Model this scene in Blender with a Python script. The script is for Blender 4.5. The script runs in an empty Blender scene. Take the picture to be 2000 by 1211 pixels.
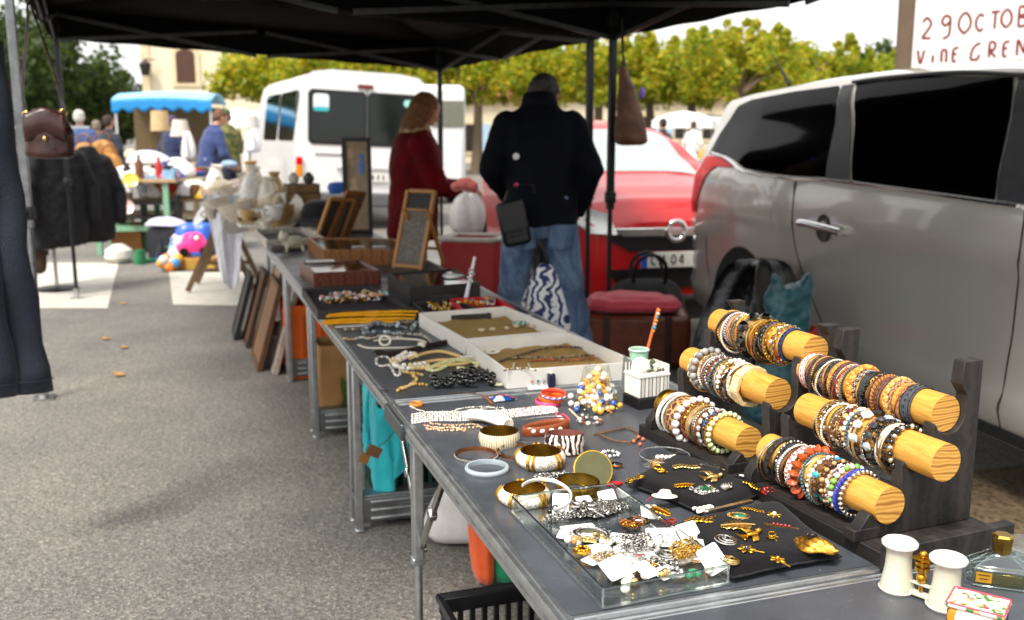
import bpy, math, random
from mathutils import Vector as V, Matrix, noise
R = random.Random(11)
PI = math.pi
sc = bpy.context.scene
COL = sc.collection
# ---------------------------------------------------------------- helpers
FP, H = 1900.0, 1.36                       # focal length in photo pixels, eye height in metres
PITCH = math.atan(343/1900); CP, SP = math.cos(PITCH), math.sin(PITCH)
TH = 0.68                                  # table height
def ray(x, y):
    v = 605.5-y; f = FP*CP+v*SP
    return (x-1000)/f, (v*CP-FP*SP)/f
def at(x, y, z=TH):                        # photo pixel -> point on a level plane
    a, b = ray(x, y); d = (z-H)/b
    return V((a*d, d, z))
def dp(x, y, d):                           # photo pixel -> point at forward distance d
    a, b = ray(x, y)
    return V((a*d, d, H+b*d))
TO, TU, TW = V((-.32, 2.42, 0)), V((-.3206, .9472, 0)), V((.9472, .3206, 0))
TA = math.atan2(TW.y, TW.x)                # heading of the table row
def tp(u, w, z=TH):
    p = TO+TU*u+TW*w; return V((p.x, p.y, z))
def lin(c): return c/12.92 if c <= .04045 else ((c+.055)/1.055)**2.4
def hexc(h):
    h = h.lstrip('#'); return tuple(lin(int(h[i:i+2], 16)/255) for i in (0, 2, 4))
MATS = {}
def setup(name):
    m = bpy.data.materials.new(name); m.use_nodes = True
    n = m.node_tree.nodes; l = m.node_tree.links
    return m, n, l, n['Principled BSDF']
def nd(n, t, **k):
    x = n.new(t)
    for a, b in k.items():
        if a in x.inputs: x.inputs[a].default_value = b
        else: setattr(x, a, b)
    return x
def M(col, rough=.5, metal=0, var=.12, vs=25, bump=0, bs=80, coat=0, sheen=0, spec=None, name=None):
    key = (col, rough, metal, var, vs, bump, bs, coat, sheen, spec)
    if key in MATS: return MATS[key]
    m, n, l, b = setup(name or 'surface_'+col.strip('#'))
    c = hexc(col)
    b.inputs['Roughness'].default_value = rough; b.inputs['Metallic'].default_value = metal
    b.inputs['Coat Weight'].default_value = coat; b.inputs['Coat Roughness'].default_value = .05
    b.inputs['Sheen Weight'].default_value = sheen
    if spec is not None: b.inputs['Specular IOR Level'].default_value = spec
    tc = nd(n, 'ShaderNodeTexCoord')
    if var:
        t = nd(n, 'ShaderNodeTexNoise', Scale=vs, Detail=5.0, Roughness=.65); l.new(tc.outputs['Object'], t.inputs['Vector'])
        r = nd(n, 'ShaderNodeValToRGB')
        r.color_ramp.elements[0].position = .3; r.color_ramp.elements[1].position = .7
        r.color_ramp.elements[0].color = tuple(x*(1-var*1.6) for x in c)+(1,)
        r.color_ramp.elements[1].color = tuple(min(1, x*(1+var)) for x in c)+(1,)
        l.new(t.outputs['Fac'], r.inputs['Fac']); l.new(r.outputs['Color'], b.inputs['Base Color'])
        mr = nd(n, 'ShaderNodeMapRange'); mr.inputs['To Min'].default_value = max(0, rough-.12); mr.inputs['To Max'].default_value = min(1, rough+.12)
        l.new(t.outputs['Fac'], mr.inputs['Value']); l.new(mr.outputs['Result'], b.inputs['Roughness'])
    else: b.inputs['Base Color'].default_value = c+(1,)
    if bump:
        t2 = nd(n, 'ShaderNodeTexNoise', Scale=bs, Detail=4.0); l.new(tc.outputs['Object'], t2.inputs['Vector'])
        bp = nd(n, 'ShaderNodeBump', Strength=bump, Distance=.01); l.new(t2.outputs['Fac'], bp.inputs['Height']); l.new(bp.outputs['Normal'], b.inputs['Normal'])
    MATS[key] = m
    return m
def metal(col, rough=.3): return M(col, rough, 1, .15, 60)
def clear(col='#fcfefd', rough=.03, refl=1.0, name='clear_plastic'):
    key = ('clear', col, rough, refl)
    if key in MATS: return MATS[key]
    m, n, l, b = setup(name)
    out = n['Material Output']; n.remove(b)
    tr = nd(n, 'ShaderNodeBsdfTransparent', Color=hexc(col)+(1,)); gl = nd(n, 'ShaderNodeBsdfGlossy', Roughness=rough, Color=(1, 1, 1, 1))
    lw = nd(n, 'ShaderNodeLayerWeight', Blend=.5); pw = nd(n, 'ShaderNodeMath', operation='POWER'); pw.inputs[1].default_value = 3.5
    l.new(lw.outputs['Facing'], pw.inputs[0])
    mu = nd(n, 'ShaderNodeMath', operation='MULTIPLY_ADD', use_clamp=True); mu.inputs[1].default_value = .55*refl; mu.inputs[2].default_value = .045*refl
    l.new(pw.outputs[0], mu.inputs[0])
    mx = nd(n, 'ShaderNodeMixShader'); l.new(mu.outputs[0], mx.inputs[0]); l.new(tr.outputs[0], mx.inputs[1]); l.new(gl.outputs[0], mx.inputs[2]); l.new(mx.outputs[0], out.inputs[0])
    MATS[key] = m
    return m
def pattern(name, kind, cols, scale=20, rough=.5, stretch=(1, 1, 1), pos=None, distort=2, metal=0, bump=0, coord='Object', const=False):
    key = (name,)
    if key in MATS: return MATS[key]
    m, n, l, b = setup(name)
    tc = nd(n, 'ShaderNodeTexCoord'); mp = nd(n, 'ShaderNodeMapping'); mp.inputs['Scale'].default_value = stretch
    l.new(tc.outputs[coord], mp.inputs['Vector'])
    if kind == 'wave': t = nd(n, 'ShaderNodeTexWave', Scale=scale, Distortion=distort, Detail=3.0); t.inputs['Detail Scale'].default_value = 1.5; o = t.outputs['Fac']
    elif kind == 'rings': t = nd(n, 'ShaderNodeTexWave', wave_type='RINGS', Scale=scale, Distortion=distort, Detail=2.0); o = t.outputs['Fac']
    elif kind == 'voronoi': t = nd(n, 'ShaderNodeTexVoronoi', Scale=scale); o = t.outputs['Distance']
    elif kind == 'cells': t = nd(n, 'ShaderNodeTexVoronoi', Scale=scale); o = t.outputs['Color']
    elif kind == 'edge': t = nd(n, 'ShaderNodeTexVoronoi', feature='DISTANCE_TO_EDGE', Scale=scale); o = t.outputs['Distance']
    else: t = nd(n, 'ShaderNodeTexNoise', Scale=scale, Detail=6.0, Roughness=.65, Distortion=distort); o = t.outputs['Fac']
    l.new(mp.outputs[0], t.inputs['Vector'])
    r = nd(n, 'ShaderNodeValToRGB'); e = r.color_ramp.elements
    pos = pos or [i/(len(cols)-1) for i in range(len(cols))]
    while len(e) < len(cols): e.new(.5)
    for i, (c, p) in enumerate(zip(cols, pos)): e[i].position = p; e[i].color = hexc(c)+(1,)
    if const: r.color_ramp.interpolation = 'CONSTANT'
    l.new(o, r.inputs['Fac']); l.new(r.outputs['Color'], b.inputs['Base Color'])
    b.inputs['Roughness'].default_value = rough; b.inputs['Metallic'].default_value = metal
    if bump:
        bp = nd(n, 'ShaderNodeBump', Strength=bump, Distance=.004); l.new(o, bp.inputs['Height']); l.new(bp.outputs['Normal'], b.inputs['Normal'])
    MATS[key] = m
    return m

def _ico():
    t = (1+5**.5)/2
    v = [V(p).normalized() for p in ((-1, t, 0), (1, t, 0), (-1, -t, 0), (1, -t, 0), (0, -1, t), (0, 1, t), (0, -1, -t), (0, 1, -t), (t, 0, -1), (t, 0, 1), (-t, 0, -1), (-t, 0, 1))]
    f = [(0, 11, 5), (0, 5, 1), (0, 1, 7), (0, 7, 10), (0, 10, 11), (1, 5, 9), (5, 11, 4), (11, 10, 2), (10, 7, 6), (7, 1, 8), (3, 9, 4), (3, 4, 2), (3, 2, 6), (3, 6, 8), (3, 8, 9), (4, 9, 5), (2, 4, 11), (6, 2, 10), (8, 6, 7), (9, 8, 1)]
    return v, f
def _sub(v, f):
    v = list(v); c = {}; g = []
    def mid(a, b):
        k = (min(a, b), max(a, b))
        if k not in c: v.append(((v[a]+v[b])/2).normalized()); c[k] = len(v)-1
        return c[k]
    for a, b, d in f:
        x, y, z = mid(a, b), mid(b, d), mid(d, a); g += [(a, x, z), (b, y, x), (d, z, y), (x, y, z)]
    return v, g
ICO = [_ico()]; ICO.append(_sub(*ICO[0])); ICO.append(_sub(*ICO[1])); ICO.append(_sub(*ICO[2]))
def frame(d):
    d = d.normalized(); a = V((0, 0, 1)) if abs(d.z) < .95 else V((1, 0, 0))
    x = a.cross(d).normalized(); return x, d.cross(x)
class MB:
    def __init__(s): s.v = []; s.f = []; s.m = []; s.k = 0; s.X = None
    def add(s, vs, fs):
        o = len(s.v)
        s.v += [tuple(s.X @ V(p)) for p in vs] if s.X is not None else [tuple(p) for p in vs]
        s.f += [tuple(i+o for i in q) for q in fs]; s.m += [s.k]*len(fs)
        return s
    def box(s, c, d, rz=0, rx=0, ry=0):
        m = Matrix.Rotation(rz, 3, 'Z') @ Matrix.Rotation(ry, 3, 'Y') @ Matrix.Rotation(rx, 3, 'X'); c = V(c)
        p = [c+m @ V((x*d[0]/2, y*d[1]/2, z*d[2]/2)) for z in (-1, 1) for y in (-1, 1) for x in (-1, 1)]
        return s.add(p, [(0, 2, 3, 1), (4, 5, 7, 6), (0, 1, 5, 4), (2, 6, 7, 3), (0, 4, 6, 2), (1, 3, 7, 5)])
    def bar(s, a, b, w, h):                 # rectangular bar from a to b, h measured upward
        a, b = V(a), V(b); x, y = frame(b-a)
        q = [(-w/2, -h/2), (w/2, -h/2), (w/2, h/2), (-w/2, h/2)]
        p = [e+x*i+y*j for e in (a, b) for i, j in q]
        return s.add(p, [(0, 3, 2, 1), (4, 5, 6, 7)]+[(i, (i+1) % 4, 4+(i+1) % 4, 4+i) for i in range(4)])
    def cyl(s, a, b, r, r2=None, n=12, cap=True):
        a, b = V(a), V(b); r2 = r if r2 is None else r2; x, y = frame(b-a)
        p = [e+(x*math.cos(2*PI*i/n)+y*math.sin(2*PI*i/n))*q for e, q in ((a, r), (b, r2)) for i in range(n)]
        f = [(i, (i+1) % n, n+(i+1) % n, n+i) for i in range(n)]
        if cap: f += [tuple(range(n-1, -1, -1)), tuple(range(n, 2*n))]
        return s.add(p, f)
    def sph(s, c, r, lv=1, sc3=(1, 1, 1), rot=None):
        v, f = ICO[lv]; c = V(c)
        if rot is None: return s.add([c+V((p.x*r*sc3[0], p.y*r*sc3[1], p.z*r*sc3[2])) for p in v], f)
        return s.add([c+rot @ V((p.x*r*sc3[0], p.y*r*sc3[1], p.z*r*sc3[2])) for p in v], f)
    def cap(s, a, b, r, r2, n=10):          # rounded limb
        s.cyl(a, b, r, r2, n); s.sph(a, r*.998, 1); s.sph(b, r2*.998, 1); return s
    def tube(s, pts, r, n=8, closed=False, flat=None, up=None, twist=0):
        pts = [V(p) for p in pts]; N = len(pts); vs = []; X = None
        for i, p in enumerate(pts):
            d = (pts[(i+1) % N]-pts[i-1]) if closed else (pts[min(i+1, N-1)]-pts[max(i-1, 0)])
            if d.length < 1e-9: d = V((0, 0, 1))
            d.normalize()
            if up is not None: X = V(up).cross(d); X = X.normalized() if X.length > 1e-6 else frame(d)[0]
            elif X is None: X = frame(d)[0]
            else:
                X = X-d*X.dot(d); X = X.normalized() if X.length > 1e-6 else frame(d)[0]
            Y = d.cross(X); q = r[i] if isinstance(r, (list, tuple)) else r; a, b = (q, q) if flat is None else flat
            if isinstance(r, (list, tuple)) and flat is not None: a, b = flat[0]*q, flat[1]*q
            for j in range(n):
                t = 2*PI*j/n+twist*i; vs.append(p+X*a*math.cos(t)+Y*b*math.sin(t))
        f = []
        for i in range(N if closed else N-1):
            k = (i+1) % N
            f += [(i*n+j, i*n+(j+1) % n, k*n+(j+1) % n, k*n+j) for j in range(n)]
        if not closed: f += [tuple(range(n-1, -1, -1)), tuple((N-1)*n+j for j in range(n))]
        return s.add(vs, f)
    def lathe(s, prof, c=(0, 0, 0), n=24, ax=None):   # profile of (r, z); closed at r = 0
        c = V(c); x, y, z = V((1, 0, 0)), V((0, 1, 0)), V((0, 0, 1))
        if ax is not None: z = V(ax).normalized(); x, y = frame(z)
        vs = [c+x*(r*math.cos(2*PI*j/n))+y*(r*math.sin(2*PI*j/n))+z*h for r, h in prof for j in range(n)]
        f = [(i*n+j, i*n+(j+1) % n, (i+1)*n+(j+1) % n, (i+1)*n+j) for i in range(len(prof)-1) for j in range(n)]
        return s.add(vs, f)
    def prism(s, poly, a, b, fn=lambda x, y, z: (x, y, z)):   # polygon extruded from a to b through fn
        n = len(poly)
        vs = [fn(p[0], p[1], h) for h in (a, b) for p in poly]
        return s.add(vs, [tuple(range(n-1, -1, -1)), tuple(range(n, 2*n))]+[(i, (i+1) % n, n+(i+1) % n, n+i) for i in range(n)])
    def grid(s, fn, nu, nv, cu=False, cv=False):
        a = nu if cu else nu+1; b = nv if cv else nv+1
        vs = [fn(i/nu, j/nv) for i in range(a) for j in range(b)]
        return s.add(vs, [(i*b+j, ((i+1) % a)*b+j, ((i+1) % a)*b+(j+1) % b, i*b+(j+1) % b) for i in range(nu) for j in range(nv)])
    def loft(s, rings, n=20):               # rings of (centre, rx, ry[, yaw[, tilt]])
        vs = []
        for g in rings:
            c = V(g[0]); yaw = g[3] if len(g) > 3 else 0; tl = g[4] if len(g) > 4 else 0
            m = Matrix.Rotation(yaw, 3, 'Z') @ Matrix.Rotation(tl, 3, 'X')
            vs += [c+m @ V((g[1]*math.cos(2*PI*j/n), g[2]*math.sin(2*PI*j/n), 0)) for j in range(n)]
        k = len(rings)
        f = [(i*n+j, i*n+(j+1) % n, (i+1)*n+(j+1) % n, (i+1)*n+j) for i in range(k-1) for j in range(n)]
        return s.add(vs, f+[tuple(range(n-1, -1, -1)), tuple((k-1)*n+j for j in range(n))])
    def torus(s, c, R_, r, n=24, k=8, ax=(0, 0, 1), flat=None, arc=1):
        x, y = frame(V(ax)); c = V(c)
        N = n if arc == 1 else n+1
        pts = [c+(x*math.cos(2*PI*arc*i/n)+y*math.sin(2*PI*arc*i/n))*R_ for i in range(N)]
        return s.tube(pts, r, k, arc == 1, flat, up=ax if flat else None)
    def build(s, name, mats, parent=None, smooth=True, bevel=0, ang=40, solid=0, sub=0):
        me = bpy.data.meshes.new(name); me.from_pydata(s.v, [], s.f)
        for m in (mats if isinstance(mats, (list, tuple)) else [mats]): me.materials.append(m)
        me.polygons.foreach_set('material_index', s.m)
        me.polygons.foreach_set('use_smooth', [smooth]*len(s.f))
        me.validate(); me.update()
        if smooth and ang: me.set_sharp_from_angle(angle=math.radians(ang))
        o = bpy.data.objects.new(name, me); COL.objects.link(o)
        if parent: o.parent = parent
        if solid: k = o.modifiers.new('thickness', 'SOLIDIFY'); k.thickness = solid; k.offset = 0
        if bevel: k = o.modifiers.new('edges', 'BEVEL'); k.width = bevel; k.segments = 2; k.limit_method = 'ANGLE'; k.angle_limit = math.radians(40)
        if sub: k = o.modifiers.new('round', 'SUBSURF'); k.levels = sub; k.render_levels = sub
        return o
def tag(o, label=None, cat=None, group=None, kind=None):
    for k, x in (('label', label), ('category', cat), ('group', group), ('kind', kind)):
        if x: o[k] = x
    return o
def thing(name, label, cat, loc, rz=0, group=None):
    o = bpy.data.objects.new(name, None); COL.objects.link(o); o.empty_display_size = .05
    o.location = loc; o.rotation_euler = (0, 0, rz)
    return tag(o, label, cat, group)
def one(mb, name, label, cat, mats, loc=(0, 0, 0), rz=0, group=None, rot=None, **k):
    o = mb.build(name, mats, **k); o.location = loc; o.rotation_euler = rot if rot is not None else (0, 0, rz)
    return tag(o, label, cat, group)
def struct(mb, name, mats, **k): return tag(mb.build(name, mats, **k), kind='structure')
def organic(mb, name, mats, parent=None, vox=.012, it=4, fold=0, fscale=.09):
    o = mb.build(name, mats, parent, ang=0)
    k = o.modifiers.new('skin', 'REMESH'); k.mode = 'VOXEL'; k.voxel_size = vox; k.use_smooth_shade = True
    k = o.modifiers.new('soften', 'SMOOTH'); k.factor = .5; k.iterations = it
    if fold:
        t = bpy.data.textures.new('folds', 'CLOUDS'); t.noise_scale = fscale; t.noise_depth = 2
        k = o.modifiers.new('folds', 'DISPLACE'); k.texture = t; k.strength = fold; k.mid_level = .5; k.texture_coords = 'LOCAL'
    return o
def copy_tree(o, parent=None):
    c = o.copy(); COL.objects.link(c)
    if parent: c.parent = parent
    for ch in [x for x in bpy.data.objects if x.parent == o]: copy_tree(ch, c)
    return c
def quadbox(mb, q, z0, z1, t, ft, k_in=None):   # open box on four corner points (counter-clockwise)
    q = [V((p[0], p[1], 0)) for p in q]; n = 4; ins = []
    for i in range(n):
        a, b, c = q[i-1], q[i], q[(i+1) % n]
        d1 = (b-a).normalized(); d2 = (c-b).normalized(); n1, n2 = V((-d1.y, d1.x, 0)), V((-d2.y, d2.x, 0))
        m = (n1+n2).normalized(); ins.append(b+m*(t/max(.3, m.dot(n1))))
    lv = [(q, z0), (q, z1), (ins, z1), (ins, z0+ft)]
    vs = [(p.x, p.y, z) for pts, z in lv for p in pts]
    f = [(i+k*4, (i+1) % 4+k*4, (i+1) % 4+k*4+4, i+k*4+4) for k in range(3) for i in range(4)]
    mb.add(vs, f+[(3, 2, 1, 0), (12, 13, 14, 15)])
    return ins
def ccw(q):
    a = sum(q[i].x*q[(i+1) % 4].y-q[(i+1) % 4].x*q[i].y for i in range(4))
    return q if a > 0 else q[::-1]
ORD = ['first', 'second', 'third', 'fourth', 'fifth', 'sixth', 'seventh', 'eighth', 'ninth', 'tenth', 'eleventh', 'twelfth']
def catmull(p, k=8, closed=False):
    p = [V(x) for x in p]; n = len(p); o = []
    for i in range(n if closed else n-1):
        if closed: a, b, c, d = p[i-1], p[i], p[(i+1) % n], p[(i+2) % n]
        else: a, b, c, d = p[max(i-1, 0)], p[i], p[i+1], p[min(i+2, n-1)]
        for j in range(k):
            t = j/k; o.append(.5*((2*b)+(c-a)*t+(2*a-5*b+4*c-d)*t*t+(3*b-a-3*c+d)*t**3))
    return o if closed else o+[p[-1]]
def along(pts, step, closed=False):         # evenly spaced points on a polyline
    pts = [V(p) for p in pts]
    if closed: pts = pts+[pts[0]]
    o = [pts[0]]; acc = 0
    for a, b in zip(pts, pts[1:]):
        d = (b-a).length; s = step-acc
        while s <= d: o.append(a+(b-a)*(s/d)); s += step
        acc = d-(s-step)
    return o
# ---------------------------------------------------------------- common materials
ALU = M('#b9bcbe', .34, .9, .12, 30, .05, 200); ALU2 = M('#8d9092', .4, .9, .2, 20)
STEEL = metal('#c8c8c6', .22); SILVER = metal('#d8d6d0', .25); DSILVER = metal('#77746e', .35)
GOLD = metal('#d9a637', .28); PGOLD = metal('#e3c27a', .3); BRASS = metal('#a97f2c', .35); COPPER = metal('#b8764a', .35)
BLACK = M('#09090a', .45, 0, .2, spec=.3); SATIN = M('#0f0f12', .7, 0, .3, 40, .2, 300); RUBBER = M('#111113', .6)
WHITE = M('#ece9e2', .45); CREAM = M('#e6d3a6', .5); PEARL = M('#efe7d8', .18, 0, .05, coat=.6); CARD = M('#f2f1ee', .6, 0, .03)
JET = M('#070708', .12, 0, .1, coat=.5)
WOODL = pattern('light_rod_wood', 'noise', ['#a8691f', '#cc9238', '#d9a24a', '#c68a34', '#dcaa54'], 3.0, .5, (30, 2.2, 30), pos=[.3, .42, .52, .62, .74], distort=1.2, bump=.1)
WOODE = pattern('rod_end_grain', 'rings', ['#a06a24', '#d8a24c', '#dfab54', '#c48c38'], 26, .55, (.35, 1, 1), distort=7)
RACKW = pattern('dark_stained_wood', 'wave', ['#151211', '#26211e', '#1b1716', '#2e2825'], 5, .6, (1, 7, 7), distort=1.6, bump=.25)
BROWNW = pattern('brown_case_wood', 'wave', ['#6d3e17', '#9a5f26', '#83501f'], 6, .4, (1, 5, 5), distort=4)
REDW = pattern('red_brown_wood', 'wave', ['#4b1f0e', '#78381a', '#5c2813'], 6, .35, (1, 5, 5), distort=4)
TANW = pattern('tan_frame_wood', 'wave', ['#8a5a25', '#c08a45', '#a87435'], 8, .5, (5, 5, 1), distort=3)
FABBLK = M('#060607', .9, 0, .25, 8, .25, 30, spec=.2)
# ---------------------------------------------------------------- sky, light, camera
SUN_EL, SUN_AZ = 58, 215                  # degrees; azimuth measured clockwise from +Y
w = bpy.data.worlds.new('World'); sc.world = w; w.use_nodes = True
n, l = w.node_tree.nodes, w.node_tree.links
sky = nd(n, 'ShaderNodeTexSky', sky_type='NISHITA'); sky.sun_disc = False
sky.sun_elevation = math.radians(SUN_EL); sky.sun_rotation = math.radians(SUN_AZ)
sky.air_density = 1.0; sky.dust_density = 4.0; sky.ozone_density = 1.0
hs = nd(n, 'ShaderNodeHueSaturation', Saturation=.12, Value=1.0)
mx = nd(n, 'ShaderNodeMix', data_type='RGBA'); mx.inputs[0].default_value = .55
mx.inputs[7].default_value = (9.5, 9.4, 9.25, 1)   # even overcast cloud
bg = n['Background']; bg.inputs['Strength'].default_value = .09
l.new(sky.outputs[0], hs.inputs['Color']); l.new(hs.outputs[0], mx.inputs[6]); l.new(mx.outputs[2], bg.inputs['Color'])
sd = bpy.data.lights.new('sun', 'SUN'); sd.energy = 2.1; sd.angle = math.radians(15); sd.color = (1, .94, .86)
so = bpy.data.objects.new('sun', sd); COL.objects.link(so)
el, az = math.radians(SUN_EL), math.radians(SUN_AZ)
sv = V((math.sin(az)*math.cos(el), math.cos(az)*math.cos(el), math.sin(el)))
so.rotation_euler = sv.to_track_quat('Z', 'Y').to_euler(); so.location = sv*30
cam = bpy.data.cameras.new('camera'); co = bpy.data.objects.new('camera', cam); COL.objects.link(co)
co.location = (0, 0, H); co.rotation_euler = (PI/2-PITCH, 0, 0)
cam.sensor_width = 36; cam.lens = FP/2000*36; cam.clip_start = .05; cam.clip_end = 600
cam.dof.use_dof = True; cam.dof.focus_distance = 1.75; cam.dof.aperture_fstop = 4.4
sc.camera = co
vs_ = sc.view_settings; vs_.view_transform = 'Standard'; vs_.look = 'None'; vs_.exposure = 1.22; vs_.gamma = 1
sc.cycles.use_denoising = True
sc.cycles.max_bounces = 8; sc.cycles.transparent_max_bounces = 24; sc.cycles.sample_clamp_indirect = 6
# ---------------------------------------------------------------- ground
m, n, l, b = setup('asphalt')
tc = nd(n, 'ShaderNodeTexCoord')
big = nd(n, 'ShaderNodeTexNoise', Scale=.7, Detail=4.0, Roughness=.6); mid = nd(n, 'ShaderNodeTexNoise', Scale=90.0, Detail=5.0, Roughness=.75)
vo = nd(n, 'ShaderNodeTexVoronoi', Scale=140.0); vo2 = nd(n, 'ShaderNodeTexVoronoi', Scale=38.0)
for t in (big, mid, vo, vo2): l.new(tc.outputs['Object'], t.inputs['Vector'])
r1 = nd(n, 'ShaderNodeValToRGB'); e = r1.color_ramp.elements
e[0].position = .28; e[0].color = hexc('#4e4d4b')+(1,); e[1].position = .75; e[1].color = hexc('#92908c')+(1,)
l.new(mid.outputs['Fac'], r1.inputs['Fac'])
sp = nd(n, 'ShaderNodeSeparateColor'); l.new(vo.outputs['Color'], sp.inputs[0])
r2 = nd(n, 'ShaderNodeValToRGB'); e = r2.color_ramp.elements
e[0].position = .0; e[0].color = (.55, .54, .52, 1); e[1].position = .55; e[1].color = (1.0, 1.0, 1.0, 1)
x = e.new(.86); x.color = (1.25, 1.2, 1.1, 1); x = e.new(.93); x.color = (1.7, 1.62, 1.5, 1)
l.new(sp.outputs[0], r2.inputs['Fac'])
mu = nd(n, 'ShaderNodeMix', data_type='RGBA', blend_type='MULTIPLY'); mu.inputs[0].default_value = 1
l.new(r1.outputs[0], mu.inputs[6]); l.new(r2.outputs[0], mu.inputs[7])
r3 = nd(n, 'ShaderNodeValToRGB'); e = r3.color_ramp.elements
e[0].position = .35; e[0].color = (.66, .66, .67, 1); e[1].position = .7; e[1].color = (1.2, 1.17, 1.1, 1); l.new(big.outputs['Fac'], r3.inputs['Fac'])
mu2 = nd(n, 'ShaderNodeMix', data_type='RGBA', blend_type='MULTIPLY'); mu2.inputs[0].default_value = 1
l.new(mu.outputs[2], mu2.inputs[6]); l.new(r3.outputs[0], mu2.inputs[7]); l.new(mu2.outputs[2], b.inputs['Base Color'])
b.inputs['Roughness'].default_value = .8
bp = nd(n, 'ShaderNodeBump', Strength=.7, Distance=.004); l.new(vo.outputs['Distance'], bp.inputs['Height'])
bp2 = nd(n, 'ShaderNodeBump', Strength=.5, Distance=.006); l.new(vo2.outputs['Distance'], bp2.inputs['Height']); l.new(bp.outputs[0], bp2.inputs['Normal']); l.new(bp2.outputs[0], b.inputs['Normal'])
ASPH = m
g = MB(); g.add([(-150, -30, 0), (150, -30, 0), (150, 250, 0), (-150, 250, 0)], [(0, 1, 2, 3)]); struct(g, 'ground', ASPH)
PAINT = pattern('worn_white_paint', 'noise', ['#7c786f', '#b4b0a6', '#c2beb4'], 7, .8, pos=[.2, .42, .7], distort=.6)
for q in ([(80, 513), (232, 513), (210, 602), (60, 602)], [(330, 531), (480, 531), (480, 597), (338, 595)]):
    g = MB(); g.add([at(x, y, .004) for x, y in q], [(3, 2, 1, 0)]); struct(g, 'painted_marking', PAINT)
DIRT = pattern('brown_gravel', 'cells', ['#2e2418', '#5a4a34', '#6e5e46', '#3e3224'], 60, .9, distort=0, bump=.6)
g = MB(); g.add([(1.05, 1.5, .004), (3.6, 1.2, .004), (3.2, 4.2, .004), (1.2, 3.6, .004)], [(0, 1, 2, 3)]); struct(g, 'gravel_verge', DIRT)
for i, (x, y) in enumerate([(205, 664), (232, 735), (242, 681), (240, 595)]):
    g = MB(); L = .035+.015*R.random()
    g.grid(lambda u, v: ((u-.5)*L*1.5, (v-.5)*L*math.sin(PI*min(.98, max(.02, u)))*1.3, .006+.012*abs(v-.5)+.01*u*u), 8, 6)
    one(g, 'fallen_leaf', 'small orange fallen leaf lying on the grey asphalt of the aisle', 'leaf', M('#b8884a', .7, 0, .3), at(x, y, 0), R.random()*6, 'fallen leaves on the asphalt')
# ---------------------------------------------------------------- canopies
CE, CL = V((.375, -.927, 0)), V((-.927, -.375, 0))
CM = V((.55, 6.36, 0))                      # the shared right-hand post
TRUSS = M('#5a5c5e', .4, .8, .2); POLE = M('#3c4042', .42, .6, .15); DPOLE = M('#24272a', .45, .5, .2)
def canopy(label, A, L, Wd, legs, scis):
    # A: far right corner, L along CE, Wd along CL
    t = thing('market_canopy', label, 'canopy', (A.x, A.y, 0))
    def cp(s, q, z): p = CE*(s*L)+CL*(q*Wd); return V((p.x, p.y, z))
    def zb(s, q): return 1.95+.17*q
    m = MB()
    ctr = cp(.5, .5, 2.95)
    cs = [(0, 0), (1, 0), (1, 1), (0, 1)]
    for i in range(4):
        a, b = cs[i], cs[(i+1) % 4]
        pa, pb = cp(*a, zb(*a)+.24), cp(*b, zb(*b)+.24)
        def fn(u, v, pa=pa, pb=pb):
            p = pa.lerp(pb, u).lerp(ctr, v); p.z -= .22*math.sin(PI*v)*(.6+.4*math.sin(PI*u)); return p
        m.grid(fn, 8, 8)
    m.build('roof', FABBLK, t, solid=.004)
    m = MB()
    for i in range(4):
        a, b = cs[i], cs[(i+1) % 4]
        def fn(u, v, a=a, b=b):
            s, q = a[0]+(b[0]-a[0])*u, a[1]+(b[1]-a[1])*u
            p = cp(s, q, zb(s, q)+.24*v); p.z += (.004*math.sin(u*40)*(1-v)); o = .008*math.sin(u*23+i)*(1-v)
            p += (CL if a[1] == b[1] else CE)*o; return p
        m.grid(fn, 60, 3)
    m.build('valance', FABBLK, t, solid=.003)
    for s, q, dark in legs:
        mt = DPOLE if dark else ALU2
        m = MB(); p = cp(s, q, 0); z = zb(s, q)
        p = p+CE*(.04 if s < .5 else -.04)+CL*(.04 if q < .5 else -.04)
        m.box((p.x, p.y, z*.5+.62), (.042, .042, z-.55), TA); m.cyl((p.x, p.y, .02), (p.x, p.y, 1.0), .0155, n=10)
        lg = m.build('leg', mt, t, bevel=.004)
        m = MB(); m.box((p.x, p.y, .97), (.06, .06, .07), TA); m.cyl((p.x, p.y-.05, .97), (p.x, p.y+.02, .97), .014); m.build('clamp', RUBBER, lg, bevel=.008)
        m = MB(); m.box((p.x, p.y, .006), (.1, .1, .012), TA); m.cyl((p.x, p.y, .0), (p.x, p.y, .09), .024); m.build('foot', STEEL, lg)
        m = MB(); m.box((p.x, p.y, z+.1), (.065, .065, .09), TA); m.build('bracket', RUBBER, lg, bevel=.006)
    for (s0, q0, s1, q1) in scis:
        a, b = cp(s0, q0, 0), cp(s1, q1, 0)
        z0, z1 = zb(s0, q0)+.19, zb(s1, q1)+.19
        for k in range(2):
            for fl in (0, 1):
                u0, u1 = k*.5+.012, k*.5+.488
                pa, pb = a.lerp(b, u0), a.lerp(b, u1)
                za, zc = z0+(z1-z0)*u0, z0+(z1-z0)*u1
                pa.z = za+(.0 if fl else -.2); pb.z = zc+(-.2 if fl else .0)
                off = (CE if s0 == s1 else CL)*(.03+.025*fl)*(1 if (s0 == s1 == 0 or q0 == q1 == 0) else -1)
                m = MB(); m.bar(pa+off, pb+off, .014, .03); m.build('truss_bar', TRUSS, t, bevel=.002)
    return t
canopy('black pop-up canopy over the far tables, its back corner above the white minibus', CM-CE*3.2, 3.2, 3.3, [(0, 0, 1), (1, 0, 1), (0, 1, 1)], [(0, 0, 0, 1), (0, 0, 1, 0), (0, 1, 1, 1)])
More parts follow.
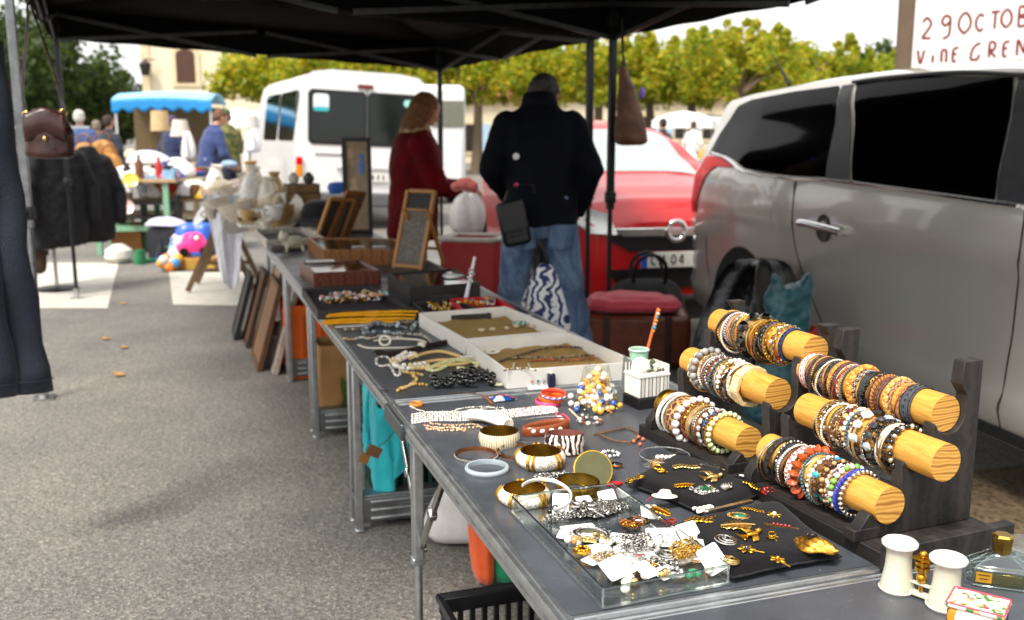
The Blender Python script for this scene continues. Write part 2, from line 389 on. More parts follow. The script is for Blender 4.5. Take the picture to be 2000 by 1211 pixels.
canopy('nearer black pop-up canopy, its right pole holding a brown leather bag', CM+CE*.17+CL*-.03, 3.6, 3.385, [(0, 0, 1), (0, 1, 0)], [(0, 0, 0, 1), (0, 0, 1, 0)])
# ---------------------------------------------------------------- folding tables
m, n, l, b = setup('table_laminate')
tc = nd(n, 'ShaderNodeTexCoord'); t1 = nd(n, 'ShaderNodeTexNoise', Scale=7.0, Detail=6.0, Roughness=.7); t2 = nd(n, 'ShaderNodeTexNoise', Scale=160.0, Detail=2.0)
mp = nd(n, 'ShaderNodeMapping'); mp.inputs['Scale'].default_value = (1, 9, 1); l.new(tc.outputs['Object'], mp.inputs[0])
t3 = nd(n, 'ShaderNodeTexNoise', Scale=26.0, Detail=3.0, Roughness=.8); l.new(mp.outputs[0], t3.inputs['Vector'])
for t in (t1, t2): l.new(tc.outputs['Object'], t.inputs['Vector'])
r = nd(n, 'ShaderNodeValToRGB'); e = r.color_ramp.elements
e[0].position = .3; e[0].color = hexc('#3a3d42')+(1,); e[1].position = .75; e[1].color = hexc('#4d5158')+(1,); l.new(t1.outputs['Fac'], r.inputs[0])
r2 = nd(n, 'ShaderNodeValToRGB'); e = r2.color_ramp.elements
e[0].position = .715; e[0].color = (0, 0, 0, 1); e[1].position = .76; e[1].color = (1, 1, 1, 1); l.new(t2.outputs['Fac'], r2.inputs[0])
r3 = nd(n, 'ShaderNodeValToRGB'); e = r3.color_ramp.elements
e[0].position = .64; e[0].color = (0, 0, 0, 1); e[1].position = .8; e[1].color = (.6, .6, .6, 1); l.new(t3.outputs['Fac'], r3.inputs[0])
mxa = nd(n, 'ShaderNodeMath', operation='MAXIMUM'); l.new(r2.outputs[0], mxa.inputs[0]); l.new(r3.outputs[0], mxa.inputs[1])
mx = nd(n, 'ShaderNodeMix', data_type='RGBA'); mx.inputs[7].default_value = hexc('#8b8e90')+(1,)
l.new(mxa.outputs[0], mx.inputs[0]); l.new(r.outputs[0], mx.inputs[6]); l.new(mx.outputs[2], b.inputs['Base Color'])
mr = nd(n, 'ShaderNodeMapRange'); mr.inputs['To Min'].default_value = .22; mr.inputs['To Max'].default_value = .5; l.new(t1.outputs['Fac'], mr.inputs[0]); l.new(mr.outputs[0], b.inputs['Roughness'])
bp = nd(n, 'ShaderNodeBump', Strength=.05, Distance=.002); l.new(t2.outputs['Fac'], bp.inputs['Height']); l.new(bp.outputs[0], b.inputs['Normal'])
LAM = m
def rail_profile(mb, a, b, side):            # aluminium edge rail with two grooves, outer face on side
    a, b = V(a), V(b); d = (b-a).normalized(); x = V(side)
    pr = [(0, -.03), (0, -.021), (-.004, -.019), (-.004, -.016), (0, -.014), (0, -.004), (-.002, .002), (-.006, .003), (-.0075, .0), (-.011, .0), (-.0125, .003), (-.018, .003), (-.0195, .001), (-.021, .001), (-.024, .002), (-.024, -.03)]
    L = (b-a).length
    mb.prism(pr, 0, L, lambda p, q, h: a+d*h+x*p+V((0, 0, q)))
def table(label, u0, u1, wd, leg_u, beam=True, far_corner=False):
    o = tp(u0, 0, 0); t = thing('folding_table', label, 'table', o, TA, 'folding market tables in one row')
    L, Wd = u1-u0, wd                        # local x across (W), local y along (U)
    m = MB(); m.box((Wd/2, L/2, TH-.006), (Wd-.044, L-.044, .012)); m.build('tabletop', LAM, t)
    m = MB(); z = TH-.003
    rail_profile(m, (0, .0, z), (0, L, z), (-1, 0, 0)); rail_profile(m, (Wd, L, z), (Wd, 0, z), (1, 0, 0))
    rail_profile(m, (Wd-.0245, 0, z-.0006), (.0245, 0, z-.0006), (0, -1, 0)); rail_profile(m, (.0245, L, z-.0006), (Wd-.0245, L, z-.0006), (0, 1, 0))
    m.build('edge_trim', ALU, t, ang=20)
    for lu in leg_u:
        for x in (.05, Wd-.05):
            for dy in (0, .1) if beam else (0,):
                m = MB(); m.box((x, lu+dy, TH/2-.02), (.026, .022, TH-.05)) if beam else (m.box((x, lu, .47), (.026, .04, .36)), m.cyl((x, lu, .01), (x, lu, .34), .0105, n=10))
                if not beam: m.box((x, lu, .285), (.034, .03, .02))
                m.box((x, lu+dy, .006), (.032, .03, .012)); m.build('leg', ALU, t, bevel=.004)
        if beam:
            m = MB(); y = lu+.045
            m.box((Wd/2, y, .115), (Wd-.07, .07, .018)); m.box((Wd/2, y-.034, .07), (Wd-.07, .012, .09))
            for k in range(3): m.cyl((.09, y-.041, .04+.03*k), (Wd-.09, y-.041, .04+.03*k), .009, n=8)
            m.build('foot_beam', ALU2, t, bevel=.003)
            m = MB(); m.box((Wd/2, y, TH-.06), (Wd-.07, .03, .04)); m.build('cross_beam', ALU2, t, bevel=.003)
        else:
            for sy, ty in ((1, lu+.20), (-1, lu-.32)):
                for x in (.066, Wd-.066):
                    m = MB(); top = V((x-.02, ty, TH-.045)); low = V((x-.01, lu, .335+.02*sy))
                    m.bar(top, low, .012, .017); md = top.lerp(low, .52); m.bar(md+(top-low)*.03, md-(top-low)*.03, .02, .026)
                    m.cyl(low+V((-.016, 0, 0)), low+V((.016, 0, 0)), .012)
                    m.build('brace', STEEL, t, bevel=.002)
    if far_corner:
        m = MB(); m.box((-.004, L-.09, TH-.02), (.012, .20, .042)); m.build('corner_bracket', M('#5b6266', .35, .8), t, bevel=.004)
    return t
table('near folding table holding the bracelet racks and the jewellery trays', -1.215, -.012, .80, (-.10+1.215,), False, True)
table('folding table at the front edge, under the perfume bottle and the opera glasses', -2.25, -1.2175, .80, (.2,), True)
table('folding table with the bead necklaces and the two white trays', .012, 1.052, .80, (.80-.012,))
table('folding table with black trays of rings and glazed cases', 1.06, 2.16, .80, (1.92-1.06,))
table('folding table below the brown display case and the slate', 2.168, 3.27, .80, (3.0-2.168,))
table('farthest folding table of the row, under the pile of pale china', 3.278, 4.46, .80, (4.2-3.278,))
# ---------------------------------------------------------------- bracelet racks
RO = at(1720, 1110, TH)
_q = at(1250, 850, TH)-RO; RA = V((_q.x, _q.y, 0)).normalized(); RB = V((RA.y, -RA.x, 0))
RYAW = math.atan2(RB.y, RB.x)               # local x across (RB), local y along (RA)
RR = .0315
def rp(a, b, z): p = RO+RA*a+RB*b; return V((p.x, p.y, TH+z))
RODS = {}
def rack(label, key, a0, a1, rods, pan, hz):
    t = thing('bracelet_rack', label, 'jewellery rack', rp(a0, 0, 0), RYAW, 'wooden bracelet racks')
    m = MB(); m.box((.128, (a1-a0)/2, .0125), (.256, a1-a0, .025)); m.build('base_board', RACKW, t, bevel=.0015)
    for pa in pan:
        y = pa-a0; pr = [(0.0, .0255), (.0, .045)]
        def notch(b, z):                     # half-round seat cut into the sloped edge
            return [(b+(RR+.002)*math.cos(q), z+(RR+.002)*math.sin(q)) for q in [math.radians(x) for x in (200, 225, 250, 275, 300, 325, 345)]]
        (b1, z1), (b2, z2), (b3, z3) = [(rods[k][2], rods[k][3]) for k in range(3)]
        pr += [(b1-RR-.006, z1-.012)]+notch(b1, z1)+[(b2-RR-.004, z2-.02)]+notch(b2, z2)+[(b3-RR-.004, z3-.02)]+notch(b3, z3)
        pr += [(b3+RR+.003, z3+.03), (b3+RR-.012, z3+.05), (b3+RR-.008, hz), (.243, hz), (.243, .0255)]
        m = MB(); m.prism(pr, y-.012, y+.012, lambda x, z, h: (x, h, z)); m.build('side_panel', RACKW, t, bevel=.0015)
    m = MB(); m.box((.015, (pan[0]-a0), .035), (.055, .026, .02)); m.build('foot_rail', RACKW, t, bevel=.0015)
    if key == 'near':
        m = MB(); m.box((.128, -.0105, .021), (.27, .02, .042)); m.build('front_strip', RACKW, t, bevel=.0015)
    for nm, (ra, rb, b, z) in zip(('bottom', 'middle', 'top'), rods):
        m = MB(); N = 28
        m.k = 0; ys = (ra-a0, rb-a0)
        m.grid(lambda u, v: (b+RR*math.cos(2*PI*v), ys[0]+(ys[1]-ys[0])*u, z+RR*math.sin(2*PI*v)), 6, N, False, True)
        m.k = 1
        for yy, s in ((ys[0], 1), (ys[1], -1)):
            vs = [(b+RR*math.cos(2*PI*j/N), yy, z+RR*math.sin(2*PI*j/N)) for j in range(N)]
            m.add(vs, [tuple(range(N))[::s]])
        rod = m.build('rod', [WOODL, WOODE], t, bevel=.0012)
        RODS[key, nm] = (ra, rb, b, z)
rack('nearer dark wooden rack of three bracelet rods, beside the opera glasses', 'near', -.003, .374, [(.045, .36, .055, .080), (-.006, .33, .115, .162), (.060, .405, .178, .219)], (.062, .352), .308)
rack('farther dark wooden rack of three bracelet rods, beside the striped box', 'far', .384, .762, [(.425, .734, .055, .075), (.417, .731, .115, .170), (.397, .726, .185, .255)], (.412, .722), .305)
BC = {}
def bmat(c):
    if isinstance(c, str):
        k = {'silver': SILVER, 'dsilver': DSILVER, 'gold': GOLD, 'pgold': PGOLD, 'copper': COPPER, 'brass': BRASS, 'pearl': PEARL, 'jet': JET, 'steel': STEEL}.get(c)
        return k or M(c, .42, 0, .22, 120, .12, 300, coat=.15)
    return c
def leather(c): return M(c, .55, 0, .3, 90, .35, 260)
def mk(mb, kind, Rn, w, ncol, rg):           # one bracelet about the origin, axis +Z, inner radius Rn, width w
    if kind == 'ring': mb.torus((0, 0, 0), Rn+w*.45, 0, 40, 8, flat=(w*.42, w*.5))
    elif kind == 'band':
        mb.torus((0, 0, 0), Rn+.0013, 0, 40, 10, flat=(.0014, w/2))
        if ncol > 1:                         # stitched line or studs in the second colour
            mb.k = 1
            for i in range(22):
                a = 2*PI*i/22; mb.box(((Rn+.0029)*math.cos(a), (Rn+.0029)*math.sin(a), 0), (.0012, .0045, min(.0022, w*.25)), a)
            if w > .012:
                for s in (-1, 1): mb.torus((0, 0, s*w*.36), Rn+.0028, .0006, 36, 5)
            mb.k = 0
    elif kind == 'cuff': mb.torus((0, 0, 0), Rn+.0022, 0, 44, 12, flat=(.0022, w/2))
    elif kind == 'beads':
        rb = w/2; nn = max(8, int(2*PI*(Rn+rb)/(2*rb*1.02)))
        for i in range(nn):
            a = 2*PI*i/nn; mb.k = rg.randrange(ncol) if ncol > 2 else (0 if ncol == 1 else i % 2)
            mb.sph(((Rn+rb)*math.cos(a), (Rn+rb)*math.sin(a), rg.uniform(-.1, .1)*rb), rb*rg.uniform(.9, 1.04), 2 if rb > .0035 else 1)
        mb.k = 0
    elif kind in ('braid', 'rope'):
        st = 3 if kind == 'braid' else 2; turns = int(2*PI*Rn/(w*.9)); N = turns*8
        for k in range(st):
            mb.k = k % ncol; pts = []
            for i in range(N):
                a = 2*PI*i/N; ph = 2*PI*(i*turns/N+k/st)
                zz = math.sin(ph)*w*.3; rr = math.cos(ph*(2 if kind == 'braid' else 1))*w*(.12 if kind == 'braid' else .28)
                pts.append(((Rn+w*.3+rr)*math.cos(a), (Rn+w*.3+rr)*math.sin(a), zz))
            mb.tube(pts, w*(.2 if kind == 'braid' else .26), 6, True)
        mb.k = 0
    elif kind == 'chain':
        nn = int(2*PI*Rn/(w*.62)); nn += nn % 2
        for i in range(nn):
            a = 2*PI*i/nn; c = V((math.cos(a), math.sin(a), 0)); tg = V((-math.sin(a), math.cos(a), 0)); up = V((0, 0, 1)); mb.k = i % ncol
            x = (c if i % 2 else up); y = tg
            pts = [c*(Rn+w*.35)+x*(math.cos(q)*w*.3)+y*(math.sin(q)*w*.48) for q in [2*PI*j/10 for j in range(10)]]
            mb.tube(pts, w*.11, 5, True)
        mb.k = 0
    elif kind == 'stones':                   # faceted or carved blocks side by side
        nn = max(6, int(2*PI*Rn/(w*.9)))
        for i in range(nn):
            a = 2*PI*i/nn; mb.k = rg.randrange(ncol) if ncol > 1 else 0
            m3 = Matrix.Rotation(a, 3, 'Z')
            v, f = ICO[0]; q = rg.uniform(.85, 1.1)
            mb.add([m3 @ V((Rn+w*.3+p.x*w*.3*q, p.y*w*.47*q, p.z*w*.55*q)) for p in v], f)
        mb.k = 0
    elif kind == 'wrap':                     # several thin cords wound side by side
        k = max(3, int(w/.0028))
        for i in range(k):
            mb.k = i % ncol; ph = rg.random()*6; zz = (i-(k-1)/2)*w/k
            pts = [((Rn+.0016+.0007*math.sin(9*a+ph))*math.cos(a), (Rn+.0016+.0007*math.sin(9*a+ph))*math.sin(a), zz+.0012*math.sin(3*a+ph)) for a in [2*PI*j/44 for j in range(44)]]
            mb.tube(pts, .0016, 6, True)
        mb.k = 0
    elif kind == 'weave':                    # woven band of tiny beads
        rows = max(3, int(w/.0022)); nn = int(2*PI*Rn/.0026)
        for j in range(rows):
            for i in range(nn):
                a = 2*PI*(i+.5*(j % 2))/nn; mb.k = (i//2+j) % ncol
                mb.sph(((Rn+.0012)*math.cos(a), (Rn+.0012)*math.sin(a), (j-(rows-1)/2)*.0022), .00135, 0)
        mb.k = 0
    elif kind == 'octagon':
        n8 = 8; pts = [((Rn+.004)*math.cos(2*PI*i/n8), (Rn+.004)*math.sin(2*PI*i/n8)) for i in range(n8)]; ins = [((Rn)*math.cos(2*PI*i/24), (Rn)*math.sin(2*PI*i/24)) for i in range(24)]
        for i in range(n8):
            a, b2 = V(pts[i]+(0,)), V(pts[(i+1) % n8]+(0,)); c = (a+b2)/2
            mb.box((c.x, c.y, 0), (.008, (b2-a).length*.97, w), math.atan2(c.y, c.x))
    elif kind == 'spikes':                   # conical beads threaded on a cord
        nn = int(2*PI*Rn/(w*.72))
        for i in range(nn):
            a = 2*PI*i/nn; c = V((math.cos(a), math.sin(a), 0)); p = c*(Rn+w*.35); ax = V((-math.sin(a), math.cos(a), rg.uniform(-.4, .4))); mb.k = 0
            mb.lathe([(0, -w*.34), (w*.2, -w*.3), (w*.5, -w*.05), (w*.5, .0), (w*.22, w*.28), (0, w*.34)], p, 10, ax)
            mb.k = 1; mb.sph(c*(Rn+w*.3)+V((-math.sin(a+.5*w/Rn), math.cos(a+.5*w/Rn), 0))*.0, w*.16, 0); mb.k = 0
    elif kind == 'chips':
        for i in range(int(2*PI*Rn/.0016)):
            a = rg.random()*2*PI; rr = Rn+.001+rg.random()*w*.35; mb.k = rg.randrange(ncol)
            mb.sph((rr*math.cos(a), rr*math.sin(a), rg.uniform(-.5, .5)*w), rg.uniform(.0016, .0034), 0, (1, 1, rg.uniform(.6, 1.3)))
        mb.k = 0
def bracelet(rod, frac, kind, Rn, w, cols, desc, where, tilt=0, fam='bracelet', roll=0):
    ra, rb, b, z = RODS[rod]
    a = ra+(rb-ra)*frac
    mb = MB(); rg = random.Random(int(frac*997)+len(desc))
    mk(mb, kind, Rn, w, len(cols), rg)
    off = -(Rn-RR-.0004)
    Mx = Matrix((RB, V((0, 0, 1)), -RA)).transposed().to_4x4()
    Mx = Matrix.Translation(rp(a, b, z)) @ Mx @ Matrix.Translation((0, off, 0)) @ Matrix.Translation((0, -off+RR, 0)) @ Matrix.Rotation(tilt, 4, 'X') @ Matrix.Translation((0, off-RR, 0)) @ Matrix.Rotation(roll, 4, 'Z')
    mats = [(leather(c) if kind in ('band', 'braid', 'wrap') and isinstance(c, str) and c.startswith('#') else bmat(c)) for c in cols]
    if kind in ('stones', 'octagon'): o = mb.build(fam, mats, smooth=False)
    else: o = mb.build(fam, mats)
    o.location = Mx.to_translation(); o.rotation_euler = Mx.to_euler()
    tag(o, desc+' on '+where, fam, 'bracelets on the '+where)
    return o
def fill(rod, where, f0, f1, items):         # items listed from the far end to the near end; gap-weighted by width
    tot = sum(i[2]+.0012 for i in items); ra, rb = RODS[rod][:2]; L = rb-ra
    pos = f0; k = (f0-f1)/tot
    for kind, Rn, w, cols, desc, *ex in items:
        h = (w+.0012)*k; d = dict(ex[0]) if ex else {}
        bracelet(rod, pos-h/2+R.uniform(-.004, .004)/L, kind, RR+Rn+R.random()*.0022, w*min(1.35, max(.82, k*L*.92)), cols, desc, where, d.get('tilt', R.uniform(-.13, .13)), d.get('fam', 'bracelet'), R.random()*6)
        pos -= h
fill(('near', 'top'), 'top rod, near rack', .98, .115, [
 ('band', .001, .018, ['#e8e2d8', '#c03030'], 'white cuff with red print'), ('weave', .001, .008, ['#1c2430', '#3b4656'], 'dark blue woven band'),
 ('wrap', .0016, .022, ['#4a2f28', '#6a4638', '#2e1d18'], 'wide brown leather cord wrap'), ('weave', .001, .010, ['#8a8078', '#3a302c'], 'grey latticed bead band'),
 ('band', .001, .016, ['#17171a', '#55565a'], 'black leather strap with grey stitches'), ('braid', .001, .010, ['#d8892c', '#e9a850', '#c07020'], 'slim orange leather braid'),
 ('braid', .001, .012, ['#4c2a22', '#5f382c'], 'dark brown leather braid'), ('band', .001, .018, ['#c8742a', '#efe5d2'], 'orange leather strap set with white squares'),
 ('braid', .001, .018, ['#d9902f', '#e8b258', '#bd6f1e'], 'chunky orange braid like flowers'), ('weave', .001, .010, ['#2a2a2c', '#c4c2bc'], 'black and silver wound band'),
 ('wrap', .0016, .020, ['#1b1b1d', '#2a2a2d'], 'broad black ribbed wrap'), ('band', .001, .006, ['#e0a050'], 'narrow pale tan strap'), ('rope', .001, .007, ['#d98a30', '#8f4a18'], 'two-tone tan rope'),
 ('band', .001, .014, ['#5a3024', '#8c6a58'], 'maroon leather strap with stitches'), ('braid', .001, .013, ['#e0a24a', '#f0c880', '#c2711f'], 'golden tan plaited leather'),
 ('weave', .001, .012, ['#c88a4a', '#7a5230', '#b8b0a4'], 'brown and silver thread band'), ('weave', .001, .009, ['#d89a5a', '#a8683a'], 'copper beige beaded band'), ('ring', .003, .003, ['copper'], 'loose thin copper bangle', {'tilt': .2}),
 ('band', .001, .026, ['#4a4d52', '#1c1c1e'], 'wide slate grey elastic cuff')])
fill(('near', 'middle'), 'middle rod, near rack', .80, .22, [
 ('ring', .006, .002, ['silver'], 'thin open silver wire bangle', {'tilt': .12}), ('chain', .003, .010, ['gold', 'silver'], 'gold and silver link chain'),
 ('stones', .001, .011, ['silver', 'dsilver'], 'square-set silver bracelet'), ('weave', .001, .010, ['silver', 'dsilver', 'pgold'], 'mixed metal bead weave'), ('chips', .001, .012, ['pgold', '#7a1f1c', 'pearl'], 'cluster bracelet of red and gold chips'),
 ('stones', .001, .013, ['#b02a26', '#d8b070', '#6a1614'], 'red stone bracelet in gold settings'), ('beads', .001, .009, ['pearl', 'pearl', '#d8a060'], 'white pearl and amber bead string'),
 ('beads', .001, .007, ['pgold', '#6a3a2a'], 'gold and brown bead string'), ('stones', .001, .022, ['#dfe6e8', '#14171a', '#c8d4da'], 'big black and white shell bracelet'),
 ('stones', .001, .018, ['#17191c', '#b9c4c8', '#33383c'], 'broad black shell bracelet'), ('chips', .001, .010, ['jet', 'dsilver'], 'jet and silver chip string'),
 ('cuff', .005, .014, [pattern('tortoise', 'cells', ['#2a1408', '#e8dcc4', '#8a5a20'], 90, .25)], 'tortoiseshell and white wide bangle', {'tilt': .06}),
 ('stones', .002, .010, ['jet'], 'faceted jet black bracelet'), ('beads', .003, .010, ['jet', 'silver'], 'black bead string with silver spacers')])
fill(('near', 'bottom'), 'bottom rod, near rack', .90, .20, [
 ('ring', .012, .003, ['silver'], 'large loose silver bangle', {'tilt': .25}), ('ring', .011, .0028, ['pgold'], 'large loose pale gold bangle', {'tilt': .18}),
 ('braid', .006, .010, ['#141416', '#2a2a2c'], 'black plaited cord'), ('beads', .004, .006, ['silver', 'dsilver'], 'fine silver bead string'), ('ring', .008, .004, ['#1a1a1c'], 'plain black bangle', {'tilt': .12}),
 ('ring', .008, .0034, ['steel'], 'polished steel bangle', {'tilt': .1}), ('ring', .008, .0034, ['dsilver'], 'dull silver bangle', {'tilt': .1}), ('ring', .007, .0034, ['copper'], 'copper bangle', {'tilt': .08}),
 ('braid', .003, .012, ['#e8e0d6', '#b8403a', '#f0ece4'], 'white and red plaited cord'), ('spikes', .004, .015, ['#c8501c', 'silver'], 'orange cone bead bracelet'),
 ('band', .001, .010, ['#d8a24c'], 'plain amber yellow cuff'), ('beads', .003, .007, ['#2a5fb0', 'pearl', 'silver'], 'blue and white glass bead string'), ('stones', .002, .010, ['#28a8b8', '#7a4a24', '#5a3018'], 'turquoise and brown stone bracelet'),
 ('beads', .002, .007, ['#5a2e1c', '#caa468'], 'brown wooden bead string'), ('chips', .002, .011, ['#e4def0', '#c8b8e0', '#f2f0f4'], 'lilac crystal chip string'), ('beads', .002, .008, ['#e8ece6', '#7fc050', 'pearl'], 'white and green glass bead string'),
 ('rope', .006, .006, ['#28309a', '#3a48c0'], 'royal blue cord', {'tilt': .15}), ('beads', .004, .007, ['silver'], 'silver ball bead string')])
fill(('far', 'top'), 'top rod, far rack', .80, .19, [
 ('rope', .001, .006, ['#2c3e78', '#c8ccd8'], 'navy and white cord'), ('wrap', .002, .020, ['#c08a5a', '#9a6238', '#d8a878'], 'tan leather cord wrap'), ('beads', .001, .006, ['pearl', '#3fb0b0'], 'white and turquoise bead string'),
 ('octagon', .001, .016, ['#d8a03c'], 'jointed blond wood bangle'), ('stones', .002, .030, ['jet'], 'huge faceted jet bracelet'), ('band', .001, .014, ['#c9932f'], 'plain honey wood cuff'),
 ('chain', .004, .011, ['gold'], 'gold curb chain'), ('band', .001, .022, ['#1a1a1c', '#8a8a88'], 'black oval-plated leather cuff'), ('chain', .003, .010, ['pgold', 'gold'], 'pale gold rope chain'),
 ('chips', .001, .010, ['gold', '#2f8f58', '#b03028', 'pearl'], 'charm chain of coloured stones'), ('chain', .004, .010, ['gold', 'silver'], 'two-tone link chain'), ('band', .001, .012, ['#15161c', '#35508a'], 'black strap edged in blue')])
fill(('far', 'middle'), 'middle rod, far rack', .84, .24, [
 ('chain', .003, .011, ['silver', 'pearl'], 'white and silver link chain'), ('beads', .002, .015, ['#a8aaa6', '#84888a'], 'grey agate ball string'), ('chain', .004, .010, ['silver', 'pgold'], 'silver and gold link chain'),
 ('band', .004, .010, ['#e4bcb4'], 'plain pale pink bangle', {'tilt': .1}), ('beads', .002, .0065, ['silver'], 'bright silver ball string'), ('beads', .002, .0065, ['dsilver', 'silver'], 'dull silver ball string'), ('beads', .002, .006, ['#c8c4b8', 'dsilver'], 'grey glass ball string'),
 ('stones', .003, .010, ['jet'], 'black stone string'), ('chain', .004, .010, ['pgold'], 'pale gold link chain'), ('beads', .002, .010, ['pearl', 'pearl', 'pgold'], 'baroque pearl string'),
 ('stones', .001, .013, ['#f0ece0', 'pgold', '#e6dfce'], 'mother-of-pearl block bracelet'), ('rope', .002, .009, ['#efe6d0', '#dccba4'], 'cream twisted rope'), ('chain', .003, .008, ['gold'], 'fine gold link chain'), ('octagon', .004, .020, ['#ead2a0'], 'cream eight-sided wooden bangle', {'tilt': .08})])
fill(('far', 'bottom'), 'bottom rod, far rack', .985, .24, [
 ('cuff', .0005, .020, [BRASS], 'hammered brass cuff'), ('band', .001, .006, ['#38b0a4'], 'turquoise enamel band'), ('ring', .012, .006, ['#f0ece2'], 'thick ivory bangle', {'tilt': .12}), ('ring', .012, .005, ['#dcd8cc'], 'greyish ivory bangle', {'tilt': .14}), ('ring', .011, .005, ['#f4f2ea'], 'bright white bangle', {'tilt': .1}), ('ring', .011, .004, ['silver'], 'loose silver bangle', {'tilt': .16}),
 ('cuff', .012, .030, [pattern('brown_lattice', 'edge', ['#e0b070', '#6a3a20', '#2e2a3a'], 70, .4, pos=[.0, .12, .5])], 'wide brown patterned bangle', {'tilt': .1}), ('beads', .008, .015, ['#f2efe6'], 'large white stone bead string', {'tilt': .05}),
 ('chips', .005, .012, ['gold', 'brass'], 'gold nugget string'), ('cuff', .007, .012, [pattern('horn', 'noise', ['#3a2414', '#a8824e', '#6a4426'], 40, .25)], 'brown horn bangle', {'tilt': .1}), ('ring', .007, .004, ['pgold'], 'pale gold round bangle', {'tilt': .12}),
 ('ring', .006, .0034, ['silver'], 'slim silver bangle', {'tilt': .1}), ('beads', .005, .005, ['silver', 'steel'], 'tiny silver bead string'), ('stones', .003, .013, ['#e6e8e6', '#c8ccc8', '#f2f4f2'], 'clear crystal block bracelet'),
 ('beads', .002, .006, ['silver', 'copper', '#3a5a8a'], 'copper and blue seed bead string'), ('chips', .002, .010, ['#2a2420', 'copper', '#406a9a'], 'dark charm cluster'), ('beads', .003, .0105, ['#cfe6a0', '#e2ecc0'], 'pale green pearl string', {'tilt': .05})])
# thin extra loops hanging loosely between the others
rg3 = random.Random(55)
for (key, nm), wh in {('near', 'top'): 'top rod, near rack', ('near', 'middle'): 'middle rod, near rack', ('near', 'bottom'): 'bottom rod, near rack', ('far', 'top'): 'top rod, far rack', ('far', 'middle'): 'middle rod, far rack', ('far', 'bottom'): 'bottom rod, far rack'}.items():
    opts = [('chain', 'gold', 'loosely hanging thin gold chain'), ('chain', 'silver', 'loosely hanging thin silver chain'), ('beads', '#8a2a24', 'loosely hanging string of tiny red beads'), ('beads', 'pearl', 'loosely hanging string of tiny white beads'), ('rope', '#3a2a20', 'loosely hanging thin brown cord'), ('ring', 'pgold', 'loosely hanging fine pale gold wire'), ('beads', 'dsilver', 'loosely hanging string of tiny grey beads'), ('rope', '#1a1a1c', 'loosely hanging thin black cord'), ('chips', 'jet', 'loosely hanging string of black chips'), ('ring', 'silver', 'loosely hanging fine silver wire'), ('braid', '#6a3c20', 'loosely hanging thin brown plait'), ('beads', '#c89a50', 'loosely hanging string of amber beads'), ('ring', 'copper', 'loosely hanging fine copper wire'), ('beads', '#2f6a78', 'loosely hanging string of teal beads'), ('chain', 'dsilver', 'loosely hanging dull steel chain')]
    for j, (kd, c, lb) in enumerate(opts):
        if key == 'near' and nm == 'top' and kd in ('chain', 'ring'): continue
        bracelet((key, nm), .30+.52*(j*4 % 15+rg3.random()*.7)/15+(.05 if nm == 'top' else 0), kd, RR+rg3.uniform(.004, .012), rg3.uniform(.0032, .006) if kd != 'chips' else .007, [c], lb, wh, rg3.uniform(-.35, .35), 'bracelet', rg3.random()*6)
# ---------------------------------------------------------------- loose jewellery on the near table
def lay(pts, z=TH, k=8): return catmull([at(x, y, z) for x, y in pts], k)
def beadline(mb, pts, rb, cols, rg, jit=.0, gap=1.0, lv=1, z=None):
    for i, p in enumerate(along(pts, rb*2*gap)):
        mb.k = rg.randrange(cols) if cols > 1 else 0
        q = rb*rg.uniform(.88, 1.06)
        mb.sph(p+V((rg.uniform(-jit, jit), rg.uniform(-jit, jit), q+.0004)), q, lv)
    mb.k = 0
def bangle(name, label, px, Ro, h, mats, t=.003, z=TH, tilt=0, rz=0, bulge=.0, n=48, group=None, extra=None):
    p = at(px[0], px[1], z)
    m = MB(); k = 10; prof = []
    for i in range(k+1):
        s = i/k; prof.append((Ro-bulge*(2*s-1)**2, h*s))
    inn = [(Ro-bulge-t, h), (Ro-bulge-t-.0005, h*.5), (Ro-bulge-t, 0), (Ro-bulge, 0)]
    m.lathe(prof, n=n); k0 = len(m.f); m.k = 1 if len(mats) > 1 else 0; m.lathe([prof[-1]]+inn, n=n); m.k = 0
    if extra: extra(m)
    return one(m, name, label, 'bangle', mats, p, rot=(tilt, 0, rz), group=group)
SIL2 = metal('#bcbab4', .3)
# pendant on a cord
t = thing('pendant_necklace', 'brown cord necklace with an orange wooden ring, in the far corner of the near table', 'necklace', at(813, 793))
o = t.location
m = MB(); m.torus((0, 0, .005), .0145, 0, 28, 10, flat=(.0035, .005)); m.build('ring', M('#c98228', .4, 0, .2, 60), t)
m = MB(); m.tube([p-o+V((0, 0, .0018)) for p in lay([(828, 800), (840, 818), (880, 823), (930, 818), (962, 798), (955, 778), (915, 768), (880, 770)])], .0014, 6); m.build('cord', leather('#5a3a28'), t)
m = MB(); beadline(m, [p-o for p in lay([(945, 775), (962, 792)])], .0032, 1, R); m.build('bead', M('#8a4a20', .3), t)
# pearl ropes
def necklace(label, cat, paths, rb, cols, jit=.0015, z=TH, nm='necklace', lv=1, gap=1.0, group=None):
    m = MB(); rg = random.Random(len(label)); o = at(*paths[0][0], z)
    for q in paths: beadline(m, [p-o for p in lay(q, z)], rb, len(cols), rg, jit, gap, lv)
    return one(m, nm, label, cat, [bmat(c) for c in cols], o, group=group)
necklace('thin string of seed pearls and cord curving above the white pearl ropes', 'necklace', [[(800, 795), (830, 806), (880, 808), (940, 800), (980, 798), (985, 805)], [(870, 812), (900, 800), (950, 796), (972, 802)]], .0022, ['pearl', '#c9c0ae', 'silver'])
P1 = []
for k in range(5):
    d = k*4.2
    P1.append([(806, 812+d), (850, 808+d*.95), (905, 808+d*.95), (960, 806+d*.9), (1020, 801+d*.8), (1060, 797+d*.8), (1088, 800+d*.4)])
necklace('thick white multi-strand pearl necklace stretched along the near table', 'necklace', P1, .0031, ['pearl', '#f3efe6'], .001)
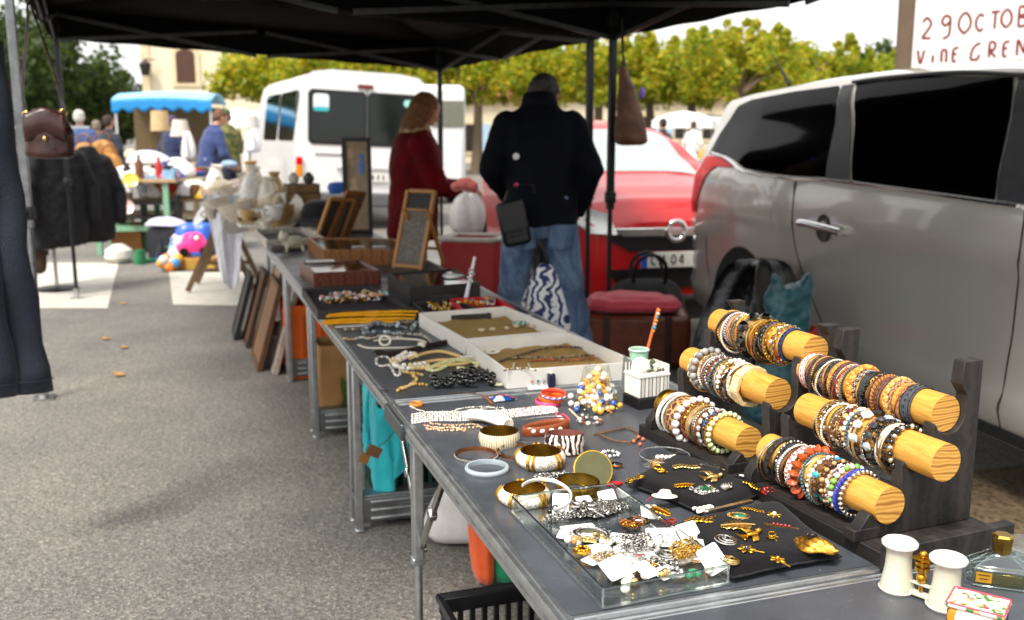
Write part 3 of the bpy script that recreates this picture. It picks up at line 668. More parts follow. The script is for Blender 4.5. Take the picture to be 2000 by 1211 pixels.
necklace('peach coloured seed bead necklace heaped below the white pearl ropes', 'necklace', [[(828, 833), (860, 838), (900, 838), (935, 836)], [(832, 838), (870, 843), (915, 841)], [(840, 829), (880, 833), (925, 831), (945, 838)], [(836, 842), (880, 836), (910, 845)]], .0024, ['#e2b98e', '#eccfae', '#d8a878'], .003)
m = MB(); rg = random.Random(5); ps = [at(918, 824), at(945, 826), at(972, 834), at(992, 843)]; o = ps[0]; cl = catmull([p-o for p in ps], 10)
for i, p in enumerate(along(cl, .0052)):
    d = (cl[-1]-cl[0]).normalized(); x = V((-d.y, d.x, 0))
    for j in range(9):
        a = PI*j/8; m.sph(p+x*(math.cos(a)*.017)+V((0, 0, .016+math.sin(a)*.013)), .0032, 1)
m.tube([p+V((0, 0, .016)) for p in cl], 0, 12, flat=(.016, .012), up=(0, 0, 1))
one(m, 'bead_bracelet', 'broad white woven bead bracelet lying across the cream bangle', 'bracelet', [PEARL], o)
IVORY = pattern('streaked_ivory', 'wave', ['#6a3c14', '#e9d6ae', '#f2e8d0', '#eadbb6'], 60, .3, (1, 1, .22), pos=[0, .22, .5, 1], distort=2.5)
bangle('bangle', 'cream bangle with brown carved streaks and a gold inside', (975, 866), .046, .030, [IVORY, BRASS], .004, bulge=.003)
def dots(m):
    for i in range(64):
        a = 2*PI*i/64; m.sph((.0462*math.cos(a), .0462*math.sin(a), .004), .0021, 0)
bangle('bangle', 'thin silver bangle edged with tiny white beads', (930, 892), .046, .008, [SIL2, COPPER], .003, extra=dots)
bangle('bangle', 'plain pale blue grey bangle nearest the table edge', (951, 919), .046, .010, [M('#a9b4ba', .25, .1), M('#a9b4ba', .25, .1)], .005, bulge=.002)
bangle('bangle', 'thin copper wire bangle half under the lattice bangle', (1010, 884), .046, .005, [COPPER], .002)
bangle('bangle', 'thin silver wire bangle propped on the copper one', (1018, 880), .046, .004, [SIL2], .002, z=TH+.006, tilt=.09)
LATT = pattern('white_lattice', 'edge', ['#8a5f22', '#f0ebe0', '#f4f1ea'], 150, .35, (1, 1, .6), pos=[0, .09, .5])
def goldbars(Ro, h, bulge):
    def f(m):
        m.k = 2
        for i in range(5):
            for s in (-.11, .11):
                a = 2*PI*i/5+.5+s; pts = [((Ro+.0015-bulge*(2*q-1)**2)*math.cos(a), (Ro+.0015-bulge*(2*q-1)**2)*math.sin(a), h*q) for q in [j/8 for j in range(9)]]
                m.tube(pts, .0032, 8)
        m.k = 0
    return f
bangle('bangle', 'broad white lattice bangle with paired gold bars, farther of the two', (1056, 908), .053, .032, [LATT, BRASS, GOLD], .004, bulge=.010, extra=goldbars(.053, .032, .010), group='white lattice bangles with gold bars')
bangle('bangle', 'broad white lattice bangle with gold bars, partly behind the clear tray', (1024, 980), .050, .028, [LATT, GOLD, GOLD], .004, bulge=.010, extra=goldbars(.050, .028, .010), group='white lattice bangles with gold bars')
bangle('bangle', 'polished gold bangle with a ribbed band, behind the clear tray', (1128, 962), .044, .024, [metal('#c89b34', .25), metal('#d8b048', .2)], .003, bulge=.002, tilt=.05)
ZEBRA = pattern('animal_stripe', 'wave', ['#151010', '#1c1412', '#8a5a4a', '#e0c8b8', '#f0e6dc'], 26, .4, (1, 1, .8), pos=[0, .3, .36, .55, .62], distort=9)
bangle('bangle', 'wide leather bangle in brown, black and white animal stripes', (1102, 882), .043, .042, [ZEBRA, M('#7a4438', .6)], .003, tilt=-.12, bulge=.002)
# brown clasped bracelet
t = thing('wooden_bracelet', 'long oval brown wooden bracelet inlaid with white ovals', 'bracelet', at(1066, 846), .35)
m = MB(); pts = [(.055*math.cos(a), .022*math.sin(a), .013+.004*math.cos(a)) for a in [2*PI*i/44 for i in range(44)]]
m.tube(pts, 0, 12, True, (.0045, .0125), (0, 0, 1)); m.build('band', pattern('polished_walnut', 'noise', ['#4a1f0c', '#8a4420', '#6a2f14'], 30, .22), t)
for i, a in enumerate((-2.3, -1.9, -1.5, -1.1)):
    m = MB(); m.sph((.0555*math.cos(a), .0225*math.sin(a)-.0035, .014), .007, 1, (1, .25, .75)); m.build('inlay', CARD, t)
m = MB(); m.tube([(.05*math.cos(a), .012+.018*math.sin(a), .030) for a in [PI*i/12 for i in range(13)]], .002, 6); m.build('lining', SIL2, t)
# link bracelets, crystals, ring
def links(label, cat, px, rx, ry, nn, mats, size, kinds=('s', 'c'), rz=0, arc=1):
    m = MB(); rg = random.Random(nn)
    for i in range(nn):
        a = 2*PI*arc*i/nn+rz; c = V((rx*math.cos(a), ry*math.sin(a), size*.55)); m.k = i % len(mats); kd = kinds[i % len(kinds)]
        if kd == 's': m.sph(c, size*.55, 1, (1, 1, .9))
        elif kd == 'c': m.torus(c, size*.5, size*.16, 14, 6, (rg.uniform(-.5, .5), rg.uniform(-.5, .5), 1))
        elif kd == 'b': m.sph(c, size*.6, 0, (1.2, .8, .7), Matrix.Rotation(rg.random()*3, 3, 'Z'))
    return one(m, 'bracelet', label, cat, mats, at(*px))
links('silver and copper charm bracelet with big glossy links', 'bracelet', (1152, 826), .026, .024, 14, [SILVER, COPPER, PEARL, SILVER], .011, ('s', 'c', 's', 'c'))
links('small bracelet of clear faceted crystals beside the zebra bangle', 'bracelet', (1192, 890), .018, .017, 11, [M('#dfe5e6', .08, 0, .05, coat=1), SILVER], .009, ('b', 's'))
t = thing('ring', 'oval black stone ring in a copper setting, below the crystal bracelet', 'ring', at(1204, 914))
m = MB(); m.sph((0, 0, .009), .011, 2, (1.15, .8, .4)); m.build('stone', JET, t)
m = MB(); m.torus((0, 0, .008), .0115, .0018, 26, 6); m.torus((0, .002, .004), .009, .0013, 22, 6, (1, 0, .4)); m.build('setting', COPPER, t)
t = thing('cord_necklace', 'twisted brown cord bracelet with orange beads near the rack base', 'bracelet', at(1162, 856)); o = t.location
m = MB(); pts = [p-o for p in lay([(1160, 850), (1190, 845), (1225, 838), (1245, 848), (1243, 862), (1222, 866), (1195, 862), (1172, 852)], k=14)]
for s in (0, 1): m.tube([p+V((math.cos(i*.9+PI*s)*.0016, math.sin(i*.9+PI*s)*.0016, .003+.001*math.sin(i*.9+PI*s))) for i, p in enumerate(pts)], .0017, 6)
m.build('cord', leather('#6a4f34'), t)
for x, y in ((1238, 866), (1256, 862), (1250, 872), (1247, 858)): m = MB(); m.sph(at(x, y)-o+V((0, 0, .005)), .0048, 1); m.build('bead', M('#c06a48', .35), t)
# silver chain pile
def chainpile(label, px, sx, sy, mats, n=5, size=.0042, z=TH, rz=0, nm='chain', cat='chain', seed=1):
    m = MB(); rg = random.Random(seed); cs, sn = math.cos(rz), math.sin(rz)
    for k in range(n):
        pts = [V((rg.uniform(-sx, sx), rg.uniform(-sy, sy), .003+rg.random()*.008)) for _ in range(6)]
        pts = catmull(pts, 10)
        for i, p in enumerate(along(pts, size*.8)):
            m.k = i % len(mats); d = V((cs*p.x-sn*p.y, sn*p.x+cs*p.y, p.z))
            m.torus(d, size*.5, size*.17, 8, 4, (rg.uniform(-1, 1), rg.uniform(-1, 1), .6) if i % 2 else (rg.uniform(-1, 1), 1, .2))
    return one(m, nm, label, cat, mats, at(*px, z))
chainpile('tangled silver bead chain between the gold bangles', (1092, 936), .050, .016, [SILVER, DSILVER], 5, .006, rz=.3, seed=3)
t = thing('pocket_mirror', 'round olive-tinted mirror propped against the silver chain', 'mirror', at(1160, 946)+V((0, 0, .0)), .1)
Mx = Matrix.Translation((0, .012, .026)) @ Matrix.Rotation(math.radians(58), 4, 'X')
m = MB(); m.X = Mx; m.lathe([(0, -.002), (.039, -.002), (.040, 0), (.039, .002), (.037, .0022)], n=40); m.build('rim', GOLD, t)
m = MB(); m.X = Mx; m.lathe([(0, .0018), (.0372, .0018)], n=40); m.build('glass', M('#6a6848', .1, .7, .1, 30), t)
m = MB(); m.sph((0, 0, .006), .012, 1, (1.6, .5, .45)); one(m, 'hair_clip', 'small red clip beside the clear tray corner', 'clip', M('#c01c1c', .3), at(1200, 950)+V((0, 0, -.001)), .3)
# round clear dish with trinkets
t = thing('clear_dish', 'round clear dish of small gold trinkets beside the rack base', 'dish', at(1298, 908))
CLR = clear(); RIM = clear('#e8f0ee', .12, 5.0, 'clear_plastic_edge')
m = MB(); m.lathe([(0, .001), (.05, .001), (.052, .003), (.053, .022), (.0515, .022), (.0505, .004), (0, .003)], n=48); m.build('bowl', CLR, t)
m = MB(); m.torus((0, 0, .022), .0523, .0012, 48, 6); m.build('rim', RIM, t)
def pile(label, px, z, items, nm='trinket', cat='trinket'): pass
m = MB(); rg = random.Random(9)
for i in range(5): m.sph((-.012+.009*i, .018+.003*math.sin(i*2), .010), .0052, 1)
one(m, 'pearl_strand', 'short row of round pearls in the clear dish', 'pearls', PEARL, at(1298, 908)+V((0, 0, .001)))
chainpile('thin gold chain coiled in the clear dish', (1290, 910), .03, .014, [GOLD, PGOLD], 3, .004, TH+.002, seed=8)
chainpile('dark and silver chain heaped in the clear dish', (1316, 903), .022, .012, [DSILVER, JET], 3, .005, TH+.002, seed=12)
m = MB(); m.sph((0, 0, .006), .011, 1, (1.1, .8, .5)); one(m, 'pebble_brooch', 'peach coloured stone in the clear dish', 'stone', M('#d89a78', .35), at(1285, 918)+V((0, 0, .002)))
# ---------------------------------------------------------------- black cushions and brooches
VELVET = M('#121114', .95, 0, .35, 14, .3, 420, spec=.15, sheen=.08)
CUSH = {}
def cushion(key, label, px, h):
    q = [at(x, y) for x, y in px]; c = sum(q, V((0, 0, 0)))/4
    t = thing('cushion', label, 'cushion', c)
    def top(u, v):
        p = (q[0]*(1-u)+q[1]*u)*(1-v)+(q[3]*(1-u)+q[2]*u)*v-c
        e = (1-(2*u-1)**6)*(1-(2*v-1)**6); e = max(0, e)**.5
        k = 1-.05*math.sin(PI*u)*(abs(2*v-1)**4)-.05*math.sin(PI*v)*(abs(2*u-1)**4)
        zz = h*.35+h*.65*e+.0012*noise.noise(p*60)
        return V((p.x*k, p.y*k, zz)), e
    m = MB(); m.grid(lambda u, v: top(u, v)[0], 26, 22); m.grid(lambda u, v: V((top(v, u)[0].x, top(v, u)[0].y, h*.35*(1-top(v, u)[1]))), 12, 12)
    m.build('cover', VELVET, t)
    m = MB(); b = [top(i/20, 0)[0] for i in range(20)]+[top(1, i/20)[0] for i in range(20)]+[top(1-i/20, 1)[0] for i in range(20)]+[top(0, 1-i/20)[0] for i in range(20)]
    m.tube(b, .0022, 6, True); m.build('piping', M('#151417', .9, 0, .2), t)
    CUSH[key] = TH+h
    return t
cushion('a', 'black velvet cushion of brooches between the clear tray and the rack', [(1222, 952), (1318, 897), (1530, 958), (1385, 1018)], .026)
cushion('b', 'black velvet cushion of gold brooches at the table front', [(1310, 1040), (1520, 992), (1642, 1100), (1432, 1142)], .031)
def brooch(kind, label, px, s, mats, z, rz=0, tilt=.1, nm='brooch', cat='brooch'):
    m = MB(); rg = random.Random(hash(label) % 1 + len(label)*7)
    if kind == 'leaf':
        m.grid(lambda u, v: (s*(u-.5)*2, s*.5*(v-.5)*2*math.sin(PI*(.03+.94*u))**.8, .002+.004*math.sin(PI*u)+.003*abs(v-.5)*math.sin(u*40)), 22, 8)
        m.tube([(s*(u-.5)*2.1, .0, .006+.002*math.sin(PI*u)) for u in [i/10 for i in range(11)]], .0012, 6)
    elif kind == 'bow':
        for q in (1, -1):
            m.tube([(q*s*(.1+.8*math.sin(a)**2*1), s*.45*math.sin(2*a), .004+.003*math.sin(a)) for a in [PI*i/18 for i in range(19)]], 0, 8, flat=(.0012, s*.13), up=(0, 0, 1))
            m.tube([(q*s*.1, 0, .003), (q*s*.4, -s*.4, .003), (q*s*.5, -s*.75, .002)], s*.08, 6)
        m.sph((0, 0, .005), s*.2, 1)
    elif kind == 'oval':
        m.torus((0, 0, .003), s*.8, s*.12, 26, 8); m.torus((0, 0, .004), s*.55, s*.05, 26, 6)
        m.k = len(mats)-1; m.sph((0, 0, .003), s*.55, 2, (1, .95, .5)); m.k = 0
        for i in range(16):
            a = 2*PI*i/16; m.sph((s*math.cos(a), s*.98*math.sin(a), .003), s*.11, 0)
        m.v = [(x*1.25, y*.85, z_) for x, y, z_ in m.v]
    elif kind == 'flower':
        for i in range(6):
            a = 2*PI*i/6; m.sph((s*.6*math.cos(a), s*.6*math.sin(a), .004), s*.38, 1, (1.1, .6, .3), Matrix.Rotation(a, 3, 'Z'))
        m.k = len(mats)-1; m.sph((0, 0, .006), s*.28, 1); m.k = 0; m.tube([(0, 0, .002), (s*.5, -s*1, .002), (s*.7, -s*1.7, .002)], s*.07, 6)
    elif kind == 'bar':
        m.bar((-s*1.6, 0, .004), (s*1.6, 0, .004), s*.16, .004); m.k = len(mats)-1
        for i in range(5): m.sph((s*(i-2)*.35, 0, .007), s*.15, 1)
        m.k = 0
    elif kind == 'spiral':
        for k in range(3): m.torus((s*.12*k, 0, .003+.001*k), s*(1-.25*k), s*.09, 26, 6)
        m.tube([(s*.5*math.cos(a)*a/6, s*.5*math.sin(a)*a/6, .006) for a in [i*.35 for i in range(22)]], s*.07, 6)
    elif kind == 'bird':
        m.sph((0, 0, .005), s*.5, 1, (1.4, .6, .5)); m.sph((s*.75, s*.2, .007), s*.25, 1); m.bar((s*.9, s*.25, .007), (s*1.3, s*.3, .006), s*.1, s*.08)
        for q in (1, -1): m.grid(lambda u, v, q=q: (-s*.2+s*.7*(v-.5)-s*.5*u, q*s*(.2+u), .006+.004*math.sin(PI*u)), 8, 6)
        m.grid(lambda u, v: (-s*.6-s*.8*u, (v-.5)*s*(.3+u), .004), 6, 6)
    elif kind == 'twig':
        pts = catmull([(-s*1.4, -s*.2, .003), (-s*.5, s*.15, .004), (s*.4, -s*.1, .004), (s*1.4, s*.25, .003)], 6); m.tube(pts, s*.08, 6)
        for i in range(2, len(pts)-1, 2):
            for q in (1, -1): m.sph(pts[i]+V((0, q*s*.24, .002)), s*.2, 1, (1.3, .6, .3), Matrix.Rotation(q*.7, 3, 'Z'))
    elif kind == 'filigree':
        for i in range(30): m.torus((rg.uniform(-1, 1)*s, rg.uniform(-.55, .55)*s, .004), s*.16, s*.045, 10, 4, (rg.uniform(-.4, .4), rg.uniform(-.4, .4), 1))
        m.bar((-s, 0, .002), (s, 0, .002), s*1.1, .002); m.k = len(mats)-1; m.box((0, 0, .005), (s*.75, s*.45, .005)); m.k = 0
    elif kind == 'fan':
        for i in range(9):
            a = PI*(.1+.8*i/8); m.tube([(0, 0, .003), (s*.6*math.cos(a), s*.6*math.sin(a), .005), (s*1.25*math.cos(a), s*1.25*math.sin(a), .004)], s*.07, 6); m.sph((s*1.25*math.cos(a), s*1.25*math.sin(a), .005), s*.11, 0)
        m.sph((0, 0, .005), s*.2, 1)
    elif kind == 'mask':
        m.grid(lambda u, v: (s*2*(u-.5), s*(.58+.32*math.sin(PI*u))*(2*v-1)*math.sin(PI*(.06+.88*u))**.5, .004+.013*math.sin(PI*u)*math.sin(PI*v)+.0022*math.sin(v*34+u*9)), 30, 24)
        m.k = len(mats)-1; m.box((-s*.15, 0, .020), (s*.4, s*.3, .004), .4); m.k = 0
    elif kind == 'hat':
        m.lathe([(0, s*.5), (s*.4, s*.46), (s*.62, s*.12), (s*1.05, 0), (s*1.0, -.001), (0, -.001)], n=26); m.v = [(x, y*.5, z_) for x, y, z_ in m.v]
    elif kind == 'disc':
        m.lathe([(0, .0045), (s*.3, .005), (s*.5, .003), (s*.8, .004), (s, .002), (s, 0), (0, 0)], n=24)
        for i in range(8):
            a = 2*PI*i/8; m.sph((s*.62*math.cos(a), s*.62*math.sin(a), .004), s*.22, 1)
    p = at(px[0], px[1], z); p.z -= .0012
    return one(m, nm, label, cat, mats, p, rot=(tilt*math.sin(rz*3), tilt*math.cos(rz*2), rz), solid=.0012 if kind in ('leaf', 'bird', 'mask') else 0)
za, zb_ = CUSH['a'], CUSH['b']
EMER = M('#0f6a44', .08, 0, .2, coat=1); RUBY = M('#a01420', .08, 0, .2, coat=1); SAPH = M('#26304a', .1, 0, .1, coat=1)
for a in [('twig', 'gold twig brooch on the far left corner of the rear cushion', (1240, 938), .019, [GOLD], za, .8), ('bow', 'gold ribbon bow brooch on the rear cushion beside the clear dish', (1288, 921), .018, [GOLD], za, 1.9),
          ('twig', 'row of small gold links along the back of the rear cushion', (1340, 915), .022, [PGOLD], za, .2), ('bar', 'black and silver bar pin at the back of the rear cushion', (1390, 913), .014, [SILVER, JET], za, -.3),
          ('hat', 'small white hat shaped brooch on the rear cushion', (1298, 967), .024, [PEARL], za, .2), ('leaf', 'gold brooch with a white petal, right of the white hat brooch', (1335, 951), .020, [GOLD], za, .3),
          ('filigree', 'large silver filigree brooch with a green stone', (1376, 958), .024, [SILVER, EMER], za, .45), ('bird', 'gold dragonfly brooch at the middle of the rear cushion', (1395, 935), .020, [PGOLD], za, .3),
          ('oval', 'oval brooch with a white and black cameo near the rack', (1450, 932), .012, [JET, PEARL], za, -.5), ('fan', 'silver fan shaped brooch of small stones', (1428, 955), .015, [SILVER], za, 1.0),
          ('twig', 'gold stick pin crossing the right end of the rear cushion', (1468, 951), .015, [GOLD], za, 2.0), ('leaf', 'tall gold leaf brooch beside the red thread', (1290, 1001), .026, [GOLD], za, -1.0), ('bow', 'tiny gold bow between the cameo and the rack', (1418, 921), .010, [PGOLD], za, .5),
          ('disc', 'round red rose brooch on the right tip of the rear cushion', (1503, 961), .0165, [M('#b81f1c', .25, 0, .2, coat=.6)], za-.006, .2)]:
    brooch(*a)
m = MB(); m.bar((-.052, 0, .004), (.052, 0, .004), .0085, .005); m.sph((-.052, 0, .004), .005, 1); one(m, 'tie_pin', 'long straight silver bar pin below the 2000 brooch', 'pin', SILVER, at(1425, 993, za-.002), .50, rot=(0, 0, .50))
# brooch spelling 2000
t = MB()
def glyph2000(m, h, r):
    def s(pts): m.tube(catmull(pts, 6), r, 6)
    x = 0
    s([(x, h*.75, 0), (x+h*.15, h*.98, 0), (x+h*.42, h*.9, 0), (x+h*.4, h*.6, 0), (x, 0.02*h, 0), (x+h*.2, 0, 0), (x+h*.5, 0, 0)])
    for k in range(3):
        c = h*.85+k*h*.6; m.torus((c, h*.42, 0), h*.36, r, 20, 6); m.v = m.v
glyph2000(t, .016, .0022)
one(t, 'brooch', 'white brooch shaped as the number 2000', 'brooch', PEARL, at(1363, 1003, za-.002)+V((0, 0, .002)), rot=(.15, 0, .50))
for a in [('twig', 'gold bar brooch like a branch at the back left of the front cushion', (1372, 1020), .026, [GOLD], zb_-.004, .35), ('oval', 'oval brooch with a green stone ringed in gold', (1445, 1010), .017, [PGOLD, EMER], zb_-.002, .1),
          ('leaf', 'pale silver feather brooch across the front cushion', (1440, 1030), .030, [PGOLD], zb_, .25), ('flower', 'gold flower brooch with a round pearl', (1512, 1008), .014, [GOLD, PEARL], zb_-.003, 2.2),
          ('spiral', 'round silver spiral brooch at the middle of the front cushion', (1417, 1056), .017, [SILVER], zb_, .4), ('bird', 'gold dolphin shaped brooch on the front cushion', (1470, 1047), .019, [GOLD], zb_, .5),
          ('bar', 'gold bar brooch with dark red stones', (1525, 1032), .018, [PGOLD, RUBY], zb_-.002, -.2), ('bow', 'gold knot brooch in the middle right of the front cushion', (1507, 1052), .013, [GOLD], zb_, 1.2),
          ('flower', 'gold brooch with a dark blue oval stone', (1458, 1075), .015, [GOLD, SAPH], zb_, .9), ('flower', 'small gold flower figure at the front of the front cushion', (1518, 1095), .013, [GOLD, GOLD], zb_-.001, .3),
          ('spiral', 'gold ring shaped brooch half hidden by the clear tray', (1425, 1096), .014, [PGOLD], zb_-.004, .2), ('mask', 'large crumpled gold mask brooch with a dark window', (1590, 1070), .037, [metal('#c9923a', .38), JET], zb_-.008, -.75),
          ('twig', 'thin gold sprig brooch behind the pearl flower', (1470, 1000), .015, [GOLD], zb_-.003, -.3), ('bow', 'small red enamel bow at the corner of the two cushions', (1305, 1022), .013, [M('#c02a2a', .3)], za-.014, .3)]:
    brooch(*a)
# ---------------------------------------------------------------- clear acrylic tray and its contents
TQ = ccw([at(1178, 1150, TH+.032), at(1000, 970, TH+.032), at(1196, 944, TH+.032), at(1424, 1104, TH+.032)])
tc_ = sum(TQ, V((0, 0, 0)))/4; tc_.z = TH
t = thing('clear_tray', 'large clear acrylic tray heaped with carded earrings and chains', 'tray', tc_)
q = [p-tc_ for p in TQ]
m = MB(); ins = quadbox(m, q, .0006, .032, .0028, .003); m.build('box', CLR, t, smooth=False)
m = MB()
for zz, s in ((.0318, 1.0), (.004, 1.012)):
    for i in range(4):
        a, b = q[i]*s, q[(i+1) % 4]*s; m.bar((a.x, a.y, zz), (b.x, b.y, zz), .0034 if s == 1 else .004, .003)
for p in q: m.cyl((p.x*.995, p.y*.995, .004), (p.x*.995, p.y*.995, .0315), .0022, n=6)
m.build('rim', RIM, t)
ZT = TH+.004
INK = M('#b83a4a', .6)
def card(label, px, w, h, rz, rx, ry, z, mark=False, hole=True):
    t = thing('price_card', label, 'card', at(px[0], px[1], z), 0, 'white price cards in the clear tray'); t.rotation_euler = (rx, ry, rz)
    m = MB(); r = .0035; pts = [(sx*(w/2-r)+r*math.cos(a), sy*(h/2-r)+r*math.sin(a)) for sx, sy, a0 in ((1, 1, 0), (-1, 1, PI/2), (-1, -1, PI), (1, -1, 1.5*PI)) for a in (a0, a0+PI/4, a0+PI/2)]
    m.prism(pts, 0, .0006, lambda x, y, z_: (x, y, z_+.0016*math.sin(x*60))); m.build('card', CARD, t, smooth=False)
    if mark:
        m = MB(); s = .0045
        m.tube([(-s*1.3, -s*.1, .0011), (-s*1.2, s*1.0, .0011), (-s*1.6, s*.6, .0011)], .0004, 4)
        m.tube([(0, s, .0011), (-s*.5, s*.5, .0011), (0, 0, .0011), (s*.4, .3*s, .0011)], .0004, 4)
        m.tube([(s*1.6, s*.9, .0011), (s*1.1, s*.8, .0011), (s*.95, s*.4, .0011), (s*1.2, 0, .0011), (s*1.6, .05*s, .0011)], .0004, 4); m.tube([(s*.8, s*.5, .0011), (s*1.4, s*.5, .0011)], .0004, 4)
        m.build('handwriting', INK, t)
    return t
for a in [('white card standing at the back of the clear tray', (1095, 985), .030, .040, .1, 1.1, .1, ZT+.018), ('white card leaning by the gold bangle at the tray back', (1140, 975), .036, .014, .7, .6, .2, ZT+.02),
          ('long white card lying under the silver chain', (1128, 1030), .060, .020, .25, .05, .05, ZT+.004), ('blank white card at the front left of the clear tray', (1205, 1108), .046, .042, .5, .35, -.1, ZT+.020, True),
          ('white card in the middle of the clear tray with a thin chain', (1300, 1052), .046, .040, .3, .3, .15, ZT+.018, True), ('tilted white card propped at the middle right of the tray', (1345, 1040), .036, .036, .35, .7, -.1, ZT+.022, True),
          ('white card priced 10 euros in red at the right corner of the tray', (1392, 1092), .036, .044, .35, .75, -.35, ZT+.024, True), ('white card bearing a dark red square earring', (1250, 1085), .055, .045, .5, .15, .1, ZT+.010),
          ('narrow white card behind the oval silver brooch', (1290, 1040), .050, .018, -.1, .5, 0, ZT+.014), ('small white card by the left wall of the tray', (1158, 1094), .036, .026, .9, .1, .15, ZT+.006), ('white card flat under the pearl earrings', (1330, 1090), .050, .030, .2, .1, 0, ZT+.008)]:
    card(*a)
for a in [('white card half buried under the pearls at the tray front', (1300, 1118), .040, .030, .7, .2, .1, ZT+.008), ('white card upright behind the round black and white brooch', (1268, 1000), .030, .026, .2, .9, .1, ZT+.014), ('white card at the left front of the heap of dark chain', (1112, 1046), .040, .026, -.3, .15, .1, ZT+.005), ('white card on edge beside the daisy brooch', (1185, 968), .034, .022, .4, .8, 0, ZT+.014),
          ('white card slanting over the gold chain', (1262, 1112), .040, .034, .9, .4, .2, ZT+.014), ('small white card beside the purple earring', (1372, 1068), .028, .030, .1, .5, .2, ZT+.012), ('white card under the fan earring', (1165, 1072), .048, .030, .35, .1, .05, ZT+.006), ('white card near the copper chain', (1215, 1052), .040, .026, -.2, .25, .1, ZT+.008)]:
    card(*a)
chainpile('fine silver chain strewn over the white cards in the middle of the tray', (1255, 1062), .055, .03, [SILVER, DSILVER], 7, .0045, ZT+.012, rz=.4, seed=31)
chainpile('pale gold chain strewn over the cards at the right of the tray', (1340, 1080), .035, .025, [PGOLD, GOLD], 5, .0045, ZT+.012, rz=.4, seed=32)
chainpile('silver earring hooks scattered at the left front of the tray', (1185, 1092), .032, .018, [SILVER, PGOLD], 5, .0045, ZT+.006, rz=.4, seed=33)
chainpile('big heap of dark silver rope chain in the clear tray', (1170, 1000), .055, .026, [DSILVER, SILVER], 14, .0062, ZT, rz=.5, seed=21)
chainpile('curb chain lying along the left wall of the clear tray', (1100, 1014), .036, .012, [SILVER, DSILVER], 4, .005, ZT, rz=.4, seed=22)
chainpile('copper beaded chain coiled in the tray middle', (1235, 1028), .022, .018, [COPPER, GOLD], 4, .006, ZT+.003, rz=.2, seed=23)
chainpile('gold chain tangled at the front of the clear tray', (1235, 1120), .040, .012, [GOLD, PGOLD], 5, .005, ZT+.004, rz=.5, seed=24)
chainpile('silver hoop chain beside the green beads', (1290, 1105), .030, .016, [SILVER, DSILVER], 5, .006, ZT+.004, rz=.3, seed=25)
for a in [('oval', 'large oval dark and silver brooch in the middle of the tray', (1155, 1045), .030, [SILVER, M('#6a6a58', .2, .3)], ZT+.006, .2), ('oval', 'round black and white brooch at the right of the tray', (1249, 1018), .017, [JET, SILVER], ZT+.010, .1),
          ('flower', 'big silver daisy brooch at the tray back', (1140, 990), .026, [SILVER, DSILVER], ZT+.014, .4), ('disc', 'gold disc earring with a brown centre', (1137, 1075), .015, [GOLD], ZT+.012, 1),
          ('disc', 'silver shell earring beside the green beads', (1318, 1118), .017, [SILVER], ZT+.010, .3), ('oval', 'dark red square earring in silver', (1248, 1087), .009, [SILVER, RUBY], ZT+.016, .5),
          ('spiral', 'silver hoop earring on the middle card', (1302, 1085), .017, [SILVER], ZT+.013, .9), ('fan', 'gold fan earring at the left of the tray', (1140, 1060), .016, [PGOLD], ZT+.012, -.5), ('oval', 'tiny round earring with a purple stone', (1358, 1098), .006, [PGOLD, M('#7a2a5a', .1, coat=1)], ZT+.02, 0),
          ('bird', 'gold bird earring near the right wall of the tray', (1350, 1062), .013, [GOLD], ZT+.012, 1.1)]:
    brooch(*a, nm='earring' if 'earring' in a[1] else 'brooch', cat='earring' if 'earring' in a[1] else 'brooch')
def cluster(label, px, n, r, mats, sx, sy, z, cat, nm, seed):
    m = MB(); rg = random.Random(seed)
    for i in range(n): m.k = rg.randrange(len(mats)); q = r*rg.uniform(.75, 1.15); m.sph((rg.uniform(-sx, sx), rg.uniform(-sy, sy), q+rg.random()*r*1.2), q, 2)
    return one(m, nm, label, cat, mats, at(*px, z), .4)
cluster('cluster of four green glass beads at the tray front', (1352, 1128), 5, .0062, [M('#2f8a58', .12, 0, .2, coat=.8)], .010, .007, ZT, 'beads', 'bead_cluster', 1)
cluster('cluster of white pearl earrings at the right front of the tray', (1385, 1118), 6, .0075, [PEARL], .014, .010, ZT+.003, 'earrings', 'pearl_earring', 2)
cluster('white pearl earrings lying at the front edge of the tray', (1265, 1138), 9, .0062, [PEARL, PGOLD], .035, .008, ZT, 'earrings', 'pearl_earring', 3)
cluster('scatter of white pearl drops across the middle cards of the tray', (1255, 1075), 22, .0048, [PEARL, SILVER, PEARL], .06, .028, ZT+.012, 'earrings', 'pearl_earring', 14)
cluster('scatter of white and gold drops at the left of the tray', (1148, 1062), 14, .0045, [PEARL, PGOLD, SILVER], .035, .022, ZT+.006, 'earrings', 'pearl_earring', 15)
cluster('single large pearl earring in the front corner of the tray', (1218, 1160), 2, .0085, [PEARL], .006, .003, ZT, 'earrings', 'pearl_earring', 4)
cluster('white shell beads near the middle card', (1280, 1068), 8, .0055, [PEARL, SILVER], .024, .010, ZT+.008, 'beads', 'bead_cluster', 5)
cluster('pale turquoise and amber beads by the left wall of the tray', (1128, 1064), 6, .0065, [M('#8fc6c4', .2, coat=.5), M('#c98a50', .2, coat=.5), PEARL], .022, .008, ZT, 'beads', 'bead_cluster', 6)
cluster('dark bead earrings at the foot of the standing card', (1085, 1003), 5, .006, [JET, DSILVER], .012, .006, ZT, 'earrings', 'bead_earring', 7)
m = MB(); m.torus((0, 0, .030), .048, 0, 40, 8, flat=(.0022, .004), arc=.62); one(m, 'bangle', 'thin white bangle arching over the back of the clear tray', 'bangle', M('#eef0f0', .15, .3), at(1062, 990, ZT)+V((0, 0, -.002)), rot=(.25, 0, .3))
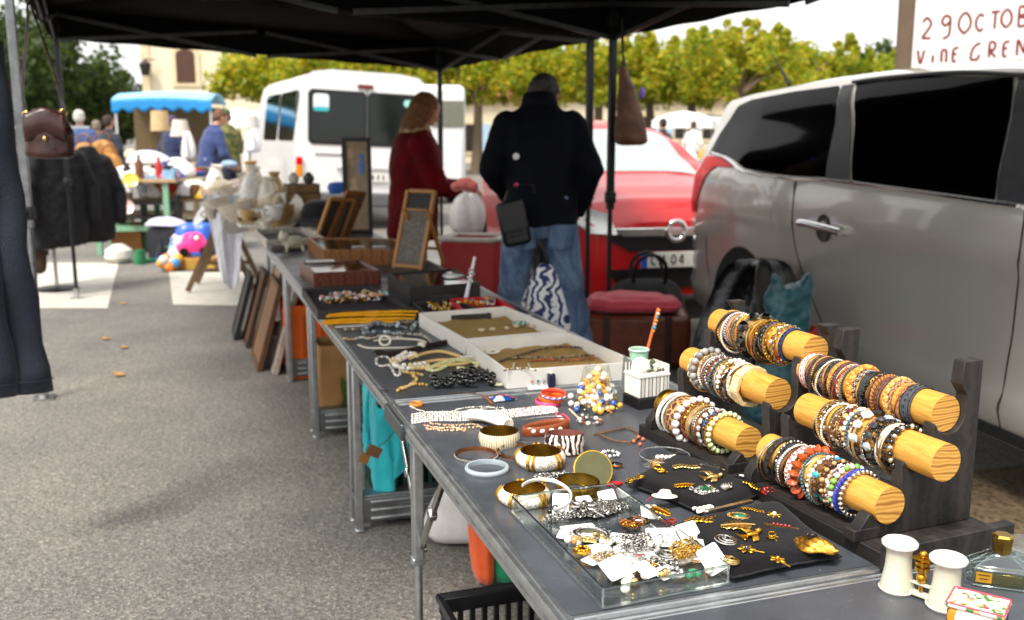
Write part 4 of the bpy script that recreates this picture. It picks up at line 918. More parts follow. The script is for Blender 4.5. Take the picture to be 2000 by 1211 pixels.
m = MB(); m.tube([at(1262, 978, ZT+.03), at(1280, 966, ZT+.02), at(1298, 953, TH+.02)], .0009, 5); one(m, 'thread', 'thin magenta thread from the tray to the rear cushion', 'thread', M('#c0285a', .6))
# ---------------------------------------------------------------- opera glasses, perfume bottle, striped box
MOP = pattern('mother_of_pearl', 'noise', ['#c9c0b0', '#b4b0c4', '#c4ccb4', '#d8c4b4', '#aec0c4', '#d4cec4'], 60, .2, distort=1.5)
t = thing('opera_glasses', 'white mother-of-pearl opera glasses with gold mounts, standing on the table', 'binoculars', at(1797, 1168), -.86)
for i, x in enumerate((-.037, .037)):
    m = MB(); m.lathe([(.0, .0), (.0245, 0), (.0255, .004), (.0235, .012), (.019, .04), (.0185, .062), (.0205, .068), (.0235, .071)], (x, 0, 0), 32); brl = m.build('barrel', MOP, t)
    m = MB(); m.lathe([(.0236, .0705), (.0262, .073), (.0262, .0765), (.0235, .079), (.012, .0788), (0, .0785)], (x, 0, 0), 32); m.build('eyecup', M('#efece4', .25), brl)
    m = MB(); m.torus((x, 0, .0035), .0252, .0016, 32, 6); m.build('ring', M('#e6e2d8', .3), brl)
m = MB(); m.cyl((0, 0, .012), (0, 0, .060), .0035, n=14); m.cyl((0, 0, .044), (0, 0, .050), .0105, n=20); m.cyl((0, 0, .054), (0, 0, .058), .0105, n=20); m.box((0, 0, .062), (.026, .012, .004)); m.sph((0, 0, .032), .008, 2, (1, 1, 1.1)); m.sph((0, 0, .069), .006, 1); m.build('focus_wheel', GOLD, t)
m = MB(); m.box((0, 0, .006), (.04, .014, .006)); m.box((0, 0, .022), (.03, .008, .004)); m.build('bridge', MOP, t, bevel=.002)
t = thing('perfume_bottle', 'clear cut glass perfume bottle with a gold hexagonal stopper', 'bottle', at(1950, 1140), -.35)
GL = clear('#eef4f4', .02, 1.6, 'cut_glass')
oct_ = lambda a, b, c: [(a, b-c), (a-c, b), (-a+c, b), (-a, b-c), (-a, -b+c), (-a+c, -b), (a-c, -b), (a, -b+c)]
m = MB()
def ring8(a, b, c, z): return [(x, y, z) for x, y in oct_(a, b, c)]
lv = [ring8(.044, .021, .010, 0), ring8(.048, .024, .011, .004), ring8(.048, .024, .011, .030), ring8(.044, .021, .010, .034), ring8(.020, .012, .006, .050), ring8(.012, .010, .005, .053)]
vs = [p for r_ in lv for p in r_]
m.add(vs, [(i*8+j, i*8+(j+1) % 8, i*8+8+(j+1) % 8, i*8+8+j) for i in range(5) for j in range(8)]+[tuple(range(7, -1, -1)), tuple(range(40, 48))])
m.build('glass_body', GL, t, smooth=False)
m = MB()
for r_ in lv[1:5]: m.tube(r_, .0011, 5, True)
for j in range(8): m.tube([r_[j] for r_ in lv[:5]], .0009, 5)
m.build('edge_highlight', RIM, t)  # thin tubes added along the facets to imitate bright edge highlights
m = MB(); iv = [ring8(.036, .015, .007, .006), ring8(.036, .015, .007, .020)]; vs = [p for r_ in iv for p in r_]
m.add(vs, [(j, (j+1) % 8, 8+(j+1) % 8, 8+j) for j in range(8)]+[tuple(range(7, -1, -1)), tuple(range(8, 16))]); m.build('perfume', clear('#e0d6a4', .02, .6, 'amber_liquid'), t, smooth=False)
m = MB(); m.cyl((0, 0, .052), (0, 0, .058), .013, n=20); m.cyl((0, 0, .058), (0, 0, .078), .0145, .016, n=6); m.lathe([(.016, .078), (.013, .081), (0, .081)], n=6); m.build('stopper', metal('#a8863c', .25), t, smooth=False)
m = MB(); m.box((-.024, -.0246, .017), (.022, .0008, .016)); lb = m.build('label', M('#c9962a', .4, .3), t)
m = MB()
for k in range(2): m.box((-.024, -.0252, .021-.006*k), (.016-.004*k, .0004, .0016))
m.build('lettering', M('#4a3410', .5), lb)
t = thing('glass_dish', 'cut glass dish edge behind the perfume bottle', 'dish', at(2010, 1095))
m = MB(); m.lathe([(0, .001), (.03, .001), (.042, .020), (.044, .028), (.042, .028), (.034, .006), (0, .004)], n=16); m.build('bowl', GL, t, smooth=False)
t = thing('striped_box', 'colourful striped trinket box with a floral lid in the front corner', 'box', at(1905, 1246), -.62)
STRIPE = pattern('box_stripes', 'wave', ['#f0ede4', '#e08a24', '#202440', '#f4f1ea', '#d8a83a', '#c03048'], 42, .4, (.05, .05, 1), pos=[0, .2, .4, .55, .75, .9], distort=.4, const=True)
FLOR = pattern('floral_lid', 'cells', ['#f0dccb', '#f4ece2', '#e8a878', '#f2e6da', '#4a7a3a', '#efe0d2', '#c83a4a', '#f2e8de'], 150, .45, distort=0, const=True)
m = MB(); m.box((0, 0, .024), (.070, .055, .046)); m.build('box', STRIPE, t, bevel=.006)
m = MB(); m.box((0, 0, .0505), (.074, .058, .007)); lid = m.build('lid', FLOR, t, bevel=.003)
m = MB(); pts = [(.036*sx, .028*sy, .0542) for sx, sy in ((1, 1), (-1, 1), (-1, -1), (1, -1))]; m.tube(along(pts, .004, True), .0012, 6); m.build('piping', M('#d83a5a', .5), lid)
# ---------------------------------------------------------------- things between the near table and the second table
t = thing('sachet', 'blue printed packet in a clear plastic bag at the far edge of the near table', 'packet', at(982, 780), .35)
m = MB(); m.grid(lambda u, v: ((u-.5)*.062, (v-.5)*.05, .003+.010*math.sin(PI*u)*math.sin(PI*v)), 12, 10); m.build('packet', pattern('packet_print', 'cells', ['#1f56a8', '#e8e6ea', '#1f56a8', '#c83a3a', '#e6e4ea', '#22224a', '#3a78c8'], 55, .3, distort=0, const=True), t, solid=.001)
m = MB(); m.grid(lambda u, v: ((u-.3)*.10, (v-.5)*.07, .004+.013*math.sin(PI*u)*math.sin(PI*v)+.002*math.sin(u*30+v*17)), 22, 16); m.build('plastic_bag', clear('#e8eef0', .12, 1.4, 'plastic_film'), t, ang=0)
GRP = 'bright plastic wristbands in a stack'
for i, (lb, c, dx, dy, z, Ro) in enumerate([('pink plastic wristband at the bottom of the bright stack', '#f0588a', -.008, 0, 0, .031), ('orange plastic wristband in the middle of the bright stack', '#f06a1e', 0, .002, .011, .031), ('coral red plastic wristband on top of the bright stack', '#ee5038', .006, -.002, .022, .031)]):
    m = MB(); m.torus((dx, dy, .006), Ro, 0, 40, 8, flat=(.0018, .0058)); o = one(m, 'wristband', lb, 'wristband', M(c, .35, 0, .1), at(1076, 790)+V((0, 0, z)), rot=(.05*i, .04, 0), group=GRP)
    if i == 2:
        m = MB()
        for k in range(14):
            a = 3.6+k*.16; m.k = k % 3; m.sph(((Ro+.0012)*math.cos(a)+dx, (Ro+.0012)*math.sin(a)+dy, .0055+.0015*math.sin(k*2)), .0032, 1, (1, 1, .8))
        m.build('print', [M('#3aa0d8', .4), M('#f0e8e0', .4), M('#2a58b0', .4)], o)
m = MB()
for pth in ([(1030, 800), (1018, 806), (1040, 812), (1060, 806)], [(1085, 806), (1090, 816), (1100, 812), (1112, 822)]): m.tube([p+V((0, 0, .003)) for p in lay(pth)], .0026, 8)
one(m, 'ribbon_cord', 'loose pink rubber cord below the bright wristbands', 'cord', M('#f0506e', .4, 0, .1))
m = MB(); m.tube([p+V((0, 0, .002)) for p in lay([(1112, 800), (1120, 808), (1130, 818)])], 0, 8, flat=(.003, .0015), up=(0, 0, 1)); one(m, 'strap', 'short beige strap end below the bag of beads', 'strap', M('#cfc2a6', .5))
# bag of beads
o = at(1165, 800); t = thing('bead_bag', 'clear plastic bag of yellow, white and blue beads on the near table', 'bag of beads', o)
m = MB(); rg = random.Random(4); cm = [M('#e8a92a', .2, coat=.6), M('#f3f1ea', .2, coat=.6), M('#f0c24a', .2, coat=.6), M('#2a5ab8', .2, coat=.6), M('#d85a3a', .2, coat=.6), M('#4a9a4a', .2, coat=.6)]
pts = []
for i in range(340):
    x, y = rg.gauss(0, .024), rg.gauss(.012, .030); hh = .095*math.exp(-(x*x+(y-.018)**2)/.0026)
    z = rg.random()*hh
    big = rg.random() < .72; r = rg.uniform(.006, .0085) if big else rg.uniform(.002, .004)
    m.k = rg.choice([0, 0, 2, 1, 1, 1, 1, 3]) if big else rg.randrange(6)
    m.sph((x, y, z+r), r, 2 if big else 1)
m.build('beads', cm, t)
m = MB(); m.grid(lambda u, v: ((.052+.006*math.sin(5*v*2*PI))*math.cos(2*PI*v)*(1-.45*u), .016+(.058+.006*math.sin(4*v*2*PI+1))*math.sin(2*PI*v)*(1-.45*u), .002+.105*u+.004*math.sin(v*40)), 12, 48, False, True); m.build('bag', clear('#f0f0ea', .1, 1.3, 'plastic_film_clear'), t, ang=0)
# white trays with burlap
BURL = pattern('burlap', 'noise', ['#7a5c2a', '#b08f52', '#9a7a40', '#c2a468'], 60, .9, (1, 2.2, 1), distort=1.2, bump=.5)
BOARD = M('#e4e0d8', .5, 0, .05, 12)
def opentray(nm, label, cat, px, h, mat, t_=.005, inside=None, base=TH, fl=.004):
    q = ccw([at(x, y, base+h) for x, y in px]); c = sum(q, V((0, 0, 0)))/4; c.z = base
    t = thing(nm, label, cat, c); m = MB(); ins = quadbox(m, [p-c for p in q], .0005, h, t_, fl); m.build('box', mat, t, smooth=False, bevel=.0012)
    if inside:
        m = MB(); a = [p for p in ins]
        m.grid(lambda u, v: (lambda p: V((p.x, p.y, fl+.003+inside[1]*(.5+.5*noise.noise(p*22+V((3, 1, 0)))))))(((a[0]*(1-u)+a[1]*u)*(1-v)+(a[3]*(1-u)+a[2]*u)*v)*.985), 34, 34)
        m.build('lining', inside[0], t)
    return t, ins, c
wt1 = opentray('display_tray', 'white cardboard tray lined with burlap and shells, the farther of two', 'tray', [(818, 611), (988, 598), (1106, 645), (908, 662)], .052, BOARD, .006, (BURL, .016))
wt2 = opentray('display_tray', 'white cardboard tray lined with burlap, the nearer of two', 'tray', [(911, 665), (1109, 648), (1247, 706), (990, 724)], .052, BOARD, .006, (BURL, .016))
SHELL = M('#d8c8a4', .4, 0, .2, 60)
for i, (x, y) in enumerate([(940, 648), (962, 646), (990, 644), (1008, 640), (1042, 640)]):
    m = MB(); m.sph((0, 0, .006), .009, 2, (1.3, .85, .7)); one(m, 'seashell', 'pale seashell resting on burlap in the farther white tray', 'shell', SHELL, at(x, y, TH+.020), R.random()*3, 'seashells in the farther white tray')
def ringbeads(label, px, Rr, rb, mats, z, cat='bracelet', nm='bead_bracelet', arc=1.0, sq=.7, n=None):
    m = MB(); rg = random.Random(len(label)); N = n or int(2*PI*Rr*arc/(2*rb))
    for i in range(N): a = 2*PI*arc*i/N; m.k = i % len(mats); m.sph((Rr*math.cos(a), sq*Rr*math.sin(a), rb+rg.random()*.002), rb*rg.uniform(.9, 1.1), 1)
    return one(m, nm, label, cat, mats, at(*px, z), R.random())
ringbeads('teal and clear bracelet in the right corner of the farther white tray', (1018, 634), .028, .005, [M('#3f9a86', .2, coat=.5), M('#c8d0c8', .15, coat=.5)], TH+.02)
ringbeads('silver ring bracelet leaning in the right end of the farther white tray', (1036, 630), .02, .0042, [M('#b8b4a6', .3)], TH+.022)
ringbeads('white shell bracelet at the left of the nearer white tray', (962, 690), .022, .004, [PEARL], TH+.02)
for k, (lb, a, c) in enumerate([('dark brown necklace curving across the burlap of the nearer white tray', [(985, 706), (1020, 695), (1060, 684), (1105, 680), (1150, 684), (1168, 692)], ['#4a3420', '#6a4e34']), ('grey brown necklace nearest the front wall of the nearer white tray', [(975, 708), (1000, 702), (1040, 700), (1080, 702), (1120, 698), (1160, 697)], ['#7a6a52', '#3a3028', '#a08c6a']), ('orange and brown necklace in the front of the nearer white tray', [(1030, 709), (1070, 705), (1120, 706), (1165, 700)], ['#b85a30', '#8a4a28'])]):
    necklace(lb, 'necklace', [a], .0042, c, .002, TH+.018)
necklace('bead chain hanging over the front corner of the nearer white tray', 'necklace', [[(985, 726), (1005, 722), (1030, 722), (1046, 726)]], .0032, ['#b8a88a', '#6a5a44', 'pearl'], .001, TH+.053)
m = MB()
for pth in ([(-.02, .0, .056), (-.022, -.006, .045), (-.024, -.008, .02), (-.02, -.012, .004)], [(.02, 0, .056), (.024, -.006, .04), (.018, -.008, .015), (.01, -.012, .004)]):
    for p in along(catmull(pth, 8), .006): m.sph(p, .0028, 1)
one(m, 'bead_chain', 'grey bead strands dangling down the front of the nearer white tray', 'necklace', M('#a8a89a', .3), at(1018, 750)+V((0, .008, 0)))
t = thing('ring_card', 'white card of three small rings leaning before the white tray', 'card', at(1050, 757), .15)
m = MB(); m.box((0, 0, .004), (.056, .03, .003), rx=.35); m.build('card', CARD, t, bevel=.0008)
for x, c in ((-.015, '#c86a2a'), (.002, '#2f7a74'), (.018, '#8a8e98')):
    m = MB(); m.torus((x, 0, .012), .006, .0012, 18, 6, (1, .3, 0)); m.k = 1; m.sph((x, -.001, .018), .0042, 1); m.build('ring', [SILVER, M(c, .15, coat=.6)], t)
t = thing('ring_box', 'small navy blue ring box standing open before the white tray', 'ring box', at(1076, 755), .2)
m = MB(); m.box((0, 0, .019), (.020, .030, .036), rx=-.08); m.build('case', M('#14163c', .5, 0, .2), t, bevel=.003)
m = MB(); m.cyl((0, .0, .0375), (0, .0, .039), .0055, n=16); m.build('button', PEARL, t)
# striped drawer box with pearl card, pot with pencil
NB = M('#141414', .5)
t = thing('striped_jewel_box', 'white box with black and grey stripes on a black stand beside the rack', 'box', at(1262, 790), RYAW+.05)
m = MB(); m.box((0, 0, .014), (.095, .075, .028)); m.build('stand', NB, t, bevel=.002)
STR2 = pattern('black_white_stripes', 'wave', ['#f0ece4', '#141414', '#f4f0ea', '#cfc6b0'], 14, .45, (1, 1, .02), pos=[0, .34, .72, .93], distort=0, const=True)
m = MB(); m.box((0, 0, .055), (.090, .070, .052)); m.build('box', STR2, t, bevel=.002)
m = MB(); m.box((0, 0, .083), (.094, .073, .006)); m.build('rim', M('#eae6dc', .5), t, bevel=.001)
m = MB()
for i in range(9): m.box((-.04+.01*i, .034, .097), (.006, .003, .022)); m.box((.044, -.03+.0075*i, .097), (.003, .0045, .022))
m.build('picket', STR2, t)
t = thing('display_card', 'white oval display card leaning on the striped box', 'card', at(1262, 790)+V((-.018, -.012, .086)), -.1)
m = MB(); m.prism([(.024*math.cos(a), .004+.030*math.sin(a) if math.sin(a) > -.2 else -.006) for a in [2*PI*i/36 for i in range(36)]], 0, .002, lambda x, y, z: (x, z+y*.35, y+.004)); m.build('card', CARD, t, smooth=False)
m = MB(); m.tube([(.014*math.cos(a), -.0015+.30*.014*math.sin(a)+.004, .016+.013*math.sin(a)) for a in [PI*(.9+1.2*i/16) for i in range(17)]], .0008, 5); m.build('chain', SIL2, t)
m = MB(); rg = random.Random(31); cm = [M('#e9e6dc', .3), M('#7a9a7a', .3), M('#c8bca4', .3), M('#4a5a3a', .4), M('#d8d4c8', .3), M('#8a5a3a', .4)]
for i in range(90):
    x, y = rg.uniform(-.034, .038), rg.uniform(-.02, .03); m.k = rg.randrange(6); r = rg.uniform(.003, .0075); m.sph((x, y, r+.02*rg.random()*max(0, 1-abs(x)/.04)), r, 1)
one(m, 'bead_heap', 'heap of green, white and brown beads on top of the striped box', 'beads', cm, at(1262, 790)+V((.012, .010, .085)), RYAW)
t = thing('glass_pot', 'small pale green glass pot holding an orange stick, behind the striped box', 'pot', at(1248, 762)+V((.0, .02, .0)))
m = MB(); m.lathe([(0, .001), (.02, .001), (.024, .05), (.026, .108), (.024, .108), (.021, .05), (.018, .006), (0, .006)], n=24); m.build('body', M('#a8d8bc', .15, 0, .1, coat=.6), t)
m = MB(); m.torus((0, 0, .108), .0262, .003, 28, 8); m.build('rim', M('#d0ecd8', .15, coat=.6), t)
t = thing('hair_stick', 'orange stick with turquoise beads standing in the glass pot', 'stick', at(1248, 762)+V((.0, .02, .01)))
tip = at(1310, 604, TH+.235)-t.location; tip = V((tip.x*.0+.056, .04, .205))
m = MB(); m.cyl((0, 0, 0), tip, .0035, .0048, 10); m.build('shaft', M('#d8642a', .4, 0, .2), t)
m = MB()
for i in range(7):
    m.k = i % 3; p = tip*(.70+.045*i); m.sph(p+V((.002, -.004*(i % 2), 0)), .0055, 1)
m.build('bead', [M('#d88a2a', .3), M('#3a9ab0', .25), M('#c8c0a8', .3)], t)
m = MB(); m.prism([(-.03, 0), (.02, 0), (.028, .05), (-.012, .085)], 0, .002, lambda x, y, z: (x, z+.2*y, y)); one(m, 'slate_card', 'grey card standing behind the white oval card', 'card', M('#7a7c78', .7), at(1225, 775)+V((.012, .03, .02)), .5)
# ---------------------------------------------------------------- necklaces on the second table
necklace('grey and white tumbled stone necklace nearest the yellow hangers', 'necklace', [[(708, 648), (725, 640), (745, 638), (775, 640), (800, 646), (808, 640)], [(712, 655), (740, 652), (770, 655), (800, 652), (806, 645)], [(716, 645), (735, 634), (760, 640), (790, 632), (808, 634)]], .0078, ['#8e989c', '#4c585c', '#c8d0d2', '#6e7a7c'], .004, lv=1)
necklace('string of small beige and amber beads on the second table', 'necklace', [[(672, 664), (690, 666), (705, 662), (722, 664), (745, 660), (768, 662), (790, 662)]], .0052, ['#c8c0aa', '#e4e0d4', '#c89048', '#a8a290'], .002)
necklace('short string of pale shell beads at the left edge of the second table', 'necklace', [[(668, 646), (685, 646), (704, 645)]], .005, ['#8e8674', '#d8ccb4', '#6a6458'], .002)
m = MB(); m.tube([p+V((0, 0, .004)) for p in lay([(700, 676), (720, 682), (770, 682), (812, 680), (832, 672), (815, 666), (770, 664), (730, 668)])], .0038, 8); one(m, 'collar_necklace', 'smooth cream collar necklace curving behind the dark brown necklace', 'necklace', M('#cfc8b4', .35, 0, .1))
necklace('grey bead string ending beside the white tray', 'necklace', [[(770, 655), (800, 656), (822, 658), (834, 664), (842, 672)]], .006, ['#a8a08e', '#b8b2a4', '#8a8272'], .002)
t = thing('fur_necklace', 'dark brown furry necklace with white rings and balls', 'necklace', at(780, 690)); o = t.location
m = MB(); pts = [p-o for p in lay([(737, 692), (765, 695), (800, 688), (835, 680), (872, 672)], k=16)]; rg = random.Random(6)
for p in pts:
    for k in range(26):
        d = V((rg.gauss(0, 1), rg.gauss(0, 1), abs(rg.gauss(0, 1)))).normalized()*rg.uniform(.006, .014); m.cyl(p+V((0, 0, .006)), p+V((0, 0, .006))+d, .0012, .0002, 3, False)
m.tube([p+V((0, 0, .006)) for p in pts], .008, 8); m.build('fur', M('#2c1a14', .9, 0, .3), t)
m = MB(); m.torus(at(752, 674)-o+V((0, 0, .014)), .017, 0, 28, 8, (.1, -.8, .6), flat=(.004, .006)); m.build('ring', M('#e9e2d0', .3), t)
m = MB(); m.sph(at(823, 682)-o+V((0, 0, .012)), .013, 2); m.build('ball', M('#e0d8c4', .3), t)
necklace('big white and gold pearl necklace beside the black stone necklace', 'necklace', [[(765, 712), (778, 702), (795, 694), (812, 698), (790, 704), (770, 716), (785, 724), (810, 724), (835, 720)], [(775, 708), (795, 702), (818, 700)], [(780, 720), (805, 718), (830, 714)]], .0078, ['pearl', '#f2ead8', 'pearl', '#e0c890'], .003, lv=2)
m = MB()
for pth, c in (([(800, 704), (830, 694), (860, 690), (890, 697), (905, 703)], 0), ([(815, 714), (850, 708), (885, 706), (910, 702), (915, 712), (885, 716), (850, 720), (820, 724)], 0)):
    m.tube([p+V((0, 0, .006)) for p in lay(pth)], .0052, 8)
one(m, 'cord_necklace', 'peach coloured thick cord necklace between pearls and tray', 'necklace', M('#e2bb78', .5, 0, .1))
necklace('pale yellow green disc bead necklace at the foot of the white tray', 'necklace', [[(830, 722), (845, 728), (865, 722), (880, 712), (900, 708), (925, 712), (932, 718), (915, 726), (895, 722)], [(838, 724), (860, 714), (890, 706), (920, 708)]], .0058, ['#d8d890', '#e4e2a8'], .001, gap=.45)
necklace('grey pearl strand looping at the left of the white pearls', 'necklace', [[(736, 703), (735, 712), (745, 718), (758, 716), (766, 724), (772, 735), (780, 735), (782, 724)], [(740, 700), (755, 700), (765, 708)]], .0042, ['#d8d6d2', 'pearl', '#a8a6a2'], .001)
necklace('gold nugget necklace in two arms on the second table', 'necklace', [[(782, 728), (805, 732), (828, 736)], [(805, 732), (812, 744), (806, 754), (780, 764), (778, 766)], [(806, 754), (825, 754), (836, 756)], [(785, 762), (800, 758)]], .005, ['#d8b468', '#e4c888', '#c09a4c'], .003)
m = MB(); rg = random.Random(14)
for i in range(75):
    u = rg.random(); p = at(842+125*u, 752-8*u+rg.uniform(-16, 12), TH)-at(900, 748); r = rg.uniform(.006, .012)
    m.sph(p+V((0, 0, r+rg.random()*.014*(1-abs(2*u-.9)))), r, 2, (rg.uniform(.8, 1.3), rg.uniform(.8, 1.2), .8), Matrix.Rotation(rg.random()*3, 3, 'Z'))
one(m, 'stone_necklace', 'heaped necklace of shiny black pebbles beside the white tray', 'necklace', JET, at(900, 748))
m = MB(); m.grid(lambda u, v: (.05*(u-.5), .02*(v-.5)*math.sin(PI*(.05+.9*u)), .004+.006*math.sin(PI*v)), 12, 8); one(m, 'shell_pendant', 'long pale green shell pendant at the right of the black pebbles', 'pendant', M('#b8b49a', .3, 0, .2), at(968, 754), -.5, solid=.002)
ringbeads('clear glass bead bracelet leaning on the side of the nearer white tray', (912, 700), .018, .004, [M('#d8d4c4', .15, coat=.6)], TH+.02, sq=.4)
m = MB()
for i in range(3): m.sph((.008*i, .002*i, .002), .0045, 0, (1, .7, .35))
one(m, 'bead_scrap', 'few copper coloured scraps at the front corner of the second table', 'beads', COPPER, at(745, 764))
# yellow hangers
YEL = M('#e8a416', .35, 0, .1, 20)
for i, (y, z, rz, lb) in enumerate([(632, 0, -.02, 'yellow plastic hanger at the bottom of the flat stack'), (626, .008, .03, 'yellow plastic hanger in the middle of the flat stack'), (618, .016, -.03, 'yellow plastic hanger on top of the flat stack'), (613, .022, .10, 'yellow plastic hanger lying crosswise behind the stack')]):
    t = thing('yellow_hanger', lb, 'hanger', at(718+4*i, y, TH+z), TA+rz-.22, 'yellow hangers in a flat stack')
    m = MB()
    for s in (-1, 1): m.tube([(s*.02, .004, .005), (s*.10, 0, .005), (s*.165, -.016, .005)], [.010, .010, .007], 8, flat=(1, .62), up=(0, 0, 1))
    m.build('arm', YEL, t)
    m = MB(); m.box((0, .006, .005), (.05, .026, .010)); m.build('hub', YEL, t, bevel=.003)
# ---------------------------------------------------------------- black trays and cases on the third table
DK = M('#211f1e', .55, 0, .25, 10); DK2 = M('#2e2a26', .5, 0, .25, 10); PURP = M('#2a2230', .8, 0, .2)
def gems(label, px, z, sx, sy, n, r, mats, grp, seed, lab2=None, rz=TA, nm='ring', cat='ring'):
    rg = random.Random(seed)
    for i in range(n):
        m = MB(); q = r*rg.uniform(.7, 1.15); k = rg.randrange(len(mats))
        m.torus((0, 0, q*.9), q*.8, q*.2, 14, 5, (rg.uniform(-1, 1), rg.uniform(-1, 1), .3)); m.k = 1; m.sph((0, 0, q*1.7), q*.75, 1, (1, 1, .7))
        p = V(((rg.random()-.5)*sx, (rg.random()-.5)*sy, 0)); p = Matrix.Rotation(rz, 3, 'Z') @ p
        one(m, nm, label, cat, [SILVER if k % 2 else GOLD, mats[k]], at(px[0], px[1], z)+p, rg.random()*6, grp)
RINGM = [M('#e8e4e0', .15, coat=.7), M('#d8c0b8', .2, coat=.6), M('#9ac0c8', .15, coat=.7), M('#c8786a', .2, coat=.6), M('#3a3a44', .15, coat=.7), M('#d0a860', .2, coat=.6)]
opentray('ring_tray', 'black open tray filled with many rings, in front of the red-brown box', 'tray', [(589, 563), (725, 560), (806, 602), (620, 607)], .035, DK, .010, (PURP, .002), fl=.010)
gems('small ring with a pale stone among many in the black open tray', (690, 586), TH+.016, .27, .14, 70, .0135, RINGM, 'rings heaped in the black open tray', 41)
opentray('ring_tray', 'dark wooden tray of gold rings partly behind the white tray', 'tray', [(806, 588), (880, 582), (960, 612), (836, 618)], .035, DK2, .008, (PURP, .002), fl=.010)
gems('small gold ring in the dark wooden tray behind the white tray', (868, 603), TH+.016, .14, .11, 22, .011, [GOLD, M('#e8dcc0', .2), BRASS], 'gold rings in the dark wooden tray', 42)
opentray('ring_tray', 'bright red tray of rings behind the farther white tray', 'tray', [(878, 583), (966, 578), (1004, 600), (905, 606)], .040, M('#c8141c', .45, 0, .1), .006, (M('#c01a20', .7), .001), fl=.012)
gems('small ring in the bright red tray', (935, 596), TH+.02, .13, .06, 18, .012, [M('#d89a3a', .2, coat=.5), M('#b8a8a0', .2, coat=.5), M('#7a8a6a', .2), M('#4a4a6a', .2)], 'rings in the bright red tray', 43)
t = thing('ring_stick', 'clear plastic ring stick standing in the red tray', 'ring stick', at(910, 583, TH+.03))
m = MB(); m.cyl((0, 0, 0), (.036, .03, .165), .009, .006, 10); m.build('rod', M('#d8d8de', .12, 0, .1, coat=.6), t)
for i in range(4):
    m = MB(); p = V((.036, .03, .165))*(.42+.09*i); m.torus(p, .012, .0022, 18, 6, (.2, .18, 1)); m.k = 1; m.sph(p+V((.010*(-1)**i, -.008, 0)), .0052, 1); m.build('ring', [SILVER, RINGM[i]], t)
def case(label, px, h, wood, glassc, insidem, base=TH, cat='display case', lid=True, nm='glazed_case'):
    t, ins, c = opentray(nm, label, cat, px, h, wood, .014, (insidem, .004), base, .012)
    if lid:
        m = MB(); m.add([(p.x, p.y, h-.006) for p in ins], [(0, 1, 2, 3)]); m.build('glass', clear(glassc, .05, 1.2, 'case_glass'), t, smooth=False)
    return t, ins, c
case('black glazed case holding a white card, right of the red-brown box', [(757, 533), (886, 524), (938, 552), (800, 562)], .075, DK, '#e8eeee', PURP)
m = MB(); m.prism([(-.04, -.03), (.03, -.035), (.055, -.005), (.02, .035), (-.035, .03)], 0, .002); one(m, 'label_card', 'white card with cut corners lying on the black glazed case', 'card', CARD, at(882, 538, TH+.077), .1, bevel=.0005)
gems('small silver ring under the glass of the black case', (815, 545), TH+.022, .10, .07, 14, .011, RINGM, 'rings inside the black glazed case', 44)
m = MB(); m.box((0, 0, .022), (.19, .11, .044)); t = thing('jewel_case', 'closed black jewel case in front of the black glazed case', 'case', at(850, 590), TA-.2); m.build('body', DK, t, bevel=.006)
m = MB(); m.box((0, 0, .0455), (.194, .114, .003)); m.build('lid', DK2, t, bevel=.001)
case('red-brown wooden case with a glass top holding pale jade', [(585, 513), (706, 507), (744, 528), (612, 533)], .065, REDW, '#eef4f4', M('#8a8a80', .6, 0, .2))
m = MB(); m.box((0, 0, .006), (.12, .06, .012)); one(m, 'jade_slab', 'pale turquoise slab lying under the red-brown case glass', 'stone', M('#9ad0c4', .3, 0, .15), at(650, 519, TH+.036), TA)
m = MB(); m.box((0, 0, .004), (.13, .05, .006)); one(m, 'white_card', 'white card lying on the far left of the red-brown case', 'card', CARD, at(626, 511, TH+.068), TA)
case('large light brown wooden display case with a glass top', [(600, 463), (770, 466), (815, 486), (632, 488)], .085, BROWNW, '#dfe8e6', M('#6a6a60', .6, 0, .3))
for i, (x, y) in enumerate([(700, 482), (740, 482)]):
    m = MB(); m.box((0, 0, .002), (.07, .03, .003)); one(m, 'label_card', ['white label on the left half of the large brown display case', 'white label on the right half of the large brown display case'][i], 'label', CARD, at(x, y, TH+.082), TA)
for i in range(6):
    m = MB(); m.sph((0, 0, .014), .018, 1, (1.3, .9, .8)); one(m, 'trinket', 'greenish grey trinket under the glass of the large brown case', 'trinket', M(['#8a9a8a', '#b8b4a8', '#6a7a70'][i % 3], .3), at(652+26*i, 478, TH+.02), R.random()*3, 'trinkets inside the large brown case')
# slate frame on a stand
t = thing('slate_stand', 'pale wooden framed rack of dark ridges leaning on its back leg', 'display frame', at(796, 524), TA-.85)
Mx = Matrix.Rotation(-.33, 4, 'X')
m = MB(); m.X = Mx
for x in (-.085, .085): m.box((x, 0, .205), (.02, .022, .42))
for z in (.01, .41): m.box((0, 0, z), (.15, .02, .02))
m.box((0, 0, .31), (.15, .018, .012)); m.build('frame', TANW, t, bevel=.002)
m = MB(); m.X = Mx; m.box((0, .003, .36), (.148, .008, .086)); m.build('slate_panel', M('#1c1b1a', .6), t)
m = MB(); m.X = Mx; m.box((0, .006, .16), (.148, .004, .28))
for i in range(9): m.cyl((-.066+.0165*i, 0, .022), (-.066+.0165*i, 0, .302), .0062, n=8)
m.build('ridged_panel', M('#8a847a', .5, .2, .35, 60), t)
m = MB()
for x in (-.05, .09): m.bar((x, .05, .30), (x, .20, .01), .016, .016)
m.bar((-.05, .16, .09), (.09, .16, .09), .014, .014); m.build('back_leg', TANW, t)
